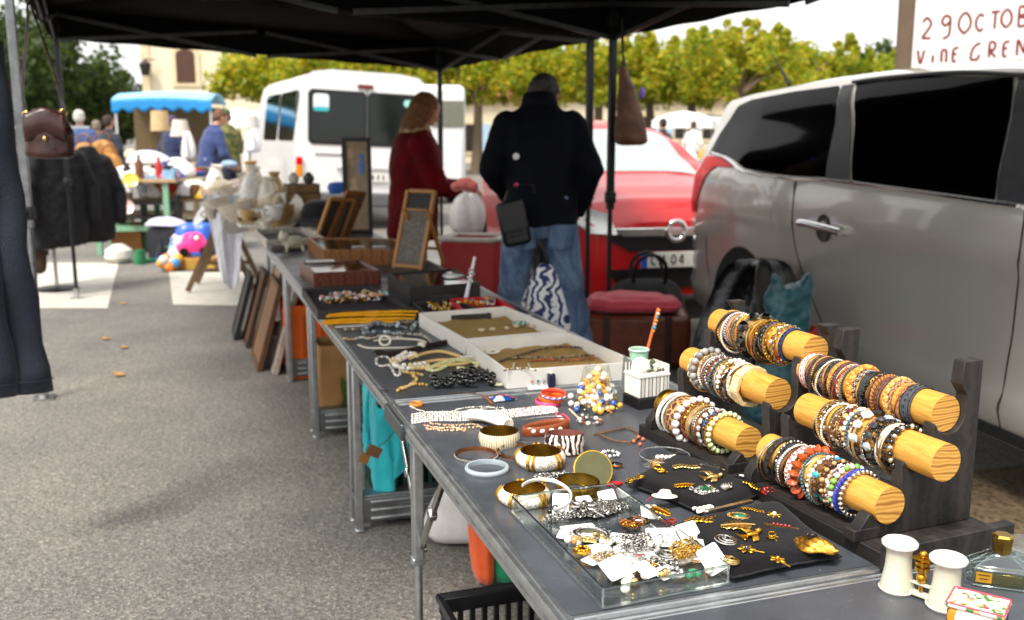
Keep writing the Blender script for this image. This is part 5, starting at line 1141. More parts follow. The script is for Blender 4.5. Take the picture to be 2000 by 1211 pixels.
# ---------------------------------------------------------------- farther tables
t = thing('tall_picture', 'tall narrow black framed picture with a pale figure and a blue one', 'picture', at(698, 458)+V((0, .06, 0)), TA-.25)
m = MB(); s = .66; W2 = .20
for x in (-W2/2+.014, W2/2-.014): m.box((x, 0, s/2), (.028, .024, s))
m.box((0, 0, .014), (W2-.056, .024, .028)); m.box((0, 0, s-.014), (W2-.056, .024, .028)); m.build('frame', M('#17140f', .4, 0, .3), t, bevel=.002)
m = MB(); m.box((0, .006, s/2), (W2-.056, .004, s-.056)); m.build('canvas', pattern('aged_canvas', 'noise', ['#4a3826', '#9a8468', '#b8a484', '#7a6448'], 9, .6, distort=1.5), t)
m = MB()
m.sph((.03, .003, .46), .04, 2, (.55, .08, 1.5)); m.sph((.032, .002, .53), .02, 1, (1, .15, 1)); m.k = 1; m.sph((-.02, .003, .24), .05, 2, (.9, .06, 2.0)); m.sph((-.018, .002, .36), .024, 1, (1, .15, 1)); m.sph((-.045, .003, .55), .035, 1, (.6, .06, 1.2))
m.build('painted_figure', [M('#6a90d0', .6), M('#d0b090', .6)], t)
for i, (x, y, h_, rz, c, lb) in enumerate([(640, 470, .30, -.9, TANW, 'thin pale wooden frame leaning beside the tall picture'), (658, 468, .34, -.7, BROWNW, 'brown wooden frame leaning against the tall picture')]):
    t = thing('picture_frame', lb, 'frame', at(x, y), rz+PI/2*0+.2)
    m = MB(); m.X = Matrix.Rotation(.42, 4, 'Y') @ Matrix.Rotation(-.1, 4, 'X')
    for z in (.01, h_): m.box((0, 0, z), (.02, .2, .02))
    for y_ in (-.1, .1): m.box((0, y_, h_/2), (.02, .02, h_))
    m.build('frame', c, t); m = MB(); m.X = Matrix.Rotation(.42, 4, 'Y') @ Matrix.Rotation(-.1, 4, 'X'); m.box((0, 0, h_/2), (.006, .18, h_-.02)); m.build('panel', M(['#3a3028', '#6a4a30'][i], .6), t)
t = thing('felt_hat', 'black felt hat standing beside the tall picture', 'hat', at(628, 442)+V((0, 0, 0)), .3)
m = MB(); m.lathe([(0, .20), (.07, .195), (.11, .17), (.13, .11), (.135, .07), (.18, .045), (.175, .038), (.12, .05), (0, .05)], n=28); m.v = [(x*1.15, y*.9, z+.06*max(0, x)) for x, y, z in m.v]; m.build('crown', M('#15151a', .9, 0, .2, sheen=.3), t)
m = MB(); m.cyl((0, 0, 0), (0, 0, .16), .05, .035, 14); m.build('stand', M('#6a3a1c', .5), t)
m = MB(); m.loft([((0, 0, 0), .05, .04), ((.01, 0, .05), .08, .05), ((.02, 0, .09), .07, .04), ((.03, 0, .10), .03, .02)], 16); one(m, 'sun_hat', 'bright blue cap behind the black felt hat', 'cap', M('#2f6fd0', .6), at(640, 425)+V((.05, .12, .19)))
for k in range(4):
    t = thing('drawer_unit', ['lowest brown wooden drawer unit left of the black hat', 'second brown drawer unit up from the table', 'third brown drawer unit of the stack', 'topmost brown drawer unit of the stack'][k], 'drawers', at(585, 435)+V((0, .12, .075*k)), TA+.02*k, 'stacked brown drawer units')
    m = MB(); m.box((0, 0, .037), (.30-.015*k, .2, .073)); m.build('body', M('#6e5438', .6, 0, .25, 8), t, bevel=.003)
    m = MB(); m.box((0, -.1015, .037), (.27-.015*k, .004, .055)); f_ = m.build('drawer_front', M('#82643f', .5, 0, .25, 8), t, bevel=.002)
    m = MB(); m.sph((0, -.108, .037), .008, 1); m.build('knob', BRASS, f_)
for i, (x, y, rot, lb) in enumerate([(590, 362, 0, 'white dotted jar on top of the brown drawer stack'), (612, 360, 1, 'dark dotted jar on top of the brown drawer stack')]):
    m = MB(); m.lathe([(0, 0), (.03, 0), (.045, .03), (.04, .06), (.02, .075), (.024, .085), (.02, .086), (0, .08)], n=16); one(m, 'jar', lb, 'jar', [M('#d8d4c8', .3), M('#4a4640', .3)][i], at(585, 435)+V((-.06+.12*i, .12, .301)))
opentray('flat_tray', 'flat dark tray with pale sides on the far table', 'tray', [(497, 448), (590, 444), (632, 462), (520, 470)], .05, M('#b8b0a4', .5, 0, .2), .012, (M('#2a2826', .7), .004), fl=.01)
opentray('flat_tray', 'grey tray lying in front of the flat dark tray', 'tray', [(515, 470), (580, 468), (600, 478), (530, 482)], .03, M('#5a564f', .5, 0, .2), .01, (M('#3a3632', .7), .004), fl=.01)
rg = random.Random(77)
for i in range(5):
    t = thing('album', ['bottom white framed panel in the flat pile on the far table', 'second framed panel in the flat pile', 'third framed panel in the flat pile, brown edged', 'fourth framed panel in the flat pile', 'top framed panel in the flat pile, in white'][i], 'framed panel', at(508, 442)+V((0, .05, .025*i)), TA+rg.uniform(-.12, .12), 'flat pile of framed panels')
    m = MB(); m.box((0, 0, .012), (.34, .24, .022)); m.build('board', [CARD, M('#c8b48a', .6), M('#7a5a34', .6), M('#d8d0c0', .6), CARD][i], t, bevel=.002)
t = thing('figurine', 'small pale green and white china animal on the far table', 'figurine', at(575, 490), .4)
m = MB(); m.sph((0, 0, .05), .05, 2, (1.4, .8, .8)); m.sph((-.06, 0, .085), .032, 2); m.cap((-.04, .02, .04), (-.05, .03, .0), .012, .012); m.cap((.04, .02, .04), (.05, .03, .0), .012, .012); m.cap((-.04, -.02, .04), (-.05, -.03, .0), .012, .012); m.cap((.04, -.02, .04), (.05, -.03, 0), .012, .012); m.sph((-.07, .015, .115), .012, 1, (.6, .6, 1.4)); m.sph((-.07, -.015, .115), .012, 1, (.6, .6, 1.4)); organic(m, 'body', M('#b8b49c', .3, 0, .3), t, .006, 3)
# pile of pale china and ornaments at the end of the row
CH = [M('#ece6d8', .2, coat=.5), M('#e0cfae', .3), M('#c8a468', .35, 0, .2), M('#f0eee8', .2, coat=.5), M('#d4c8b8', .3), M('#b88a50', .4)]
kinds = {'plate': [(0, .004), (.06, .006), (.10, .020), (.13, .024), (.13, .028), (.10, .024), (.05, .010), (0, .010)], 'bowl': [(0, 0), (.05, 0), (.09, .05), (.105, .10), (.10, .10), (.08, .05), (.04, .01), (0, .01)], 'vase': [(0, 0), (.045, 0), (.07, .08), (.05, .17), (.03, .21), (.045, .24), (.04, .24), (.025, .21), (0, .2)], 'teapot': [(0, 0), (.05, 0), (.085, .05), (.08, .10), (.04, .13), (.015, .14), (.018, .155), (0, .16)], 'cup': [(0, 0), (.028, 0), (.045, .04), (.05, .075), (.046, .075), (.04, .04), (0, .008)]}
rg2 = random.Random(8)
spots = [(rg2.choice(['plate', 'bowl', 'vase', 'teapot', 'cup']), rg2.uniform(405, 556), rg2.uniform(352, 425), rg2.choice([0, 1, 3, 4, 3, 2])) for _ in range(26)]+[('plate', 430, 372, 0), ('bowl', 420, 372, 1), ('vase', 512, 395, 0), ('teapot', 460, 380, 3), ('plate', 480, 415, 3), ('bowl', 470, 425, 4), ('vase', 540, 400, 2), ('cup', 500, 425, 1), ('teapot', 530, 420, 1), ('plate', 555, 422, 0), ('bowl', 548, 428, 2), ('cup', 445, 385, 5), ('vase', 495, 375, 5), ('vase', 475, 395, 3), ('bowl', 510, 412, 0), ('cup', 538, 432, 3), ('cup', 520, 434, 0), ('plate', 445, 392, 4), ('teapot', 558, 415, 4), ('bowl', 440, 380, 3), ('vase', 526, 388, 1), ('cup', 482, 432, 2)]
cn = {0: 'glossy cream', 1: 'pale sand coloured', 2: 'golden brown', 3: 'bright white', 4: 'greyish white', 5: 'amber brown'}
seen = {}
for k, (nm, x, y, c) in enumerate(spots):
    far = y < 400
    key = (nm, c, far); seen[key] = seen.get(key, 0)+1
    m = MB(); m.lathe(kinds[nm], n=20)
    S_ = rg.uniform(1.0, 1.5); m.v = m.v
    if nm in ('teapot', 'cup'): m.torus((.085 if nm == 'teapot' else .055, 0, .06 if nm == 'teapot' else .04), .03 if nm == 'teapot' else .018, .007, 14, 6, (0, 1, 0))
    if nm == 'teapot': m.tube([(-.07, 0, .05), (-.11, 0, .08), (-.125, 0, .12)], [.018, .013, .010], 8)
    p = at(x, y+14); p = p if not far else at(x, y+30)+V((0, .1, .03))
    m.v = [(X*S_, Y*S_, Z*S_) for X, Y, Z in m.v]
    one(m, nm, f'{cn[c]} china {nm} in the {"back" if far else "front"} of the pale heap on the farthest table', nm, CH[c], p+V((0, 0, .03*(k % 3))), rot=(rg.uniform(-.25, .25) if nm != 'plate' else .9, rg.uniform(-.2, .2), rg.random()*6), group='pale china heaped at the far end of the tables')
# ---------------------------------------------------------------- things under and beside the tables
def crate(label, px, dims, rz, mat, slots=True, z=0, nm='plastic_crate', loc=None):
    p = at(px[0], px[1], 0) if loc is None else V(loc); p.z = z; t = thing(nm, label, 'crate', p, rz)
    L, Wd, h = dims; m = MB()
    m.box((0, 0, .008), (L-.02, Wd-.02, .012))
    for s in (-1, 1):
        for ax in (0, 1):
            ln = L if ax == 0 else Wd; of = (Wd if ax == 0 else L)/2-.008
            def bx(a, z_, da, dz): m.box((a, s*of, z_) if ax == 0 else (s*of, a, z_), (da, .014, dz) if ax == 0 else (.014, da, dz))
            bx(0, h-.02, ln-.03*ax, .04); bx(0, .025, ln-.03*ax, .05)
            k = max(3, int(ln/.034))
            for i in range(k+1): bx((i/k-.5)*(ln-.045), h/2, .014, h-.06)
            if h > .22: bx(0, h*.5, ln-.03*ax, .02)
    m.build('basket', mat, t, bevel=.002)
    m = MB(); r = [(sx*L/2, sy*Wd/2, h) for sx, sy in ((1, 1), (-1, 1), (-1, -1), (1, -1))]; m.tube(along(r, .02, True), .010, 6); m.build('rim', mat, t)
    return t
crate('black slatted plastic crate on the ground below the near table', (1000, 1280), (.40, .30, .20), TA, M('#121214', .4, 0, .2), loc=at(1040, 1196, .20))
crate('dark green plastic crate under the second table, below the turquoise cloth', (780, 960), (.52, .36, .43), TA, M('#0e3a34', .45, 0, .2), loc=tp(1.04, .40, 0))
def drape(label, nm, cat, rings, mat, loc, rz=0, n=26, fold=.02, fq=5, seed=0, vox=None, parent=None, it=2):
    m = MB(); vs = []; rg = random.Random(seed); ph = rg.random()*6
    for i, (c, rx, ry) in enumerate(rings):
        for j in range(n):
            a = 2*PI*j/n; k = 1+fold/max(.02, min(rx, ry))*(math.sin(fq*a+ph+i*.5)+.5*math.sin((fq*2+1)*a+i*.9))*min(1, i/2+.3)
            vs.append((c[0]+rx*k*math.cos(a), c[1]+ry*k*math.sin(a), c[2]+.3*fold*math.sin(3*a+i)))
    k = len(rings); f = [(i*n+j, i*n+(j+1) % n, (i+1)*n+(j+1) % n, (i+1)*n+j) for i in range(k-1) for j in range(n)]
    m.add(vs, f+[tuple(range(n-1, -1, -1)), tuple((k-1)*n+j for j in range(n))])
    if parent is not None: return m.build(nm, mat, parent, sub=1, ang=0)
    return one(m, nm, label, cat, mat, loc, rz, sub=1, ang=0)
CLOTH = lambda c, s=.25: M(c, .85, 0, .12, 12, s, 18, sheen=.2)
TEAL = CLOTH('#27bcc6', .7)
import numpy as np
def drop_cloth(w, h, n, start, boxes, seed, steps=260):   # a sheet falls on boxes (centre, half size, in one frame) and comes to rest
    rs = np.random.RandomState(seed); k = int(n*h/w)
    u, v = np.meshgrid(np.linspace(-.5, .5, n), np.linspace(-.5, .5, k), indexing='ij')
    P = np.stack([u*w*.66, v*h*.74, 0*u], -1)+np.array(start)
    for f in range(5):
        a = rs.rand()*6.3; q = rs.rand()*6; fr = 14+rs.rand()*22
        P[..., 2] += .034*np.sin((u*math.cos(a)*w+v*math.sin(a)*h)*fr*2+q); P[..., 0] += .016*np.sin(v*fr+q); P[..., 1] += .012*np.sin(u*fr*1.3+q)
    Q = P.copy(); rest = []
    def pairs(di, dj, par):
        i, j = np.meshgrid(np.arange(max(0, 0), n-di), np.arange(0, k-abs(dj)), indexing='ij')
        sel = ((i//max(1, di)+ (j//max(1, abs(dj)) if di == 0 else 0)) % 2 == par); i, j = i[sel], j[sel]
        j2 = j+dj if dj >= 0 else j; j1 = j if dj >= 0 else j-dj
        return i, j1, i+di, j2
    pin = (P[..., 0] > -.20) & (np.abs(P[..., 1]) < .17); pin0 = P[pin][:, :2].copy()
    cons = []
    for di, dj, st in ((1, 0, 1), (0, 1, 1), (1, 1, .6), (1, -1, .6), (2, 0, .25), (0, 2, .25)):
        L = math.hypot(di*w/(n-1), dj*h/(k-1))
        for par in (0, 1): cons.append((pairs(di, dj, par), L, st))
    for s in range(steps):
        Vv = (P-Q)*.965; Q = P.copy(); P = P+Vv; P[..., 2] -= 9.8*.0001
        for it in range(8):
            for (i1, j1, i2, j2), L, st in cons:
                d = P[i2, j2]-P[i1, j1]; ln = np.linalg.norm(d, axis=1, keepdims=True)+1e-9
                c = d*(.5*st*(ln-L)/ln); P[i1, j1] += c; P[i2, j2] -= c
        for c, hs in boxes:
            d = P-np.array(c); pen = np.array(hs)-np.abs(d); ins = (pen > 0).all(-1)
            ax = pen.argmin(-1); ii = np.where(ins)
            for x, y in zip(*ii):
                z = ax[x, y]; P[x, y, z] = c[z]+math.copysign(hs[z], d[x, y, z]); Q[x, y] = P[x, y]
        P[..., 2] = np.maximum(P[..., 2], .006); q = P[pin]; q[:, :2] = pin0; P[pin] = q
    return P
pc = drop_cloth(.50, .52, 46, (-.24, -.13, .62), [((0, 0, .215), (.275, .195, .235)), ((-.22, -.02, .45), (.05, .10, .05))], 5)
m = MB(); n_, k_ = pc.shape[:2]; m.add([tuple(p) for r_ in pc for p in r_], [(i*k_+j, (i+1)*k_+j, (i+1)*k_+j+1, i*k_+j+1) for i in range(n_-1) for j in range(k_-1)])
one(m, 'turquoise_cloth', 'crumpled turquoise cloth spilling over the dark green crate', 'cloth', TEAL, tp(1.04, .40, 0), TA, ang=0, solid=.003, sub=1)
t = thing('garment_tag', 'small brown cardboard tags hanging on a thread before the turquoise cloth', 'tag', dp(775, 835, 2.9), TA)
m = MB(); m.tube(catmull([(0, 0, 0), (-.03, -.012, -.03), (-.06, -.012, -.05)], 6), .0016, 5); m.build('thread', leather('#3a2a1a'), t)
m = MB(); m.box((-.075, -.012, -.065), (.045, .004, .034), ry=.5); m.k = 1; m.box((-.105, -.008, -.085), (.032, .004, .032), ry=.4); m.build('card', [M('#6a4a26', .6), M('#8a6030', .6)], t)
drape('white cloth bag slumped on the ground under the near table', 'white_bag', 'bag', [((-.03, 0, .0), .17, .12), ((-.04, 0, .03), .21, .14), ((-.02, 0, .12), .185, .13), ((.01, 0, .25), .155, .11), ((.03, 0, .38), .13, .10), ((.04, 0, .50), .10, .07), ((.04, 0, .58), .04, .03)], CLOTH('#dcd8d4', .5), at(918, 1070, 0)+V((.05, .14, 0)), TA, fold=.012, fq=3, seed=8)
t = thing('two_tone_bag', 'orange and green fabric bag on the ground under the near table', 'bag', at(962, 1150, 0)+V((.045, .05, 0)), TA)
drape('', 'orange_side', '', [((-.075, 0, 0), .028, .06), ((-.08, 0, .1), .032, .065), ((-.085, 0, .24), .034, .06), ((-.075, 0, .36), .02, .04)], CLOTH('#e85a18', .5), None, fold=.006, fq=3, parent=t)
drape('', 'green_side', '', [((-.005, 0, 0), .055, .075), ((-.005, 0, .1), .06, .08), ((-.01, 0, .24), .055, .07), ((-.01, 0, .38), .035, .05)], CLOTH('#27b07c', .5), None, fold=.008, fq=4, parent=t)
t = thing('orange_crate', 'bright orange box under the third table, behind its legs', 'crate', tp(3.25, .33, 0), TA)
m = MB(); quadbox(m, [V((-.28, -.22, 0)), V((.28, -.22, 0)), V((.28, .22, 0)), V((-.28, .22, 0))], .002, .42, .012, .01); m.build('box', M('#e0640c', .4, 0, .12, 6), t, bevel=.006)
m = MB()
for s in (-1, 1):
    for i in range(5): m.box((-.2+.1*i, s*.2225, .2), (.018, .008, .34)); m.box((s*.2825, -.16+.08*i, .2), (.008, .016, .34))
m.build('rib', M('#d05a0a', .4, 0, .12), t, bevel=.002)
t = thing('paper_bag', 'brown paper carrier bag with a green leaf print under the second table', 'bag', tp(2.13, .30, 0), TA)
KR = M('#a87c48', .8, 0, .12, 10, .25, 20)
m = MB(); m.grid(lambda u, v: (lambda a: (.22*max(-1, min(1, 1.35*math.cos(a)))*(1-.03*u), .12*max(-1, min(1, 1.35*math.sin(a)))*(1-.12*u)+.006*math.sin(6*u+a), .40*u+.002))(2*PI*v), 12, 40, False, True); m.build('bag_body', KR, t, solid=.002)
m = MB()
def leafshape(x, z, L, a, b):
    pts = [(x+L*(u*math.cos(a)-b*math.sin(PI*u)*math.sin(a)), z+L*(u*math.sin(a)+b*math.sin(PI*u)*math.cos(a))) for u in [i/8 for i in range(9)]]+[(x+L*(u*math.cos(a)+b*math.sin(PI*u)*math.sin(a)), z+L*(u*math.sin(a)-b*math.sin(PI*u)*math.cos(a))) for u in [1-i/8 for i in range(1, 8)]]
    m.prism(pts, -.1285, -.1265, lambda X, Z, h: (X, h*(1-.12*Z/.4)-.004, Z))
for x, z, L, a, b in [(-.17, .05, .2, .3, .12), (-.15, .06, .24, .9, .12), (-.05, .05, .22, 1.9, .12), (.0, .06, .2, .5, .14), (.05, .08, .2, 1.3, .14), (-.1, .2, .16, .2, .16), (.02, .22, .14, 1.0, .16)]: leafshape(x, z, L, a, b)
m.build('leaf_print', M('#3f5a1c', .8), t, smooth=False)
# boards and wrapped frames leaning at the end of the row
for i, (u, w_, h_, ln, c, lb) in enumerate([(3.55, -.10, .52, .5, M('#7a5228', .55, 0, .2, 6), 'wide brown board leaning on the side of the farthest table'), (3.85, -.06, .58, .4, M('#9a8266', .55, 0, .2, 6), 'grey brown board leaning behind the wide brown board'), (4.15, -.12, .50, .35, M('#5a3a1c', .55, 0, .2, 6), 'dark brown board leaning at the far corner of the table row'), (3.3, -.02, .6, .22, M('#c8beae', .6, 0, .1), 'narrow pale panel leaning beside the wide brown board'), (4.4, -.18, .45, .3, M('#2a2420', .5), 'black framed board at the very end of the table row')]):
    t = thing('leaning_board', lb, 'board', tp(u, w_, 0), TA)
    m = MB(); m.X = Matrix.Rotation(.28, 4, 'Y'); m.box((0, 0, h_/2), (.014, ln, h_-.03)); m.build('panel', c, t)
    m = MB(); m.X = Matrix.Rotation(.28, 4, 'Y')
    for y in (-ln/2, ln/2): m.box((0, y, h_/2), (.03, .025, h_))
    for z in (.0125, h_-.0125): m.box((0, 0, z), (.03, ln-.025, .025))
    m.build('frame', M(['#5a3a18', '#6a5a48', '#3a240f', '#a89e90', '#15120f'][i], .5, 0, .2), t, bevel=.002)
WCL = CLOTH('#e2e2ea', .4)
t = thing('white_sheet', 'white sheet hanging from the end of the table row beside the wooden trestle', 'cloth', dp(442, 480, 8.1), .1)
m = MB(); m.grid(lambda u, v: ((u-.5)*.34*(1-.55*v)+.03*v, .03*math.sin(u*9+v*3)+.008*math.sin(u*29)-.05*v, .42-.80*v*(1-.25*abs(u-.55))), 30, 24); m.build('fabric', WCL, t, ang=0, solid=.003)
t = thing('wooden_trestle', 'open wooden trestle legs standing on the white ground marking', 'trestle', at(418, 572, 0), .15)
m = MB()
for y in (0, .5):
    m.bar((-.22, y, .02), (.12, y, .72), .035, .045); m.bar((.34, y, .02), (.06, y, .72), .035, .045); m.bar((-.12, y, .2), (.26, y, .2), .025, .035)
m.bar((.09, -.06, .73), (.09, .56, .73), .05, .05); m.build('frame', M('#6a5238', .6, 0, .3, 8), t, bevel=.003)
# black suitcase with red bag, cable and bags by the grey car
t = thing('suitcase', 'brown leather suitcase on the ground behind the white trays', 'suitcase', at(1255, 735, 0)+V((0, .35, 0)), -.08)
m = MB(); m.box((0, 0, .17), (.62, .40, .30)); m.build('case', M('#6e3016', .4, 0, .3, 8, .15, 60, coat=.2), t, bevel=.03)
m = MB()
for x in (-.18, .18): m.box((x, 0, .17), (.04, .41, .308))
m.build('strap', M('#3a1a0c', .5, 0, .2), t, bevel=.004)
m = MB()
for x in (-.27, .27):
    for y in (-.15, .15): m.cyl((x, y, 0), (x, y, .022), .02)
m.build('foot', RUBBER, t)
m = MB()
def sq(u, v, k): return (math.copysign(abs(math.cos(2*PI*v))**.35, math.cos(2*PI*v))*k, math.copysign(abs(math.sin(2*PI*v))**.35, math.sin(2*PI*v))*k)
def blanket(u, v):
    k = math.sin(PI*(.06+.88*u))**.3*(1-.16*u); x, y = sq(u, v, k); n_ = noise.noise(V((x*3, y*3, u*2)))
    return (x*.30+.03*n_, y*.20+.025*n_, .095*u+.018*math.sin(u*19)*.3+.02*noise.noise(V((x*2.4, y*2.4, 5)))*u)
m.grid(blanket, 20, 48, False, True); m.add([blanket(1, j/48) for j in range(48)], [tuple(range(48))])
one(m, 'red_blanket', 'folded red blanket lying on the brown suitcase', 'blanket', CLOTH('#cc4454', .4), at(1255, 735, 0)+V((-.02, .35, .322)), -.08, ang=0)
t = thing('black_holdall', 'black holdall with loop handles in front of the red car', 'bag', at(1290, 700, 0)+V((.02, .9, 0)), .1)
drape('', 'body', '', [((0, 0, 0), .28, .15), ((0, 0, .05), .31, .17), ((0, 0, .22), .29, .15), ((0, 0, .34), .22, .09), ((0, 0, .37), .12, .04)], SATIN, None, fold=.010, fq=3, parent=t)
m = MB()
for y in (-.05, .05): m.tube(catmull([(-.1, y, .34), (-.08, y*1.4, .48), (.02, y*1.5, .54), (.12, y*1.4, .48), (.13, y, .34)], 8), .013, 8)
m.build('handle', BLACK, t)
drape('large black rubbish bag slumped against the rear wheel of the grey car', 'black_bag', 'bag', [((0, 0, 0), .28, .20), ((0, 0, .08), .33, .24), ((0, 0, .28), .30, .20), ((.02, 0, .50), .24, .15), ((.05, 0, .66), .17, .09), ((.06, 0, .74), .10, .05)], M('#0c0c0e', .22, 0, .2, 12, .5, 14), dp(1462, 600, 4.95)*1.0-V((0, 0, dp(1462, 600, 4.95).z)), .2, fold=.03, fq=5, seed=9)
t = thing('teal_bag', 'teal waterproof bag strapped with a red band, beside the black bag', 'bag', (lambda p: V((p.x, p.y, 0)))(dp(1540, 600, 4.45)), .3)
m = MB(); m.loft([((-.04, 0, 0), .14, .10), ((-.04, 0, .06), .17, .12), ((-.03, 0, .26), .145, .10), ((0, 0, .40), .10, .08), ((.0, 0, .50), .12, .085), ((.015, 0, .60), .10, .07), ((.03, 0, .68), .05, .04)], 20); m.cap((-.05, 0, .56), (-.085, .0, .70), .06, .03); m.cap((.05, -.02, .6), (.09, -.02, .72), .045, .022)
organic(m, 'body', M('#17555f', .38, 0, .3, 10, .5, 16, sheen=.3), t, .014, 2, .075, .085)
m = MB(); m.tube([(.012+.125*math.cos(a), .098*math.sin(a), .44+.02*math.cos(a)) for a in [2*PI*i/24 for i in range(24)]], 0, 8, True, (.006, .016), (0, 0, 1)); m.sph((.12, -.04, .45), .018, 1); m.build('red_band', M('#c83018', .4), t)
t = thing('patterned_bag', 'big blue and white zigzag patterned shopping bag standing behind the second table', 'bag', (lambda p: V((p.x, p.y, 0)))(dp(1055, 560, 4.45)), -.3)
ZZ = pattern('zigzag_print', 'wave', ['#e4e4e6', '#d6d8e0', '#1c3470', '#16285c'], 8, .6, (1, 1, 1.6), pos=[.38, .5, .56, 1], distort=9)
drape('', 'body', '', [((0, 0, 0), .16, .11), ((.01, 0, .2), .17, .12), ((.01, 0, .45), .145, .10), ((.01, 0, .62), .10, .07), ((.015, 0, .74), .05, .035), ((.02, 0, .78), .02, .015)], ZZ, None, fold=.010, fq=3, parent=t)
t = thing('red_crate', 'red plastic folding crate with a pale rim behind the third table', 'crate', (lambda p: V((p.x, p.y, 0)))(dp(925, 520, 5.9)), -.2)
m = MB(); quadbox(m, [V((-.17, -.14, 0)), V((.15, -.14, 0)), V((.19, .14, 0)), V((-.13, .14, 0))], .34, .74, .012, .012); m.build('box', M('#b0242a', .35, 0, .15, 6), t, smooth=False)
m = MB(); m.tube(along([(-.18, -.15, .745), (.16, -.15, .745), (.2, .15, .745), (-.14, .15, .745)], .04, True), .016, 6); m.build('rim', M('#d8d2c8', .4), t)
m = MB(); m.box((0, 0, .165), (.34, .28, .33)); m.build('stand', M('#14161a', .6), t, bevel=.004)
# ---------------------------------------------------------------- hanging clothes and bags
DEN = M('#161d2e', .85, 0, .35, 16, .35, 220, sheen=.15)
JP = dp(38, 430, 3.0); jx = JP.x-.085
t = thing('hanging_jeans', 'dark denim trousers hanging from the canopy at the left edge', 'trousers', V((jx, 3.0, 0)), .25)
for s, w_ in ((-1, .085), (1, .075)):
    m = MB(); rings = []
    for i in range(15):
        z = .545+i*.078; k = i/14
        rings.append(((s*.055*(.9-.2*k)-.035*k+.006*math.sin(i*1.7+s), .02*s+.012*math.sin(i*.9), z), w_*(1-.12*math.sin(k*3)+.02*math.sin(i*2.1)), .034+.006*math.sin(i*1.3+s)))
    m.loft(rings, 24); lg = m.build('trouser_leg', DEN, t, ang=0)
    m = MB(); m.tube([(r_[0][0]+r_[1]*.96*s*-1*.2, r_[0][1]-r_[2]*.99, r_[0][2]) for r_ in rings], .0018, 5); m.tube([(rings[0][0][0]+w_*1.005*math.cos(a), rings[0][0][1]+rings[0][2]*1.01*math.sin(a), .585) for a in [2*PI*i/24 for i in range(24)]], .0016, 4, True); m.build('seam', M('#0e1422', .8), lg)
m = MB(); m.loft([((-.04, 0, 1.63), .11, .05), ((-.045, 0, 1.75), .115, .055), ((-.05, 0, 1.84), .11, .05)], 24); m.build('waist', DEN, t, ang=0)
m = MB(); m.tube([(0, 0, 1.84), (0, 0, 1.9), (.02, 0, 2.0), (0, 0, 2.08)], .003, 6); m.build('hook', STEEL, t)
LEA = M('#3a1712', .35, 0, .3, 14, .3, 40, coat=.25)
p = dp(95, 258, 4.75); t = thing('leather_handbag', 'dark brown leather handbag hanging by its straps from the left pole', 'handbag', p, .2)
m = MB(); m.loft([((0, 0, -.125), .09, .05), ((0, 0, -.11), .115, .065), ((.0, 0, 0), .115, .06), ((-.01, 0, .08), .09, .04), ((-.01, 0, .11), .05, .02)], 24); organic(m, 'body', LEA, t, .012, 3, .008, .06)
m = MB(); m.grid(lambda u, v: ((u-.5)*.19, -.052-.016*math.sin(PI*v), .10-.13*v+.015*math.cos(PI*(u-.5)*2)), 12, 8); m.build('flap', LEA, t, solid=.006, ang=0)
m = MB()
for a in ([(-.09, 0, .06), (-.10, 0, .2), (-.06, 0, .45), (-.045, 0, .60)], [(.075, 0, .06), (.06, 0, .22), (.0, 0, .46), (-.04, 0, .62)]): m.tube(catmull(a, 8), 0, 8, flat=(.004, .018), up=(0, 1, 0))
m.build('strap', LEA, t)
m = MB()
for x, z in ((-.09, .08), (.075, .09)): m.torus((x, -.01, z), .016, .004, 16, 6, (0, 1, 0))
m.sph((0, -.075, -.03), .012, 1); m.build('buckle', PGOLD, t)
SUE = M('#6a4630', .6, 0, .35, 10, .35, 25)
p = dp(1228, 215, 6.05); t = thing('shoulder_bag', 'brown leather shoulder bag hanging from the right canopy pole', 'handbag', p, .1)
m = MB(); m.loft([((.02, 0, -.21), .085, .05), ((.02, 0, -.19), .105, .06), ((.01, 0, -.08), .095, .055), ((-.01, 0, .06), .065, .04), ((-.03, 0, .2), .035, .025), ((-.04, 0, .26), .015, .012)], 22); organic(m, 'body', SUE, t, .012, 2, .02, .07)
m = MB()
for s in (-.012, .012): m.tube(catmull([(-.03+s, 0, .22), (-.045, s, .38), (-.05, 0, .54)], 8), .007, 6)
m.build('strap', M('#2a1a12', .5), t)
m = MB(); m.sph((.07, -.04, .10), .022, 1, (1, .5, 1.6)); m.build('tassel', M('#8a6ac8', .6), t)
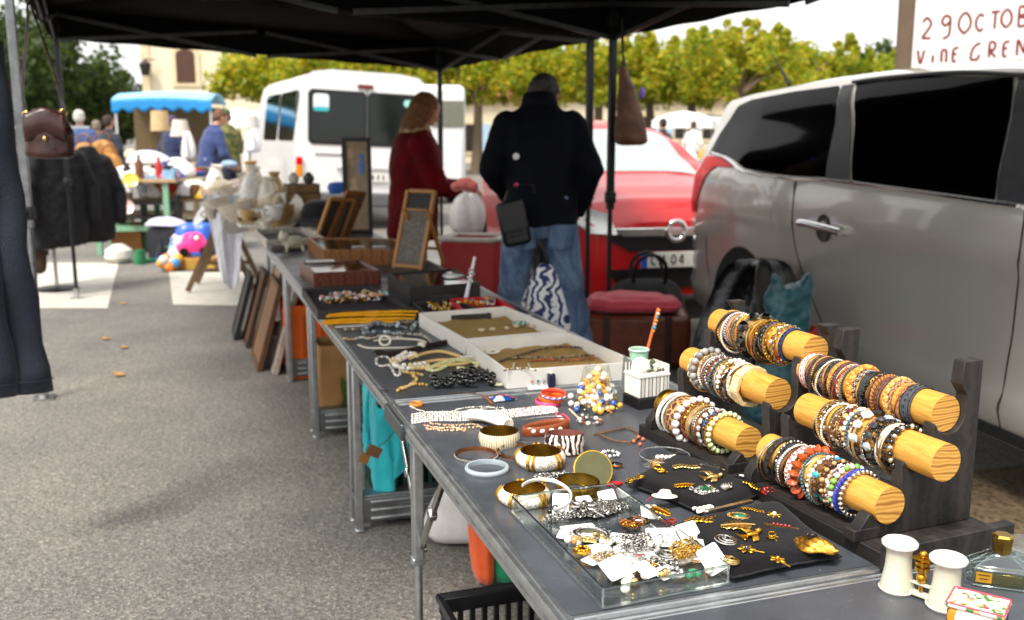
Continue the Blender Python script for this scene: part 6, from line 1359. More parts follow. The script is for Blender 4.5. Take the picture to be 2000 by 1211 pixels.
# clothes stand with dark jackets
cb = at(112, 566, 0); t = thing('clothes_stand', 'black round-based clothes stand on the left white ground marking', 'clothes rail', cb, .0)
m = MB(); m.lathe([(0, .03), (.17, .02), (.185, .008), (.185, 0), (0, 0)], n=32); m.build('base', BLACK, t)
m = MB(); m.cyl((0, 0, .02), (0, 0, 1.42), .016, n=12); m.build('pole', STEEL, t)
m = MB(); m.bar((-.35, 0, 1.42), (.42, -.05, 1.42), .022, .022); m.bar((-.02, -.3, 1.40), (0, .3, 1.40), .022, .022); m.build('arm', STEEL, t)
KNIT = pattern('black_knit', 'cells', ['#0b0b0e', '#1c1c22', '#101014', '#2a2a30'], 70, .9, distort=0, bump=.4)
def jacket(label, loc, rz, mat, L=.8, w=.24, s=1):
    t = thing('hanging_jacket', label, 'jacket', loc, rz, 'dark clothes on the stand')
    m = MB(); m.loft([((0, 0, -L), w*.95, .085), ((0, 0, -L*.7), w, .10), ((0, 0, -L*.3), w*.92, .10), ((0, 0, -.10), w*.85, .09), ((0, 0, -.02), w*.45, .07), ((0, 0, .04), .07, .055)], 28)
    for q in (-1, 1): m.cap((q*w*.72, 0, -.11), (q*(w+.05), -.02, -.36), .075, .062); m.cap((q*(w+.05), -.02, -.36), (q*(w+.04), -.05, -.62), .062, .05)
    organic(m, 'body', mat, t, .016, 4, .035, .12)
    m = MB(); m.tube([(.0, .0, .04), (0, 0, .1), (.03, 0, .13), (.01, 0, .16)], .004, 6); m.build('hook', STEEL, t)
    return t
jacket('black knitted jacket nearest the aisle on the clothes stand', cb+V((.22, -.30, 1.28)), 1.0, KNIT, .86, .25)
jacket('glossy black jacket in the middle of the clothes stand', cb+V((0, -.18, 1.30)), 1.2, M('#0d0d12', .5, 0, .3, 10, .3, 30), .92, .25)
jacket('dark brown patterned coat behind the black jackets', cb+V((-.22, 0, 1.28)), 1.3, pattern('brown_fleck', 'noise', ['#120e0c', '#3a2c20', '#1a1512', '#5a4838'], 40, .9, distort=1), 1.0, .24)
jacket('dark grey skirt suit hanging at the back of the stand', cb+V((.30, .12, 1.22)), .9, M('#17171c', .85, 0, .3), .8, .22)
drape('brown fur hem scarf draped low on the clothes stand', 'scarf', 'scarf', [((0, 0, -.2), .05, .04), ((0, 0, -.1), .06, .045), ((0, 0, .05), .055, .04), ((0, 0, .2), .05, .035)], M('#4a3628', .95, 0, .4, 20), cb+V((-.06, -.16, .36)), 0, fold=.008)
# ---------------------------------------------------------------- vehicles
def lerpk(t, x):
    if x <= t[0][0]: return t[0][1]
    for (a, b), (c, d) in zip(t, t[1:]):
        if x <= c:
            k = (x-a)/(c-a); k = k*k*(3-2*k)*.5+k*.5; return b+(d-b)*k
    return t[-1][1]
class Car:                                  # body as cross-sections along local x; y = 0 is the side plane, -y inward
    def __init__(s, W, top, hw, side, bottom, arches, roofdrop=.07):
        s.W, s.top, s.hw, s.side, s.bottom, s.arches, s.rd = W, top, hw, side, bottom, arches, roofdrop
    def zb(s, x):
        z = lerpk(s.bottom, x)
        for ax, ar in s.arches:
            if abs(x-ax) < ar: z = max(z, .31+math.sqrt(max(0, ar*ar-(x-ax)**2)))
        return z
    def y(s, x, z, off=0): return -(lerpk(s.hw, x)+lerpk(s.side, z))+off
    def shell(s, x0, x1, nx, nz=16, nr=12):
        m = MB(); C = -s.W/2; rows = []
        xs = sorted(set([x0+(x1-x0)*i/nx for i in range(nx+1)]+[ax+sg*ar*k for ax, ar in s.arches for sg in (-1, 1) for k in (1.0, .999, .99, .96, .9)]))
        for x in xs:
            zt = lerpk(s.top, x); zb = min(s.zb(x), zt-.12); rail = zt-s.rd; r = []
            for j in range(nz+1):
                z = zb+(rail-zb)*j/nz; r.append((x, s.y(x, z), z))
            yr = s.y(x, rail)
            for j in range(1, nr):
                a = PI/2*j/nr*1.0; k = j/nr
                yy = yr+(C-yr)*(1-(1-k)**1.25); r.append((x, yy, rail+s.rd*math.sin(PI/2*min(1, k*1.6))**.8))
            left = r; right = [(x, 2*C-p[1], p[2]) for p in reversed(r)]
            rows.append(left+[(x, C, zt)]+right)
        n = len(rows[0]); vs = [p for r in rows for p in r]; k = len(rows)
        f = [(i*n+j, (i+1)*n+j, (i+1)*n+j+1, i*n+j+1) for i in range(k-1) for j in range(n-1)]
        m.add(vs, f+[tuple(range(n)), tuple((k-1)*n+j for j in range(n-1, -1, -1))])
        return m
    def panel(s, m, poly, off, n=40, nz=10, th=.006):   # patch of the side inside an x-monotone outline
        xs = [p[0] for p in poly]; x0, x1 = min(xs)+1e-5, max(xs)-1e-5
        def lims(x):
            zs = []
            for (a, b), (c, d) in zip(poly, poly[1:]+poly[:1]):
                if (a-x)*(c-x) <= 0 and abs(a-c) > 1e-9: zs.append(b+(d-b)*(x-a)/(c-a))
            return min(zs), max(zs)
        def fn(u, v):
            x = x0+(x1-x0)*u; lo, hi = lims(x); z = lo+(hi-lo)*v; return (x, s.y(x, z, off), z)
        m.grid(fn, n, nz); return m
    def line(s, m, pts, r, off, n=6, flat=None, k=10):
        q = catmull([(x, 0, z) for x, z in pts], k); m.tube([(p.x, s.y(p.x, p.z, off), p.z) for p in q], r, n, flat=flat, up=(0, 1, 0) if flat else None); return m
def paint(name, col, metal_=0, rough=.3, coat=1.0):
    m, n, l, b = setup(name)
    tc = nd(n, 'ShaderNodeTexCoord'); t = nd(n, 'ShaderNodeTexNoise', Scale=3.0, Detail=6.0); l.new(tc.outputs['Object'], t.inputs['Vector'])
    r = nd(n, 'ShaderNodeValToRGB'); c = hexc(col); e = r.color_ramp.elements; e[0].color = tuple(x*.93 for x in c)+(1,); e[1].color = tuple(min(1, x*1.05) for x in c)+(1,)
    l.new(t.outputs['Fac'], r.inputs[0]); l.new(r.outputs[0], b.inputs['Base Color'])
    b.inputs['Metallic'].default_value = metal_; b.inputs['Roughness'].default_value = rough; b.inputs['Coat Weight'].default_value = coat; b.inputs['Coat Roughness'].default_value = .06
    return m
GREY = paint('grey_car_paint', '#c0bcb4', .38, .3, 1.0); REDP = paint('red_car_paint', '#b80008', .0, .4, .6); VANW = paint('white_van_paint', '#e6e6e4', 0, .35, .6)
DGLASS = M('#030304', .05, 0, 0, coat=0, spec=.05, name='tinted_glass'); TRIM = M('#2a2c30', .5, 0, .3, 30); CHROME = metal('#e4e4e4', .12)
TAIL = M('#d8040a', .35, 0, .2, 30, spec=.25); TYRE = M('#141415', .85, 0, .2, 30, .2, 90); RIMM = metal('#9a9c9e', .3)
def wheel(t, x, y, r=.32, w=.2):
    m = MB(); m.lathe([(r*.62, -w/2), (r*.9, -w/2), (r, -w*.36), (r, w*.36), (r*.9, w/2), (r*.62, w/2)], (x, y-w/2, r), 36, (0, 1, 0)); wh = m.build('wheel', TYRE, t)
    m = MB(); m.lathe([(0, .035), (r*.16, .035), (r*.2, .02), (r*.55, .015), (r*.64, w*.5-.005), (r*.62, w*.3), (0, 0)], (x, y-.045, r), 30, (0, 1, 0))
    for i in range(5):
        a = 2*PI*i/5; m.bar((x+r*.15*math.cos(a), y-.02, r+r*.15*math.sin(a)), (x+r*.6*math.cos(a), y-.02, r+r*.6*math.sin(a)), .05, .03)
    m.build('rim', RIMM, wh)
# grey people carrier: origin on the ground under the gap between its doors, x runs to the rear
cyaw = math.atan2(.981, -.196)
t = thing('parked_car', 'metallic grey people carrier with black tinted windows parked behind the bracelet racks', 'car', (1.776, 3.37, 0), cyaw)
gc = Car(1.76, [(-2.2, .62), (-2.1, .86), (-1.8, .98), (-1.25, 1.10), (-.85, 1.34), (-.45, 1.56), (0, 1.635), (.5, 1.672), (1.2, 1.695), (1.9, 1.69), (2.6, 1.66), (2.95, 1.63), (3.03, 1.56), (3.10, 1.36), (3.2, 1.1), (3.33, .9), (3.40, .66), (3.42, .5)],
         [(-2.2, .40), (-2.0, .18), (-1.6, .06), (-.9, .0), (2.4, 0), (2.9, .015), (3.1, .03), (3.28, .075), (3.38, .13), (3.42, .22)],
         [(.2, .07), (.30, .035), (.38, .012), (.44, .03), (.62, .028), (.86, .012), (.92, .0), (.96, .004), (1.10, .014), (1.135, .03), (1.5, .15), (1.7, .24)],
         [(-2.2, .3), (-1.9, .24), (3.2, .24), (3.42, .32)], [(2.33, .405), (-.78, .405)], .06)
body = gc.shell(-2.2, 3.42, 150, 22).build('body', GREY, t, ang=35)
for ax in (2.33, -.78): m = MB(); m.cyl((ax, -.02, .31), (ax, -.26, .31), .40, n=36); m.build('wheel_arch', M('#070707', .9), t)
for ax in (2.33, -.78): wheel(t, ax, -.045)
Q = [(3.0, 1.235), (2.95, 1.36), (2.78, 1.535), (2.62, 1.565), (2.1, 1.592), (1.62, 1.602), (1.40, 1.155), (1.75, 1.148), (2.1, 1.15), (2.35, 1.165), (2.55, 1.21), (2.72, 1.235)]
m = MB(); gc.panel(m, Q, .004, 60); m.build('quarter_window', DGLASS, t)
m = MB(); gc.panel(m, [(1.60, 1.600), (1.50, 1.604), (1.20, 1.152), (1.42, 1.153)], .0075, 16); m.build('pillar_trim', TRIM, t)
m = MB(); gc.panel(m, [(1.47, 1.604), (.9, 1.607), (.33, 1.570), (.19, 1.125), (.7, 1.138), (1.18, 1.150)], .005, 40); m.build('rear_door_window', DGLASS, t)
m = MB(); gc.panel(m, [(.31, 1.568), (.10, 1.55), (.0, 1.12), (.18, 1.126)], .0085, 14); m.build('pillar_trim', TRIM, t)
m = MB(); gc.panel(m, [(.06, 1.545), (-.35, 1.48), (-.85, 1.2), (-.95, 1.10), (-.04, 1.118)], .005, 30); m.build('front_door_window', DGLASS, t)
m = MB(); gc.line(m, [(1.50, 1.612), (1.2, 1.618), (.7, 1.610), (.33, 1.58), (.1, 1.56)], 0, .012, flat=(.009, .012)); m.build('window_trim', TRIM, t)
m = MB(); gc.line(m, [(2.93, 1.245), (2.72, 1.225), (2.55, 1.195), (2.38, 1.152), (2.15, 1.137), (1.72, 1.135), (1.2, 1.139), (.05, 1.112)], 0, .010, flat=(.008, .012)); gc.line(m, [(-.02, 1.109), (-.9, 1.095)], 0, .010, flat=(.008, .012)); m.build('chrome_strip', CHROME, t)
SEAM = M('#1d1b19', .6)
for q in ([(1.71, 1.12), (1.69, .95), (1.685, .85), (1.62, .70), (1.46, .52), (1.33, .40), (1.26, .31)], [(.02, 1.1), (.015, .9), (.035, .7), (.06, .5), (.07, .3)], [(2.9, .72), (2.88, .55), (2.80, .42)]): m = MB(); gc.line(m, q, .0042, .0); m.build('door_gap', SEAM, t)
m = MB(); gc.panel(m, [(3.02, 1.225), (2.75, 1.225), (2.62, 1.205), (2.50, 1.172), (2.62, 1.165), (2.80, 1.166), (2.90, 1.12), (3.01, 1.0), (3.07, .86), (3.27, .84), (3.17, 1.06)], .008, 50, 8); tl = m.build('tail_light', TAIL, t)
m = MB(); m.grid(lambda u, v: (3.10+.20*v+.02, -(.10+.09*v)-.10*u, 1.2-.36*v), 6, 10); m.build('lens', TAIL, tl)
m = MB(); m.lathe([(0, -.012), (.055, -.009), (.068, .0005), (.066, .003), (0, -.006)], (1.37, gc.y(1.37, .912), .912), 28, (0, 1, 0)); hd = m.build('handle_recess', M('#2d2a27', .4, .5), t)
m = MB(); gc.line(m, [(1.56, .922), (1.5, .926), (1.35, .922), (1.16, .913)], 0, .030, 10, (.019, .014)); m.box((1.54, -.004, .922), (.03, .04, .022)); m.box((1.18, -.004, .914), (.03, .04, .022)); m.build('door_handle', CHROME, t)
m = MB(); p = V((2.62, -.42, 1.655)); m.tube([p, p+V((.12, .0, .10)), p+V((.25, 0, .20))], [.012, .007, .003], 8); m.build('antenna', BLACK, t)
m = MB(); gc.panel(m, [(1.85, .30), (-.3, .30), (-.3, .245), (1.85, .245)], .006, 20, 3); m.build('sill_trim', TRIM, t)
# red hatchback facing the camera: x runs from its nose to its tail
fc = V((1.18, 7.05, 0)); th = math.radians(12)
fx, fy = V((-math.sin(th), math.cos(th), 0)), V((-math.cos(th), -math.sin(th), 0))
o = fc+fy*.85
t = thing('parked_car', 'red hatchback with a silver ring badge parked nose-on behind the man', 'car', o, math.atan2(fx.y, fx.x))
rc = Car(1.7, [(0, .74), (.05, .80), (.2, .90), (.6, .98), (1.05, 1.04), (1.35, 1.17), (1.75, 1.37), (2.1, 1.46), (2.7, 1.50), (3.3, 1.46), (3.7, 1.30), (3.9, .9)],
         [(0, .34), (.05, .22), (.2, .10), (.6, .02), (1, 0), (3.2, 0), (3.8, .12), (3.9, .3)], [(.2, .05), (.4, .0), (.95, .015), (1.0, .04), (1.5, .26)], [(0, .2), (3.9, .25)], [(.78, .35), (3.2, .35)], .07)
rc.shell(0, 3.9, 110, 16).build('body', REDP, t, ang=35)
for ax in (.78, 3.2):
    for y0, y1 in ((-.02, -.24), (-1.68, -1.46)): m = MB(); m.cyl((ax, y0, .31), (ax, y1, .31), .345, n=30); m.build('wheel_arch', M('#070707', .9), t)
for ax in (.78, 3.2): wheel(t, ax, -.03, .31); wheel(t, ax, -1.48, .31)
CG = clear('#b8c8c4', .03, 1.4, 'car_glass')
WG = M('#9aa6a4', .05, .0, .1, spec=.9, coat=1, name='painted_sky_glass')  # pale base colour paints the reflected sky into the glass
m = MB(); m.grid(lambda u, v: (lambda x: (x, -.85+(.64-.10*u)*(2*v-1), lerpk(rc.top, x)-.010*(2*v-1)**4*4+.006))(1.10+.78*u), 14, 16); m.build('windscreen', WG, t)
for s in (0, 1):
    for nm, poly in (('front_side_window', [(1.42, 1.03), (1.95, 1.37), (2.25, 1.39), (2.25, 1.03)]), ('rear_side_window', [(2.33, 1.03), (2.33, 1.39), (3.0, 1.36), (3.3, 1.08)])):
        m = MB(); rc.panel(m, poly, .005, 20)
        if s: m.v = [(x, -1.7-y, z) for x, y, z in m.v]
        m.build(nm, WG, t)
m = MB()
def bx(z0, z1, y0, y1, x=-.004, d=.02): m.box((x, -.85+(y0+y1)/2, (z0+z1)/2), (d, y1-y0, z1-z0))
BLK = M('#0a0a0b', .5, 0, .2)
bx(.60, .70, -.48, .48); m.prism([(-.46, .60), (-.34, .53), (.34, .53), (.46, .60)], -.014, .006, lambda y, z, h: (h, -.85+y, z)); m.build('grille', BLK, t)
m = MB(); m.prism([(-.52, .40), (-.40, .26), (.40, .26), (.52, .40)], -.012, .006, lambda y, z, h: (h, -.85+y, z)); m.build('lower_grille', BLK, t)
m = MB(); m.prism([(-.46, .70), (-.46, .665), (-.40, .635), (.40, .635), (.46, .665), (.46, .70)], -.034, .006, lambda y, z, h: (h, -.85+y, z)); m.build('chrome_bar', CHROME, t, bevel=.008)
m = MB(); m.torus((-.040, -.85, .675), .068, 0, 32, 10, (1, 0, 0), flat=(.018, .012)); m.bar((-.04, -.93, .69), (-.04, -.77, .66), .014, .016); m.build('badge', CHROME, t)
for s in (-1, 1):
    m = MB(); m.prism([(.46*s, .66), (.50*s, .80), (.70*s, .86), (.74*s, .76), (.62*s, .66)][::s], 0, .02, lambda y, z, h: (-.035+.8*max(0, abs(y)-.46)+h-.05+.3*(z-.66), -.85+y, z)); m.build('headlight', M('#d4d8d6', .08, .3, .1, coat=1), t)
    m = MB(); m.sph((.10, -.85+.60*s, .38), .05, 1, (.4, 1, 1)); m.build('fog_light', M('#d8d0c0', .1, .2, coat=1), t)
    m = MB(); m.sph((1.35, -.85+.93*s, 1.02), .10, 2, (.6, 1, .65)); m.build('mirror', REDP, t)
t2 = MB(); t2.box((-.024, -.85, .465), (.012, .52, .115)); pl = t2.build('number_plate', M('#dcdad2', .4, 0, .05), t, bevel=.004)
m = MB(); m.box((-.0305, -.85+.237, .465), (.003, .046, .113)); m.build('blue_band', M('#1450b8', .4), pl)
m = MB()
G = {'C': [[(.5, .85), (.25, 1), (0, .7), (0, .3), (.25, 0), (.5, .15)]], 'M': [[(0, 0), (0, 1), (.3, .4), (.6, 1), (.6, 0)]], '0': [[(.25, 0), (0, .3), (0, .7), (.25, 1), (.5, .7), (.5, .3), (.25, 0)]], '4': [[(.4, 0), (.4, 1), (0, .35), (.55, .35)]],
     '2': [[(.0, .8), (.2, 1), (.45, .8), (.4, .55), (0, .05)], [(0, .03), (.5, .03)]], '9': [[(.45, .75), (.2, .55), (0, .72), (.15, .98), (.42, .9), (.45, .5), (.4, .1), (.1, -.05)]], 'O': [[(.3, 0), (0, .3), (0, .7), (.3, 1), (.6, .7), (.6, .3), (.3, 0)]], 'T': [[(-.05, .97), (.55, 1.0)], [(.25, .97), (.25, 0)]],
     'B': [[(0, 0), (0, 1), (.35, .95), (.4, .7), (.05, .52), (.5, .42), (.5, .1), (0, 0)]], 'V': [[(0, .95), (.28, 0), (.55, .95)]], 'I': [[(.1, .7), (.1, 0)], [(.1, 1.0), (.11, 1.02)]], 'D': [[(0, 0), (0, .85), (.35, .9), (.42, .5), (.42, 0)]], 'E': [[(.45, 1), (0, .85), (0, 0), (.3, .0)], [(0, .5), (.3, .52)]],
     'G': [[(.6, 1), (.2, .8), (0, .35), (.05, 0), (.5, .05), (.55, .3)]], 'R': [[(0, 0), (0, .95), (.4, .9), (.35, .5), (.05, .45), (.5, 0)]], 'N': [[(0, 0), (0, .95), (.5, .15), (.5, 1)]], 'H': [[(0, 0), (0, 1)], [(.5, 0), (.5, 1)], [(0, .5), (.5, .5)]]}
def write(m, txt, x0, z0, h, r, adv, place, wob=0):
    rg = random.Random(len(txt)); x = x0
    for ch in txt:
        if ch in G:
            for st in G[ch]: m.tube(catmull([place(x+p[0]*h*.8+rg.uniform(-wob, wob), z0+p[1]*h+rg.uniform(-wob, wob)) for p in st], 4), 0, 6, flat=(r, r*.15), up=place.n)
            x += adv*h
        else: x += adv*h*.55
class Place:
    def __init__(s, o, ux, n): s.o, s.ux, s.n = V(o), V(ux), V(n)
    def __call__(s, a, b): return s.o+s.ux*a+V((0, 0, b))
write(m, 'CM 04', 0, 0, .07, .006, .86, Place((-.031, -.85+.18, .43), (0, -1, 0), (1, 0, 0))); m.build('plate_lettering', M('#1a1a1c', .6), pl)
# white minibus seen from its rear left corner
vd = math.radians(23); L0 = dp(570, 268, 13.7); L0 = V((L0.x, L0.y, 0)); rx = V((math.cos(vd), math.sin(vd), 0)); bxv = V((-math.sin(vd), math.cos(vd), 0))
t = thing('parked_van', 'white minibus with dark rear windows parked beyond the woman in red', 'van', L0, vd); t.rotation_euler = (0, math.radians(2.6), vd)
VW, VH, VL = 2.0, 2.26, 4.9                  # local x across the rear, y forward
m = MB(); sec = [(0.06, .42), (0, .5), (0, 1.25), (.03, 1.5), (.10, 2.0), (.14, 2.14), (.24, 2.22), (.5, VH), (1.5, VH), (1.76, 2.22), (1.86, 2.14), (1.90, 2.0), (1.97, 1.5), (2, 1.25), (2, .5), (1.94, .42)]
k = [(0, 1, 0), (.06, 1, 0), (3.7, 1, 0), (4.1, .8, 0), (4.3, .6, 0), (4.9, .5, 0)]
vs = []
for j, (y, hs_, _) in enumerate(k):
    for x, z in sec:
        zz = z if z < 1.2 else 1.2+(z-1.2)*((hs_-.5)/.5 if hs_ < 1 else 1)*(1 if hs_ > .55 else .6)
        tp_ = .06*(z/VH) if j == 0 else 0; vs.append((x, y+tp_+(.05 if j == 1 else 0), zz))
n_ = len(sec); m.add(vs, [(i*n_+j, i*n_+(j+1) % n_, (i+1)*n_+(j+1) % n_, (i+1)*n_+j) for i in range(len(k)-1) for j in range(n_)]+[tuple(range(n_)), tuple((len(k)-1)*n_+j for j in range(n_-1, -1, -1))])
m.build('body', VANW, t, ang=35, bevel=.02)
def rearz(z): return .06*(z/VH)-.004
VG = M('#0a1411', .05, 0, .2, 3, spec=.5, name='dark_van_glass')
m = MB()
def rr(x0, x1, z0, z1, c=.05): return [(x0+c, z0), (x1-c, z0), (x1, z0+c), (x1, z1-c), (x1-c, z1), (x0+c, z1), (x0, z1-c), (x0, z0+c)]
for i, (x0, x1) in enumerate(((.20, .97), (1.05, 1.80))):
    m = MB(); m.prism(rr(x0-.03, x1+.03, 1.24, 2.00), -.008, .01, lambda x, z, h: (x, rearz(z)+h, z)); w_ = m.build('rear_window', BLK, t, smooth=False)
    m = MB(); m.prism(rr(x0, x1, 1.27, 1.97), -.012, 0, lambda x, z, h: (x, rearz(z)+h, z)); m.build('pane', VG, w_, smooth=False)
m = MB(); m.prism(rr(.24, .46, 1.72, 1.94, .03), -.015, -.012, lambda x, z, h: (x, rearz(z)+h, z)); m.k = 1; m.prism(rr(.24, .46, 1.70, 1.76, .02), -.017, -.015, lambda x, z, h: (x, rearz(z)+h, z)); m.build('sticker', [M('#dfe8e8', .4), M('#3ab0b8', .4)], t, smooth=False)
m = MB(); m.prism(rr(1.55, 1.76, 1.82, 1.92, .03), -.015, -.012, lambda x, z, h: (x, rearz(z)+h, z)); m.build('mirror_sticker', M('#9fe0d4', .3), t, smooth=False)
m = MB(); m.bar((1.01, -.004, .45), (1.01, .052, 2.1), .018, .012); m.build('door_gap', M('#5a5c5c', .6), t)
m = MB(); m.box((.98, .045, 2.07), (.22, .06, .06)); m.build('brake_light', M('#6a1410', .3, coat=.5), t, bevel=.01)
for x in (.045, 1.955):
    m = MB(); m.box((x, .0, .86), (.09, .03, .16)); m.k = 1; m.box((x, 0, .70), (.09, .03, .15)); m.k = 2; m.box((x, 0, 1.0), (.09, .03, .11)); m.build('tail_light', [M('#e08a20', .2, coat=.6), M('#d8d0c8', .2, coat=.6), TAIL], t, bevel=.01)
m = MB(); m.box((1.02, -.012, .80), (.62, .015, .13)); pl = m.build('number_plate', M('#e4e2dc', .4), t, bevel=.004)
m = MB(); m.box((1.02, -.004, .92), (.9, .03, .05)); m.build('plate_recess', M('#b8b8b6', .5), t, bevel=.01)
m = MB()
for i in range(7): m.box((.80+.075*i, -.0205, .80), (.028, .002, .07))
m.build('plate_lettering', M('#4a4c50', .6), pl)
m = MB()
for i in range(7): m.box((.30+.055*i, rearz(1.1)-.002, 1.10), (.034, .008, .03))
m.build('badge', M('#4a4c4c', .4, .5), t)
m = MB(); m.box((1, -.06, .48), (2.0, .16, .2)); m.build('bumper', M('#5a5c5e', .6), t, bevel=.03)
for i, (y0, y1) in enumerate(((.22, 1.5), (1.62, 2.9))):
    m = MB(); m.prism(rr(y0, y1, 1.26, 1.98), -.006, .012, lambda y, z, h: (.0+(.03 if z < 1.6 else .09)-h-.016, y, z)); m.build('side_window', VG, t, smooth=False)
m = MB(); m.sph((.03, .12, 1.60), .03, 1); m.build('hinge', M('#8a8a8a', .4), t)
for x in (.11, 1.89):
    for y in (.95, 3.9): m = MB(); m.lathe([(.2, -.1), (.33, -.1), (.34, 0), (.33, .1), (.2, .1), (0, .06)], (x, y, .33), 28, (1 if x > 1 else -1, 0, 0)); m.build('wheel', TYRE, t)
# white delivery vehicle behind the minibus and white car on the left
t = thing('parked_van', 'second white van, mostly hidden to the right of the minibus', 'van', dp(812, 262, 21)*1-V((0, 0, H)), .3); t.location.z = 0
m = MB(); m.box((0, 0, 1.35), (1.2, 4, 1.9)); m.box((0, 0, .55), (1.1, 3.8, .4)); m.build('body', VANW, t, bevel=.12)
m = MB(); m.box((.2, -2.01, 1.75), (.7, .03, .5)); m.build('rear_window', M('#6a6a5a', .1, spec=.8), t, bevel=.03)
for x in (-.5, .5): m = MB(); m.lathe([(0, .1), (.33, .1), (.34, 0), (.33, -.1), (0, -.1)], (x, -1.2, .34), 20, (1, 0, 0)); m.build('wheel', TYRE, t)
t = thing('parked_car', 'white car parked between the man in green and the minibus', 'car', (dp(480, 262, 19).x, 19, 0), 1.9)
wc = Car(1.7, [(0, .8), (.15, .95), (.9, 1.03), (1.5, 1.4), (2.2, 1.5), (3.2, 1.46), (3.9, .95)], [(0, .3), (.3, .05), (3.5, .03), (3.9, .25)], [(.2, .05), (.6, 0), (1.0, .03), (1.5, .25)], [(0, .22), (3.9, .25)], [(.75, .34), (3.1, .34)])
wc.shell(0, 3.9, 60, 10).build('body', VANW, t)
for sgn in (0, 1):
    m = MB(); wc.panel(m, [(1.4, 1.03), (1.8, 1.36), (3.0, 1.36), (3.4, 1.06)], .006, 20)
    if sgn: m.v = [(x, -1.7-y, z) for x, y, z in m.v]
    m.build('side_window', M('#5a6868', .06, spec=.9), t)
for ax in (.75, 3.1): wheel(t, ax, -.02, .31); wheel(t, ax, -1.46, .31)
# ---------------------------------------------------------------- people
SKIN = M('#c08a6c', .5, 0, .12, 30, .1, 200)
def hand(m, w, d, side, palm_n, L=.085, curl=.5):   # palm at wrist w pointing along d, palm facing palm_n
    w, d, pn = V(w), V(d).normalized(), V(palm_n).normalized(); x = d.cross(pn).normalized()*side
    c = w+d*L*.5
    m.cap(w, w+d*L*.55, .021, .030, 8)
    for s in (-1, 1): m.cap(w+x*s*.012+d*.02, w+x*s*.024+d*L*.95, .015, .013, 8)
    for i, (s, ln) in enumerate(((-.030, .060), (-.010, .072), (.010, .067), (.028, .052))):
        a = w+x*s+d*L*.95; b_ = a+(d*math.cos(curl*.6)+pn*math.sin(curl*.6))*ln*.5; e_ = b_+(d*math.cos(curl*1.7)+pn*math.sin(curl*1.7))*ln*.55
        m.cap(a, b_, .0095, .0088, 7); m.cap(b_, e_, .0088, .0075, 7)
    a = w+x*-.028+d*L*.3; b_ = a+(d*.6-x*.7+pn*.35).normalized()*.042; m.cap(a, b_, .013, .011, 7); m.cap(b_, b_+(d*.85-x*.1+pn*.4).normalized()*.032, .011, .0085, 7)
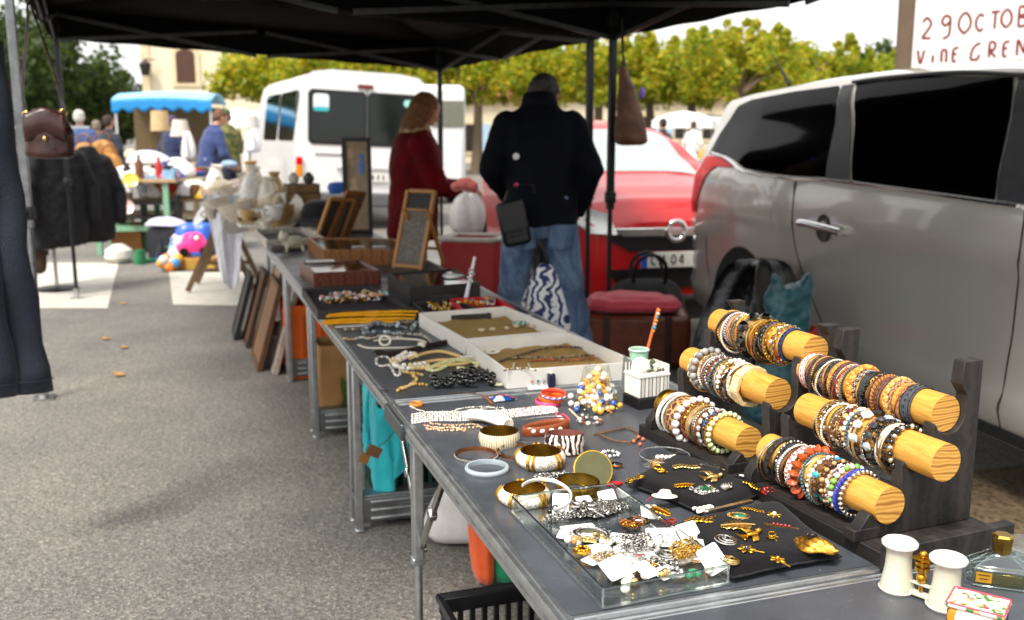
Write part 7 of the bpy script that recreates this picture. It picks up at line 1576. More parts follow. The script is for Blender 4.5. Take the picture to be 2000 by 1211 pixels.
def person(label, loc, rz, h=1.75, lean=0, hd=(0, 0), arms=None, legs=None, top='#222', legc='#333', shoe='#1a1a1a', hair='#3a2a1c', hairstyle='short', skirt=None, coat=0, bulk=1.0, detail=False, vox=.016, skin=SKIN, topmat=None, legmat=None, cap_=None, group=None):
    t = thing('person', label, 'person', loc, rz, group); S = h/1.75
    Rl = Matrix.Rotation(-lean, 3, 'X'); pv = V((0, 0, .95))
    def up(p): return (pv+Rl @ (V(p)-pv))*S
    def lo(p): return V(p)*S
    sh = [V((-.165*bulk, -.005, 1.415)), V((.165*bulk, -.005, 1.415))]
    arms = arms or [((-.26, -.02, 1.14), (-.26, .06, .90)), ((.26, -.02, 1.14), (.26, .06, .90))]
    legs = legs or [((-.10, .01, .50), (-.11, -.02, .09)), ((.10, .01, .50), (.11, -.02, .09))]
    nk = up((0, .0, 1.50)); hc = up((0, .02, 1.635))
    hm = Rl @ Matrix.Rotation(hd[0], 3, 'Z') @ Matrix.Rotation(-hd[1], 3, 'X')
    def H_(p): return nk+hm @ (V(p)*S)+V((0, 0, 0))
    # body: one continuous skin
    m = MB(); q = S
    m.loft([(up((0, 0, .90)), .15*q, .10*q), (up((0, 0, 1.05)), .135*q, .09*q), (up((0, 0, 1.30)), .165*q, .105*q), (up((0, 0, 1.44)), .15*q, .08*q), (up((0, 0, 1.49)), .06*q, .055*q)], 18)
    m.cap(up((0, -.005, 1.44)), H_((0, .015, .07)), .058*q, .052*q)
    m.sph(H_((0, .015, .165)), .092*q, 2, (.84, 1.04, 1.12), hm); m.sph(H_((0, .045, .10)), .062*q, 2, (.92, .95, .9), hm)
    m.cap(H_((0, .108, .145)), H_((0, .125, .118)), .010*q, .014*q, 8); m.sph(H_((0, .100, .178)), .03*q, 1, (1.6, .4, .4), hm); m.sph(H_((0, .103, .083)), .02*q, 1, (1.2, .5, .45), hm)
    for s in (-1, 1): m.sph(H_((s*.080, .005, .135)), .026*q, 1, (.35, .7, 1.1), hm)
    for i in (0, 1):
        e, w_ = up(arms[i][0]), up(arms[i][1]); s0 = up(sh[i]); m.cap(s0, e, .05*q, .042*q); m.cap(e, w_, .041*q, .028*q)
        d = (w_-e).normalized(); hand(m, w_, d, 1 if i else -1, V((-1 if i else 1, .25, 0)), .08*q, .55)
        k, a = lo(legs[i][0]), lo(legs[i][1]); hp = lo(((-.09, .09)[i], 0, .90)); m.cap(hp, k, .08*q, .055*q); m.cap(k, a, .052*q, .036*q); m.cap(a, a+V((0, .12, -.03)), .038*q, .03*q)
    organic(m, 'body', skin, t, min(vox, .011) if detail else .012, 2)
    for s in (-1, 1):
        m = MB(); m.sph(H_((s*.034, .094, .155)), .0105*q, 1); m.k = 1; m.sph(H_((s*.034, .1015, .155)), .0055*q, 1); m.build('eye', [M('#e8e4de', .2), M('#2a1c14', .2)], t)
    # trousers
    if legmat or legc:
        m = MB(); lm = legmat or CLOTH(legc, .4)
        m.loft([(lo((0, 0, .82)), .16*q, .115*q), (lo((0, -.01, .93)), .175*q*bulk**.5, .125*q), (lo((0, 0, 1.04)), .155*q*bulk**.5, .11*q)], 20)
        for i in (0, 1):
            k, a = lo(legs[i][0]), lo(legs[i][1]); hp = lo(((-.095, .095)[i], 0, .88)); m.cap(hp, k, .098*q, .072*q); m.cap(k, a+V((0, 0, .0)), .071*q, .062*q); m.cyl(a, a-V((0, 0, .06)), .064*q, .07*q, 12)
        organic(m, 'trousers', lm, t, vox, 3, .020, .10)
    for i in (0, 1):
        a = lo(legs[i][1]); m = MB(); m.sph(V((a.x, a.y+.07, .045)), .05, 2, (.95, 2.7, .9)); m.box((a.x, a.y+.07, .012), (.088, .26, .024)); organic(m, 'shoe', M(shoe, .5), t, .014, 2)
    # upper garment
    m = MB(); zl = .92-coat; b = bulk; w0 = .19+.06*min(1, coat*2)
    rings = [(up((0, 0, zl)), w0*q*b, .145*q*b), (up((0, 0, (zl+1.1)/2)), (w0-.01)*q*b, .142*q*b), (up((0, 0, 1.10)), .175*q*b, .135*q*b), (up((0, -.005, 1.30)), .195*q*b, .142*q*b), (up((0, -.005, 1.42)), .185*q*b, .115*q*b), (up((0, -.005, 1.485)), .10*q*b, .085*q*b), (up((0, .0, 1.53)), .075*q, .072*q)]
    m.loft(rings, 26)
    for i in (0, 1):
        e, w_ = up(arms[i][0]), up(arms[i][1]); s0 = up(sh[i])-V((0, 0, .02)); m.cap(s0, e, .074*q*b, .064*q*b); m.cap(e, e.lerp(w_, .93), .062*q*b, .050*q*b)
    g = organic(m, 'coat' if coat else 'jacket', topmat or CLOTH(top, .4), t, vox, 4, .030, .11)
    # hair or cap
    m = MB()
    if hairstyle in ('short', 'grey', 'thin'):
        m.sph(H_((0, -.008, .185)), .098*q, 2, (.86, 1.0, .95), hm); m.sph(H_((0, -.04, .14)), .078*q, 2, (.95, .8, 1.0), hm)
        for s in (-1, 1): m.sph(H_((s*.062, -.02, .15)), .04*q, 1, (.6, 1.1, 1.2), hm)
    elif hairstyle == 'long':
        m.sph(H_((0, -.008, .185)), .104*q, 2, (.92, 1.02, .98), hm)
        for s, y, z in ((-1, -.03, .03), (1, -.03, .03), (0, -.075, .02), (-.6, -.06, .0), (.6, -.06, .0), (-1, .02, .07), (1, .02, .07)): m.cap(H_((s*.07, y, .16)), H_((s*.095, y-.012, z-.03)), .048*q, .042*q)
    if hairstyle != 'none': organic(m, 'hair', M(hair, .75, 0, .4, 40, .7, 90), t, .011, 2, .016, .03)
    if cap_:
        m = MB(); m.sph(H_((0, .0, .20)), .105*q, 2, (.92, 1.08, .72), hm); m.sph(H_((0, .12, .20)), .07*q, 2, (.95, 1.0, .16), hm); organic(m, 'cap', CLOTH(cap_, .2), t, .012, 2)
    return t, up, lo, H_
def gp(x, d): p = dp(x, 300, d); return V((p.x, p.y, 0))
# the man in the dark jacket, seen from behind
NAVY = M('#060914', .85, 0, .3, 9, .35, 24, spec=.2)
JEAN = pattern('faded_denim', 'noise', ['#26364e', '#4a6080', '#7088a4', '#aabccc'], 7, .85, (1, 1, .5), pos=[.25, .45, .6, .8], distort=.8, bump=.3)
tm, upm, lom, Hm = person('man in a navy jacket and faded jeans with his back to us', gp(1056, 5.0), .05, 1.78, .20, (-.25, 1.05),
    [((-.255, -.03, 1.17), (-.15, .22, 1.06)), ((.255, -.05, 1.16), (.20, .15, .97))], [((-.15, .03, .50), (-.19, -.02, .09)), ((.17, .04, .50), (.25, -.05, .09))],
    hair='#4a4440', hairstyle='short', bulk=1.0, coat=.03, topmat=NAVY, legmat=JEAN, detail=True, vox=.013)
m = MB()
for i in range(2):
    c = upm((-.13+.0*i, -.185, 1.20-.14*i)); m.k = i; m.lathe([(0, .006), (.016 if i == 0 else .012, .004), (.017 if i == 0 else .013, 0), (0, 0)], c, 16, (0, -1, 0))
m.build('badge', [CARD, M('#c83a6a', .4)], tm)
m = MB(); m.loft([(upm((0, -.01, 1.47)), .10, .095, 0, -.1), (upm((0, -.015, 1.53)), .088, .085, 0, -.1), (upm((0, -.015, 1.55)), .075, .075, 0, -.1)], 22); m.build('collar', NAVY, tm, ang=0)
for s in (-1, 1): m = MB(); m.grid(lambda u, v, s=s: lom((s*.09+.12*(u-.5), -.128-.012*math.sin(PI*u), .90-.13*v*(1-.25*abs(u-.5)))), 8, 8); m.build('back_pocket', JEAN, tm, solid=.004)
p = gp(1003, 4.78); t = thing('shoulder_bag', 'black rectangular shoulder bag at the left hip of the man in the navy jacket', 'bag', p+V((0, 0, .93)), .12)
m = MB(); m.X = Matrix.Rotation(-.22, 4, 'Y'); m.box((0, 0, 0), (.14, .07, .22)); m.build('body', M('#0e0d0e', .45, 0, .25, 20, .2, 80), t, bevel=.02)
m = MB(); m.X = Matrix.Rotation(-.22, 4, 'Y'); m.box((0, -.0405, .04), (.13, .012, .14)); m.box((0, -.047, -.05), (.05, .008, .02)); m.build('flap', M('#141214', .4, 0, .2, 20, .2, 80), t, bevel=.006)
m = MB(); m.tube(catmull([(-.05, -.03, .11), (-.02, -.04, .17), (.08, -.02, .19), (.10, .0, .15)], 8), 0, 8, flat=(.004, .012), up=(0, 1, 0)); m.build('strap', M('#2a2018', .5), t)
# the woman in the red coat
RED = M('#62020a', .85, 0, .25, 8, .4, 22, spec=.2)
tw, upw, low, Hw = person('woman with brown hair in a dark red coat standing beside the white minibus', gp(806, 6.85), -1.3, 1.63, .06, (-.15, .35),
    [((-.27, .10, 1.12), (-.14, .36, 1.06)), ((.25, .12, 1.10), (.10, .40, 1.05))], hair='#7a4e28', hairstyle='long', topmat=RED, legc='#141a2a', coat=.24, bulk=1.34, detail=True, vox=.014)
m = MB(); m.loft([(upw((0, -.01, 1.45)), .125, .11), (upw((0, -.01, 1.50)), .12, .11), (upw((0, 0, 1.55)), .09, .085)], 20); organic(m, 'fur_collar', M('#b89a72', .95, 0, .4, 50, .8, 120), tw, .014, 2, .03, .03)
o = gp(914, 6.3); t = thing('plastic_bag', 'white plastic carrier bag hanging from the hand of the woman in red', 'bag', o+V((0, 0, .86)), .2)
drape('', 'body', '', [((0, 0, -.14), .07, .05), ((0, 0, -.11), .11, .07), ((0, 0, 0), .12, .075), ((0, 0, .09), .085, .05), ((0, 0, .14), .04, .03)], M('#dcdad8', .35, 0, .1, 14, .5, 30), None, fold=.012, fq=5, parent=t)
m = MB(); m.torus((0, 0, .17), .04, .008, 16, 6, (0, 1, 0)); m.build('handle', CARD, t)
m = MB(); m.sph((0, 0, 0), .055, 2, (1.2, .7, .8)); m.sph((.05, 0, -.02), .04, 2); m.sph((-.06, 0, -.015), .035, 2); organic(m, 'pink_cloth', CLOTH('#c86a64', .3), None, .012, 3, .02, .04); tag(bpy.context.scene.objects['pink_cloth'], 'pink cloth bundle on top of the white carrier bag', 'cloth'); bpy.data.objects['pink_cloth'].location = o+V((-.02, 0, 1.045))
# people in the far market
BLU = '#2a3a6a'
person('man with grey brown hair in a blue sweater at the far stalls', gp(402, 13.6), -.85, 1.74, .28, (0, .3), [((-.25, .10, 1.15), (-.16, .34, 1.06)), ((.26, .10, 1.13), (.12, .36, 1.04))], top=BLU, legc='#c8c8c4', hair='#6a4a34', hairstyle='thin')
m = MB(); m.loft([((0, 0, -.05), .10, .07), ((0, 0, 0), .13, .09), ((0, 0, .06), .08, .05)], 16); one(m, 'folded_cloth', 'folded blue grey cloth held by the man in the blue sweater', 'cloth', CLOTH('#8aa0b8', .3), gp(446, 13.3)+V((0, 0, .96)), sub=1)
person('man in a green cap and camouflage jacket', gp(448, 14.6), .9, 1.72, .05, (.3, .2), [((-.25, .08, 1.15), (-.12, .32, 1.08)), ((.25, .08, 1.15), (.14, .32, 1.06))], topmat=pattern('camouflage', 'noise', ['#2e3a1c', '#5a6434', '#8a7a4c', '#3a4422'], 9, .9, pos=[.35, .48, .6, .7], distort=1.2), legc='#2a3448', hair='#2a1c12', cap_='#1c6a34')
person('grey haired person in a blue jacket at the far left', gp(158, 15.5), .2, 1.72, .1, top='#3a5080', legc='#2a2c34', hair='#cfcac0', hairstyle='short', bulk=1.1)
person('dark haired person in a dark blue coat beside the grey haired one', gp(213, 16.5), -.4, 1.66, .05, top='#1c2434', legc='#1c1c20', hair='#3a2a24')
person('person in a pale pink top between the two at the far left', gp(192, 18.5), .5, 1.6, 0, top='#c89aa8', legc='#3a3a44', hair='#8a7a6a')
person('person in a navy coat behind the white lampshades', gp(338, 16.8), -.3, 1.66, .05, top='#1e2a52', legc='#20242e', hair='#4a3a5a')
person('person in black walking beyond the red car on the right', gp(1294, 21), .6, 1.68, .02, top='#101014', legc='#16161a', hair='#2a201a')
person('person in a white shirt near the far parasols', gp(1352, 27), -.6, 1.7, .05, top='#d8d4cc', legc='#4a5a7a', hair='#4a3a2a')
# ---------------------------------------------------------------- far market stalls
def stall_table(label, px, dims, legc, topc, rz=0, z=.9, d=None):
    p = gp(px, d); t = thing('market_table', label, 'table', p, rz)
    m = MB(); m.box((0, 0, z-.02), (dims[0], dims[1], .04)); m.build('tabletop', M(topc, .6, 0, .2), t, bevel=.004)
    for x in (-1, 1):
        for y in (-1, 1):
            m = MB(); m.box((x*(dims[0]/2-.12), y*(dims[1]/2-.06), z/2-.02), (.06, .06, z-.045)); m.build('leg', M(legc, .6, 0, .15), t)
    for sg in (-1, 1): m = MB(); m.box((0, sg*(dims[1]/2-.06), .30), (dims[0]-.3, .04, .06)); m.build('stretcher', M(legc, .6, 0, .15), t)
    return p
a = stall_table('market table with pale green legs under heaps of white linen', 262, (1.0, .7), '#7fae8c', '#b89a74', .15, .86, 11.4)
b_ = stall_table('market table behind the fallen toys, under white and red goods', 360, (1.1, .7), '#3a6a4a', '#8a7458', .1, .62, 11.8)
c_ = stall_table('trestle table beside the man in the blue sweater', 312, (1.3, .6), '#6a5a44', '#b8a88c', .0, .80, 13.2)
def heap(label, nm, cat, loc, s, col, seed=0, fold=.03, rz=0, fq=4):
    return drape(label, nm, cat, [((0, 0, 0), s[0]*.9, s[1]*.9), ((0, 0, s[2]*.15), s[0], s[1]), ((.03*s[0], 0, s[2]*.5), s[0]*.85, s[1]*.8), ((-.05*s[0], 0, s[2]*.85), s[0]*.5, s[1]*.5), ((0, 0, s[2]), s[0]*.2, s[1]*.2)], CLOTH(col, .3), loc, rz, 24, fold, fq, seed)
W_ = '#e8e6e2'
heap('broad heap of white linen on the green legged table', 'linen_heap', 'linen', a+V((-.02, 0, .862)), (.30, .24, .15), W_, 1)
heap('second pile of white linen behind the broad heap', 'linen_heap', 'linen', a+V((-.02, .5, 1.0)), (.26, .2, .17), '#cdd0d4', 2)
heap('white bundle at the right end of the green legged table', 'linen_heap', 'linen', c_+V((.28, -.2, .802)), (.25, .2, .26), '#e2e0de', 3)
heap('red cloth peeping out under the white linen', 'red_cloth', 'cloth', a+V((.2, .1, .862)), (.22, .18, .07), '#b83a2a', 4)
heap('blue grey cloth bundle at the table corner', 'cloth_bundle', 'cloth', a+V((.46, -.15, .862)), (.10, .1, .14), '#7a98a8', 5)
heap('small green cloth beside the white linen', 'green_cloth', 'cloth', c_+V((-.1, -.1, .802)), (.14, .1, .12), '#1f7a5a', 6)
heap('white pile on the low table with red goods', 'linen_heap', 'linen', b_+V((.12, -.1, .622)), (.30, .22, .20), W_, 7)
heap('red cloth bundle on the low table', 'red_bundle', 'cloth', b_+V((-.22, -.15, .622)), (.16, .14, .24), '#c8241c', 8)
heap('white ball shaped bundle in front of the red bundle', 'white_bundle', 'cloth', b_+V((-.33, -.28, .622)), (.13, .12, .18), W_, 9)
heap('orange red cloth at the right of the low table', 'orange_cloth', 'cloth', b_+V((.42, -.2, .622)), (.14, .12, .12), '#c84a24', 10)
p = gp(368, 10.6); t = thing('blue_bag', 'big blue plastic bag standing beside the toys', 'bag', p, .2)
drape('', 'body', '', [((0, 0, 0), .20, .14), ((0, 0, .05), .23, .16), ((.02, 0, .22), .22, .15), ((.03, 0, .36), .20, .11), ((.05, 0, .42), .16, .07)], M('#3a68d8', .35, 0, .3, 8, .6, 14), None, fold=.02, fq=5, parent=t)
heap('pale lilac cloth on the ground left of the blue bag', 'lilac_cloth', 'cloth', gp(315, 10.9)+V((0, 0, .35)), (.26, .2, .1), '#c8c0dc', 12)
m = MB(); m.box((0, 0, .17), (.34, .3, .34)); one(m, 'storage_box', 'dark box under the lilac cloth', 'box', M('#2a2a30', .6), gp(315, 10.9), .1, bevel=.01)
for i, (x, d, s, lb) in enumerate([(240, 11.5, .34, 'cardboard box behind the green table leg'), (296, 11.7, .40, 'larger cardboard box right of the green table leg')]):
    p = gp(x, d); t = thing('cardboard_box', lb, 'box', p, .15-.2*i); KB = M('#a5713c', .8, 0, .12, 6)
    m = MB(); quadbox(m, [V((-s/2, -s*.4, 0)), V((s/2, -s*.4, 0)), V((s/2, s*.4, 0)), V((-s/2, s*.4, 0))], .002, s*.8, .006, .006); m.build('box', KB, t, smooth=False)
    for sg in (-1, 1): m = MB(); m.box((sg*(s/2+.05), 0, s*.8-.03), (.012, s*.78, .12), ry=sg*-1.0); m.build('flap', KB, t)
def toy(label, p, build): m = MB(); mats = build(m); return one(m, 'toy', label, 'toy', mats, p, .3)
def car_toy(c):
    def f(m):
        m.loft([((0, 0, .04), .17, .09), ((0, 0, .10), .18, .10), ((0, 0, .14), .13, .09), ((0, 0, .22), .09, .07), ((0, 0, .235), .05, .05)], 18); m.k = 1
        for x in (-.1, .1):
            for y in (-.1, .1): m.cyl((x, y-.02, .045), (x, y+.02, .045), .045, n=14)
        m.k = 2; m.sph((.03, -.06, .18), .03, 1); return [M(c, .3, 0, .1), BLACK, CARD]
    return f
toy('bright pink toy car on the pile of toys', gp(368, 10.0)+V((0, 0, .13)), car_toy('#f03a8c'))
m = MB(); m.box((0, 0, .06), (.4, .24, .12)); one(m, 'toy_box', 'flat yellow and brown toy box below the pink toy car', 'box', pattern('toy_box_print', 'cells', ['#c8902a', '#8a5a24', '#d8b04a'], 9, .5, distort=0), gp(376, 9.95), .1, bevel=.008)
def balls(m):
    rg = random.Random(3)
    for i in range(9): m.k = i % 4; m.sph((.10*math.cos(i*2.4)*(.4+.07*i), .07*math.sin(i*2.4), .05+.035*(i//3)), .05, 2)
    return [M('#f2b01a', .35), M('#4a9ad8', .35), M('#f08a2a', .35), M('#e8e0d0', .35)]
toy('clump of yellow and blue plastic toy balls at the left of the toys', gp(316, 9.75), balls)
toy('white and pale pink stuffed toy beside the pink car', gp(338, 10.0), lambda m: (m.sph((0, 0, .12), .12, 2, (1, .8, 1)), m.sph((.02, 0, .26), .07, 2), m.sph((-.03, 0, .32), .03, 1), m.sph((.07, 0, .32), .03, 1), [CLOTH('#e8d0d8', .2)])[-1])
m = MB(); m.lathe([(0, 0), (.09, 0), (.15, .06), (.14, .14), (.07, .19), (.06, .20), (0, .19)], n=22); one(m, 'white_pot', 'round white pot on the ground beside the clothes stand', 'pot', M('#cfccc2', .4), gp(218, 10.4))
for i, (x, y, d, nm, lb, c) in enumerate([(250, 375, 11.0, 'mug', 'white mug on the shelf edge left of the green leg', W_), (255, 352, 11.0, 'plate', 'yellow rimmed plate under the green legged table', '#d8c04a'), (232, 352, 11.0, 'plate', 'pale plate left of the yellow rimmed plate', '#d0d4d4'), (247, 405, 11.0, 'plate', 'pinkish plate low beside the green table leg', '#d8b8b0'), (278, 378, 11.0, 'mug', 'black and white mug beside the green table leg', '#55565a')]):
    m = MB()
    if nm == 'mug': m.lathe([(0, 0), (.05, 0), (.055, .10), (.05, .10), (.045, .01), (0, .01)], n=18); m.torus((.065, 0, .05), .028, .007, 14, 6, (0, 1, 0))
    else: m.lathe([(0, 0), (.05, 0), (.085, .015), (.085, .02), (.05, .006), (0, .006)], n=20)
    q = dp(x, y, d); one(m, nm, lb, nm, M(c, .25, coat=.4), q, rot=(1.2 if nm == 'plate' else 0, 0, .3))
m = MB(); m.box((0, 0, .20), (1.0, .3, .03)); m.box((0, 0, .36), (1.0, .3, .03)); m.box((-.49, 0, .22), (.03, .3, .44)); m.box((.49, 0, .22), (.03, .3, .44)); one(m, 'crockery_shelf', 'low dark shelf of crockery under the green legged table', 'shelf', M('#2c2a26', .7), gp(255, 11.3)+V((0, 0, .22)), .15)
# lamps, hanging whites, chairs behind the tables
def shade(label, px, y, d, r1, r2, h_, c, nm='lamp', stand=True):
    q = dp(px, y, d); t = thing(nm, label, 'lamp', V((q.x, q.y, 0)), 0)
    m = MB(); m.lathe([(r1, 0), (r2, h_), (r2-.01, h_), (r1-.01, 0)], (0, 0, q.z-h_/2), 24); m.build('lamp_shade', M(c, .8, 0, .1, 10), t)
    m = MB(); m.cyl((0, 0, .03), (0, 0, q.z+h_*.2), .014); m.lathe([(0, .04), (.13, .03), (.14, 0), (0, 0)], n=20); m.build('lamp_stand', M('#6a5a48', .5), t)
shade('standing lamp with a pale cream shade at the far stalls', 312, 236, 15.0, .14, .12, .30, '#c8ac80')
shade('standing lamp with a white shade left of the man in blue', 352, 250, 14.6, .15, .10, .24, '#cfc8ba')
shade('standing lamp with a white shade beside the minibus', 485, 238, 14.0, .15, .13, .18, '#d4d0c8')
heap('hanging white garment beside the man in the blue sweater', 'white_garment', 'garment', dp(368, 300, 14)+V((0, 0, -.1)), (.09, .08, .42), '#dcdad8', 21)
heap('white pointed bag hanging near the minibus', 'white_garment', 'garment', dp(494, 280, 12.8)+V((0, 0, -.12)), (.09, .08, .3), '#d8d8e0', 22)
for i, (x, y, d, s, lb) in enumerate([(165, 283, 13.0, .26, 'tan leather bag at the left of the tan heap'), (200, 278, 13.2, .30, 'tan leather bag in the middle of the tan heap'), (215, 305, 12.8, .30, 'tan leather bag low in the tan heap')]):
    q = dp(x, y, d); t = thing('leather_bag', lb, 'bag', q+V((0, 0, -.2)), .3*i, 'tan leather bags heaped at the far left')
    drape('', 'body', '', [((0, 0, -.14), s*.5, s*.35), ((0, 0, 0), s*.62, s*.4), ((0, 0, .14), s*.5, s*.28), ((0, 0, .24), s*.25, s*.15)], M('#b07a34', .5, 0, .25, 9, .4, 20), None, fold=.02, parent=t)
    m = MB(); m.torus((0, 0, .25), .09, .012, 18, 6, (0, 1, 0)); m.build('handle', M('#7a4a1c', .5), t)
stall_table('table under the heap of tan leather bags', 195, (1.1, .6), '#4a3a2a', '#5a4a38', 0, .78, 13.0)
rg = random.Random(91)
GC = {'red': '#b8281c', 'blue': '#2a58b0', 'white': '#e4e2dc', 'yellow': '#d8a822', 'green': '#2a7a4a', 'brown': '#6a4424', 'pale blue': '#8ab4d0', 'dark': '#1c1c20', 'pink': '#d87a94', 'ochre': '#b88a44'}
GK = {'bottle': [(0, 0), (.035, 0), (.038, .12), (.014, .17), (.014, .21), (0, .21)], 'jar': [(0, 0), (.045, 0), (.05, .06), (.04, .10), (.042, .115), (0, .118)], 'bowl': [(0, 0), (.04, 0), (.085, .06), (.08, .06), (.03, .012), (0, .01)], 'vase': [(0, 0), (.035, 0), (.06, .08), (.03, .16), (.042, .19), (.03, .18), (0, .15)]}
for tb, (q, dx, dy, z, num) in {'green legged table': (a, .48, .3, .861, 18), 'low table behind the toys': (b_, .52, .3, .621, 22), 'trestle table by the man in blue': (c_, .6, .25, .801, 22), 'white ground marking side of the aisle': (gp(340, 10.4), .45, .35, .0, 16)}.items():
    for i in range(num):
        c = rg.choice(list(GC)); kd = rg.choice(['bottle', 'jar', 'bowl', 'vase', 'box', 'book', 'cloth'])
        p = q+V((rg.uniform(-dx, dx), rg.uniform(-dy, dy), z)); mt = M(GC[c], .4, 0, .2, 20); m = MB(); s_ = rg.uniform(.8, 1.5)
        if kd in GK: m.lathe([(r_*s_, h_*s_) for r_, h_ in GK[kd]], n=14)
        elif kd == 'cloth': m.loft([((0, 0, 0), .11*s_, .09*s_), ((.01, 0, .03), .12*s_, .09*s_), ((-.02, .01, .07*s_), .08*s_, .06*s_), ((0, 0, .10*s_), .03, .02)], 14)
        else: m.box((0, 0, .04*s_ if kd == 'box' else .015), (.14*s_, .10*s_, .08*s_ if kd == 'box' else .03))
        one(m, {'cloth': 'folded_cloth'}.get(kd, kd), f'small {c} {kd} among the goods on the {tb}', kd, mt, p, rg.random()*6, f'small goods on the {tb}')
# blue awning stall
p = gp(338, 21.5); t = thing('market_stall', 'market stall with a bright blue scalloped awning at the far left', 'stall', p, .12)
AWN = M('#1a86c8', .6, 0, .1, 5); 
m = MB(); m.grid(lambda u, v: (-.95+2.0*u, -1.0+1.9*v, 1.93+.28*math.sin(PI*min(1, .15+v*.75))+.05*math.sin(PI*u)), 16, 10); m.build('awning', M('#8ac0e0', .6, 0, .12, 4), t, solid=.02)  # paler than the valance: daylight on the top slope put into the colour
m = MB(); m.grid(lambda u, v: (-.95+2.0*u, -1.0-.01, 2.05+.05*math.sin(PI*u)-.24*v-.04*v*math.sin(u*44)), 90, 4); m.build('scalloped_valance', AWN, t, solid=.01)
for x in (-.9, 1.0):
    for y in (-.9, .8): m = MB(); m.cyl((x, y, 0), (x, y, 2.0), .025); m.build('post', M('#d8d8d8', .4, .5), t)
m = MB(); m.box((0, 0, .8), (1.8, 1.2, .06)); m.build('counter', M('#7a6244', .6), t)
m = MB(); m.box((0, .7, 1.4), (1.9, .02, 1.1)); m.build('back_cloth', M('#6a5638', .8, 0, .2), t)
for i in range(5):
    q = p+V((-.8+.4*i, -.3, .831)); heap(f'{["cream", "purple", "white", "brown", "grey"][i]} heap of goods on the counter of the blue awning stall', 'goods_heap', 'goods', q, (.17, .17, .22), ['#d8c8a8', '#5a3a8a', W_, '#6a4a2a', '#8a8a88'][i], 30+i)
# parasols and tables on the right
for i, (x, d, lb) in enumerate([(1335, 30, 'white market parasol beyond the red car, left of its pair'), (1388, 33, 'white market parasol just behind the roof edge of the grey car'), (470, 27, 'white market parasol beyond the man in green')]):
    q = gp(x, d); t = thing('parasol', lb, 'parasol', q, .2*i)
    m = MB(); m.loft([((0, 0, 1.55), 1.0, 1.0), ((0, 0, 1.78), .98, .98), ((0, 0, 1.98), .45, .45), ((0, 0, 2.05), .04, .04)], 8); m.build('canopy', M('#eceae6', .7, 0, .05), t, smooth=False)
    m = MB(); m.cyl((0, 0, 0), (0, 0, 2.05), .025); m.build('pole', M('#b8b8b4', .4), t)
for i, (x, d) in enumerate([(1325, 26), (1375, 25)]):
    q = stall_table(['far table of pale goods under the left parasol', 'far table of brown goods beside the grey car'][i], x, (1.2, .7), '#6a5a48', '#d8d0c0', .1, .75, d)
    for k in range(3): heap(f'{["white", "ochre", "brown"][k]} goods on the far table {["under the left parasol", "beside the grey car"][i]}', 'goods_heap', 'goods', q+V((-.35+.35*k, 0, .752)), (.17, .17, .25), [W_, '#b88a44', '#7a5a3a'][k], 50+k+3*i)
m = MB(); m.loft([((0, 0, 0), .25, .2), ((0, 0, .25), .24, .18), ((0, 0, .45), .1, .08)], 18); one(m, 'striped_beach_bag', 'colourful orange and green bag beyond the red car bonnet', 'bag', pattern('rainbow_stripe', 'wave', ['#e86a1a', '#3ab04a', '#d8d8d0', '#2a8ac8'], 3, .6, distort=1, const=True), gp(1272, 16)+V((0, 0, .72)), sub=1)
m = MB(); m.box((0, 0, .36), (.8, .5, .72)); one(m, 'goods_chest', 'pale chest under the colourful bag beyond the red car', 'chest', M('#b8a888', .6), gp(1275, 16), .2, bevel=.02)
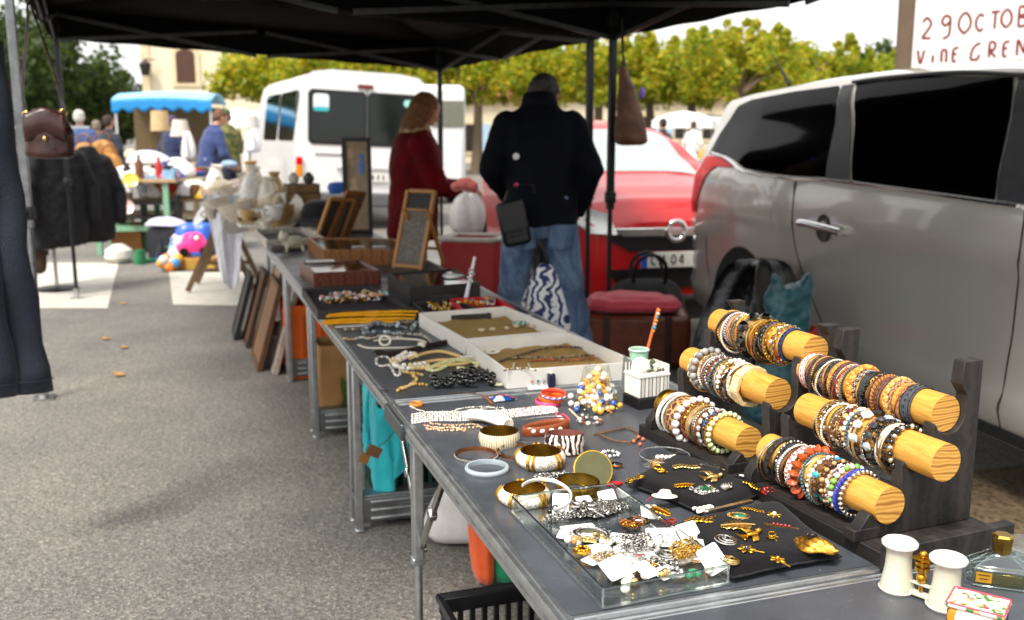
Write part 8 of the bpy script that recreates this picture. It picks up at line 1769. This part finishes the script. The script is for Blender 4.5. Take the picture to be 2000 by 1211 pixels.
# ---------------------------------------------------------------- houses
PLA = pattern('cream_render', 'noise', ['#c8b898', '#dccfb2', '#e4dac4'], 1.2, .85, distort=.5)
TILE = pattern('roof_tiles', 'wave', ['#7a4426', '#b8734a', '#a05a34'], 9, .85, distort=1.5, bump=.4)
STONE = M('#d8c4a0', .8, 0, .12, 3); SHB = M('#4a2a1c', .6, 0, .15, 6); SHBL = M('#a8c4dc', .6, 0, .08)
def house(label, x, y, w_, d_, h_, rz, wins, shut, arched=False, roofh=1.2, roofm=None):
    t = thing('house', label, 'house', (x, y, 0), rz)
    m = MB(); m.box((0, 0, h_/2), (w_, d_, h_)); m.build('wall', PLA, t)
    m = MB(); e = .35; m.add([(-w_/2-e, -d_/2-e, h_), (w_/2+e, -d_/2-e, h_), (w_/2+e, d_/2+e, h_), (-w_/2-e, d_/2+e, h_), (-w_/2+1, 0, h_+roofh), (w_/2-1, 0, h_+roofh)], [(0, 1, 5, 4), (1, 2, 5), (2, 3, 4, 5), (3, 0, 4), (3, 2, 1, 0)]); m.build('roof', roofm or TILE, t, smooth=False)
    m = MB(); m.box((0, -d_/2-.05, h_-.12), (w_+.2, .1, .22)); m.box((-w_/2+.15, -d_/2-.03, h_/2-.12), (.34, .06, h_-.25)); m.box((w_/2-.15, -d_/2-.03, h_/2-.12), (.34, .06, h_-.25)); m.build('stone_trim', STONE, t)
    for wx, wz, ww, wh in wins:
        m = MB(); y0 = -d_/2-.06
        out = [(-ww/2-.2, -wh/2-.15), (ww/2+.2, -wh/2-.15), (ww/2+.2, wh/2)]+[((ww/2+.2)*math.cos(a), wh/2+(.34 if arched else .18)*math.sin(a)) for a in [PI*i/10 for i in range(1, 10)]]+[(-ww/2-.2, wh/2)]
        m.prism(out, 0, .055, lambda a, z, h: (wx+a, y0+h, wz+z)); f = m.build('window', STONE, t, smooth=False)
        m = MB(); inn = [(-ww/2, -wh/2), (ww/2, -wh/2), (ww/2, wh/2)]+[(ww/2*math.cos(a), wh/2+(.2 if arched else 0)*math.sin(a)) for a in [PI*i/10 for i in range(1, 10)]]+[(-ww/2, wh/2)]
        m.prism(inn, 0, .04, lambda a, z, h: (wx+a, y0-.02+h, wz+z)); m.build('shutter' if shut == 'closed' else 'pane', SHB if shut == 'closed' else M('#2a2420', .2), f, smooth=False)
        if shut == 'open':
            for s in (-1, 1): m = MB(); m.box((wx+s*(ww*.75+.1), y0-.03, wz), (ww*.5, .04, wh)); m.build('shutter', SHBL, f)
    return t
hx = dp(378, 262, 40)
house('cream house with arched brown shuttered windows behind the blue awning', hx.x+2.6, 43.5, 9.0, 7, 6.4, .0, [(-2.75, 3.95, .75, 1.1), (-.65, 3.5, .8, 1.0), (-2.75, 1.2, .9, 1.8)], 'closed', True)
q = dp(283, 130, 39.6); t = thing('wall_lantern', 'dark wall lantern on the left corner of the cream house', 'lantern', q, 0)
m = MB(); m.bar((.35, .2, .28), (-.02, 0, .28), .04, .04); m.build('bracket', BLACK, t)
m = MB(); m.loft([((0, 0, -.35), .14, .14), ((0, 0, .1), .24, .24), ((0, 0, .26), .05, .05)], 6); m.build('lamp_housing', M('#1c1714', .5), t, smooth=False)
for x, d, w_, h_, lb, wn in [(915, 48, 5.0, 3.0, 'low cream house behind the second white van', [(-.3, 1.2, 1.2, 1.3)]), (1110, 50, 5.4, 3.2, 'cream cottage with an orange roof behind the man', [(1.2, 1.5, .7, 1.0), (-1.5, 1.5, .7, 1.0)]), (1318, 50, 4.6, 3.1, 'cream cottage with pale blue shutters beyond the parasols', [(.2, 1.7, .6, 1.1), (-1.5, 1.7, .6, 1.1), (1.6, 1.7, .6, 1.1)]), (1480, 52, 5.5, 3.0, 'cream cottage mostly hidden behind the grey car', [(-1.8, 1.6, .7, 1.0)])]:
    q = gp(x, d); house(lb, q.x, d+3, w_, 6, h_, .02, wn, 'open', False, 1.1)
# ---------------------------------------------------------------- trees
def leafmat(name, cols):
    m, n, l, b = setup(name); tc = nd(n, 'ShaderNodeTexCoord'); t = nd(n, 'ShaderNodeTexNoise', Scale=1.1, Detail=5.0, Roughness=.75); l.new(tc.outputs['Object'], t.inputs['Vector'])
    r = nd(n, 'ShaderNodeValToRGB'); e = r.color_ramp.elements
    while len(e) < len(cols): e.new(.5)
    for i, c in enumerate(cols): e[i].position = .3+.4*i/(len(cols)-1); e[i].color = hexc(c)+(1,)
    l.new(t.outputs['Fac'], r.inputs[0]); l.new(r.outputs[0], b.inputs['Base Color']); b.inputs['Roughness'].default_value = .6
    tr = nd(n, 'ShaderNodeBsdfTranslucent'); l.new(r.outputs[0], tr.inputs['Color']); mx = nd(n, 'ShaderNodeMixShader'); mx.inputs[0].default_value = .5
    l.new(b.outputs[0], mx.inputs[1]); l.new(tr.outputs[0], mx.inputs[2]); l.new(mx.outputs[0], n['Material Output'].inputs[0]); return m
YG = [leafmat('autumn_plane_leaves', ['#68791a', '#9aa420', '#bcb626', '#ccb42c']), leafmat('autumn_plane_leaves_green', ['#4a6614', '#82961c', '#a4ac26']), leafmat('autumn_plane_leaves_gold', ['#a8921c', '#ccb42a', '#dcc840'])]
DG = [leafmat('dark_leaves', ['#1c2c10', '#33461a', '#4a5a22']), leafmat('mid_leaves', ['#2c4016', '#4a5e22', '#6a7430'])]
BARK = pattern('bark', 'noise', ['#3a3026', '#6a5a48', '#524434'], 5, .9, (1, 1, .3), distort=2, bump=.5)
def tree(label, x, y, th_, crown, mats, seed, n=2600, ls=.16, shape='box', group=None, spikes=0, tw_=.16):
    rg = random.Random(seed); t = thing('tree', label, 'tree', (x, y, 0), 0, group); cx, cy, z0, z1 = crown
    m = MB(); pts = [V((0, 0, 0)), V((.05, 0, th_*.4)), V((rg.uniform(-.1, .1), 0, th_))]; m.tube(catmull(pts, 5), [tw_*(1.15-.5*i/10) for i in range(11)], 10)
    for k in range(6):
        a = 2*PI*k/6+rg.random(); e = V((cx*.6*math.cos(a), cy*.6*math.sin(a), z0+(z1-z0)*rg.uniform(.3, .8))); b0 = V((0, 0, th_*.95)); m.tube(catmull([b0, b0.lerp(e, .5)+V((0, 0, .15)), e], 5), [tw_*.5*(1-.08*i) for i in range(11)], 7)
    m.build('trunk', BARK, t)
    m = MB(); cl = []
    for k in range(95 if shape == 'box' else 46):
        while True:
            p = V((rg.uniform(-1, 1), rg.uniform(-1, 1), rg.uniform(-1, 1)))
            if shape == 'box' or p.length < 1: break
        cl.append((V((p.x*cx, p.y*cy, z0+(z1-z0)*(p.z*.5+.5)+(noise.noise(V((x+p.x*cx, y, seed*.1))*.6)*.28 if shape == 'box' else 0))), rg.uniform(.28, .5)*(1 if shape == 'box' else 1.7)))
    for k in range(spikes):
        px = rg.uniform(-cx, cx); hh = rg.uniform(.3, .9)
        for j in range(4): cl.append((V((px+rg.uniform(-.05, .05), rg.uniform(-.6, .6)*cy, z1+hh*j/4)), .16))
    for i in range(n):
        c, r = rg.choice(cl); d = V((rg.gauss(0, 1), rg.gauss(0, 1), rg.gauss(0, 1))).normalized()*r*rg.random()**.4; p = c+d
        a = V((rg.gauss(0, 1), rg.gauss(0, 1), rg.gauss(0, .7))).normalized(); b = a.cross(V((rg.gauss(0, 1), rg.gauss(0, 1), rg.gauss(0, 1)))).normalized(); s = ls*rg.uniform(.6, 1.2)
        m.k = rg.choices(range(len(mats)), [4, 3, 2][:len(mats)])[0]
        m.add([p-a*s, p+b*s*.55, p+a*s, p-b*s*.55], [(0, 1, 2, 3)])
    m.build('crown', mats, t, smooth=False); return t
TG = 'pollarded plane trees across the square'
PL = [(560, 32), (630, 34), (705, 35), (820, 35), (930, 34), (1050, 36), (1165, 35), (1268, 36), (1350, 35), (1440, 33), (1545, 36), (1660, 38), (1760, 36)]
for i, (x, d) in enumerate(PL):
    q = gp(x, d); hi = [3.9, 4.2, 4.4, 4.4, 4.6, 4.7, 4.7, 4.8, 4.8, 4.9, 4.8, 4.35, 4.2][i]
    tree(f'clipped yellow green plane tree, {ORD[i] if i < 12 else "last"} from the cream house in the row across the square', q.x, q.y, 2.7, (1.9, 1.4, 2.6, hi-.25-(.25 if i > 6 else 0)), YG if i < 11 else [YG[1], YG[0]], 100+i, 6800, .115, 'box', TG, 5 if i > 6 else 2, .2)
for i, (x, d, h_, r, lb) in enumerate([(92, 44, 7.2, 2.6, 'tall dark green tree at the far left'), (165, 48, 5.4, 2.6, 'rounded green tree right of the tall dark one'), (232, 52, 4.3, 1.8, 'low green tree beside the cream house'), (40, 40, 6.5, 2.4, 'green tree behind the hanging leather handbag'), (1715, 46, 5.2, 2.4, 'green tree behind the sign trunk'), (1800, 44, 5.0, 2.4, 'green tree behind the handwritten sign')]):
    q = gp(x, d); tree(lb, q.x, q.y, h_*.4, (r, r, h_*.22, h_), DG, 200+i, 3200, .2, 'round', None, 0, .22)
for i in range(9):
    q = gp(-40+250*i, 75+6*(i % 3)); tree(f'{ORD[i]} dark tree of the distant line behind the houses, counted from the left', q.x, q.y, 3, (5.5, 3, .6, 5.2+(i*7 % 4)*.5), DG, 300+i, 2600, .38, 'round', 'distant trees behind the houses', 0, .3)
# ---------------------------------------------------------------- trunk and handwritten sign
q = gp(1767, 8.2); t = thing('tree', 'thick brown tree trunk carrying the handwritten sign', 'tree', q, 0)
m = MB(); m.tube([V((.02*math.sin(i*.8), .01*math.cos(i), i*.42)) for i in range(13)], [.125-.003*i for i in range(13)], 16); m.build('trunk', BARK, t)
m = MB()
for k in range(5): a = k*1.26; m.tube(catmull([(0, 0, 4.9), (.5*math.cos(a), .5*math.sin(a), 5.6), (1.3*math.cos(a), 1.3*math.sin(a), 6.2)], 6), [.07-.002*i for i in range(13)], 8)
m.build('limb', BARK, t)
q = dp(1785, 62, 7.9); t = thing('market_sign', 'white board with handwritten dark red market date tied to the trunk', 'sign', q, -.06)
m = MB(); m.box((.62, 0, .10), (1.24, .012, .86)); m.build('board', M('#e6e4e0', .6, 0, .05, 6), t, bevel=.003)
s = 7.9/1900; INKR = pattern('brushed_dark_red', 'noise', ['#4a0f14', '#7a2a28', '#8a4038'], 22, .6)
m = MB(); pl = Place((0, -.0075, 0), (1, 0, .03), (0, -1, 0))
def px2(x, y): return (x-1785)*s, (62-y)*s
for ch, x, y, h_ in [('2', 1800, 76, 38), ('9', 1835, 75, 40), ('O', 1867, 69, 38), ('C', 1898, 65, 30), ('T', 1925, 62, 31), ('O', 1944, 61, 33), ('B', 1975, 60, 35), ('E', 2006, 60, 34), ('R', 2032, 60, 34),
                         ('V', 1794, 121, 26), ('I', 1821, 120, 20), ('D', 1839, 120, 24), ('E', 1860, 118, 24), ('G', 1893, 117, 30), ('R', 1926, 114, 28), ('E', 1952, 112, 26), ('N', 1977, 112, 30), ('H', 1812, 5, 34), ('O', 1846, 2, 34), ('C', 1880, 1, 34)]:
    a, b = px2(x, y); sc_ = h_*s
    for st in G[ch]: m.tube(catmull([pl(a+p_[0]*sc_*.85, b+p_[1]*sc_) for p_ in st], 5), 0, 6, flat=(.0105, .0012), up=(0, 1, 0))
m.build('handwriting', INKR, t)
m = MB(); m.tube(catmull([(0.02, -.01, .45), (-.10, -.13, .47), (-.24, .0, .46), (-.22, .14, .45)], 6), .006, 6); m.build('rope', M('#c8b898', .8), t)
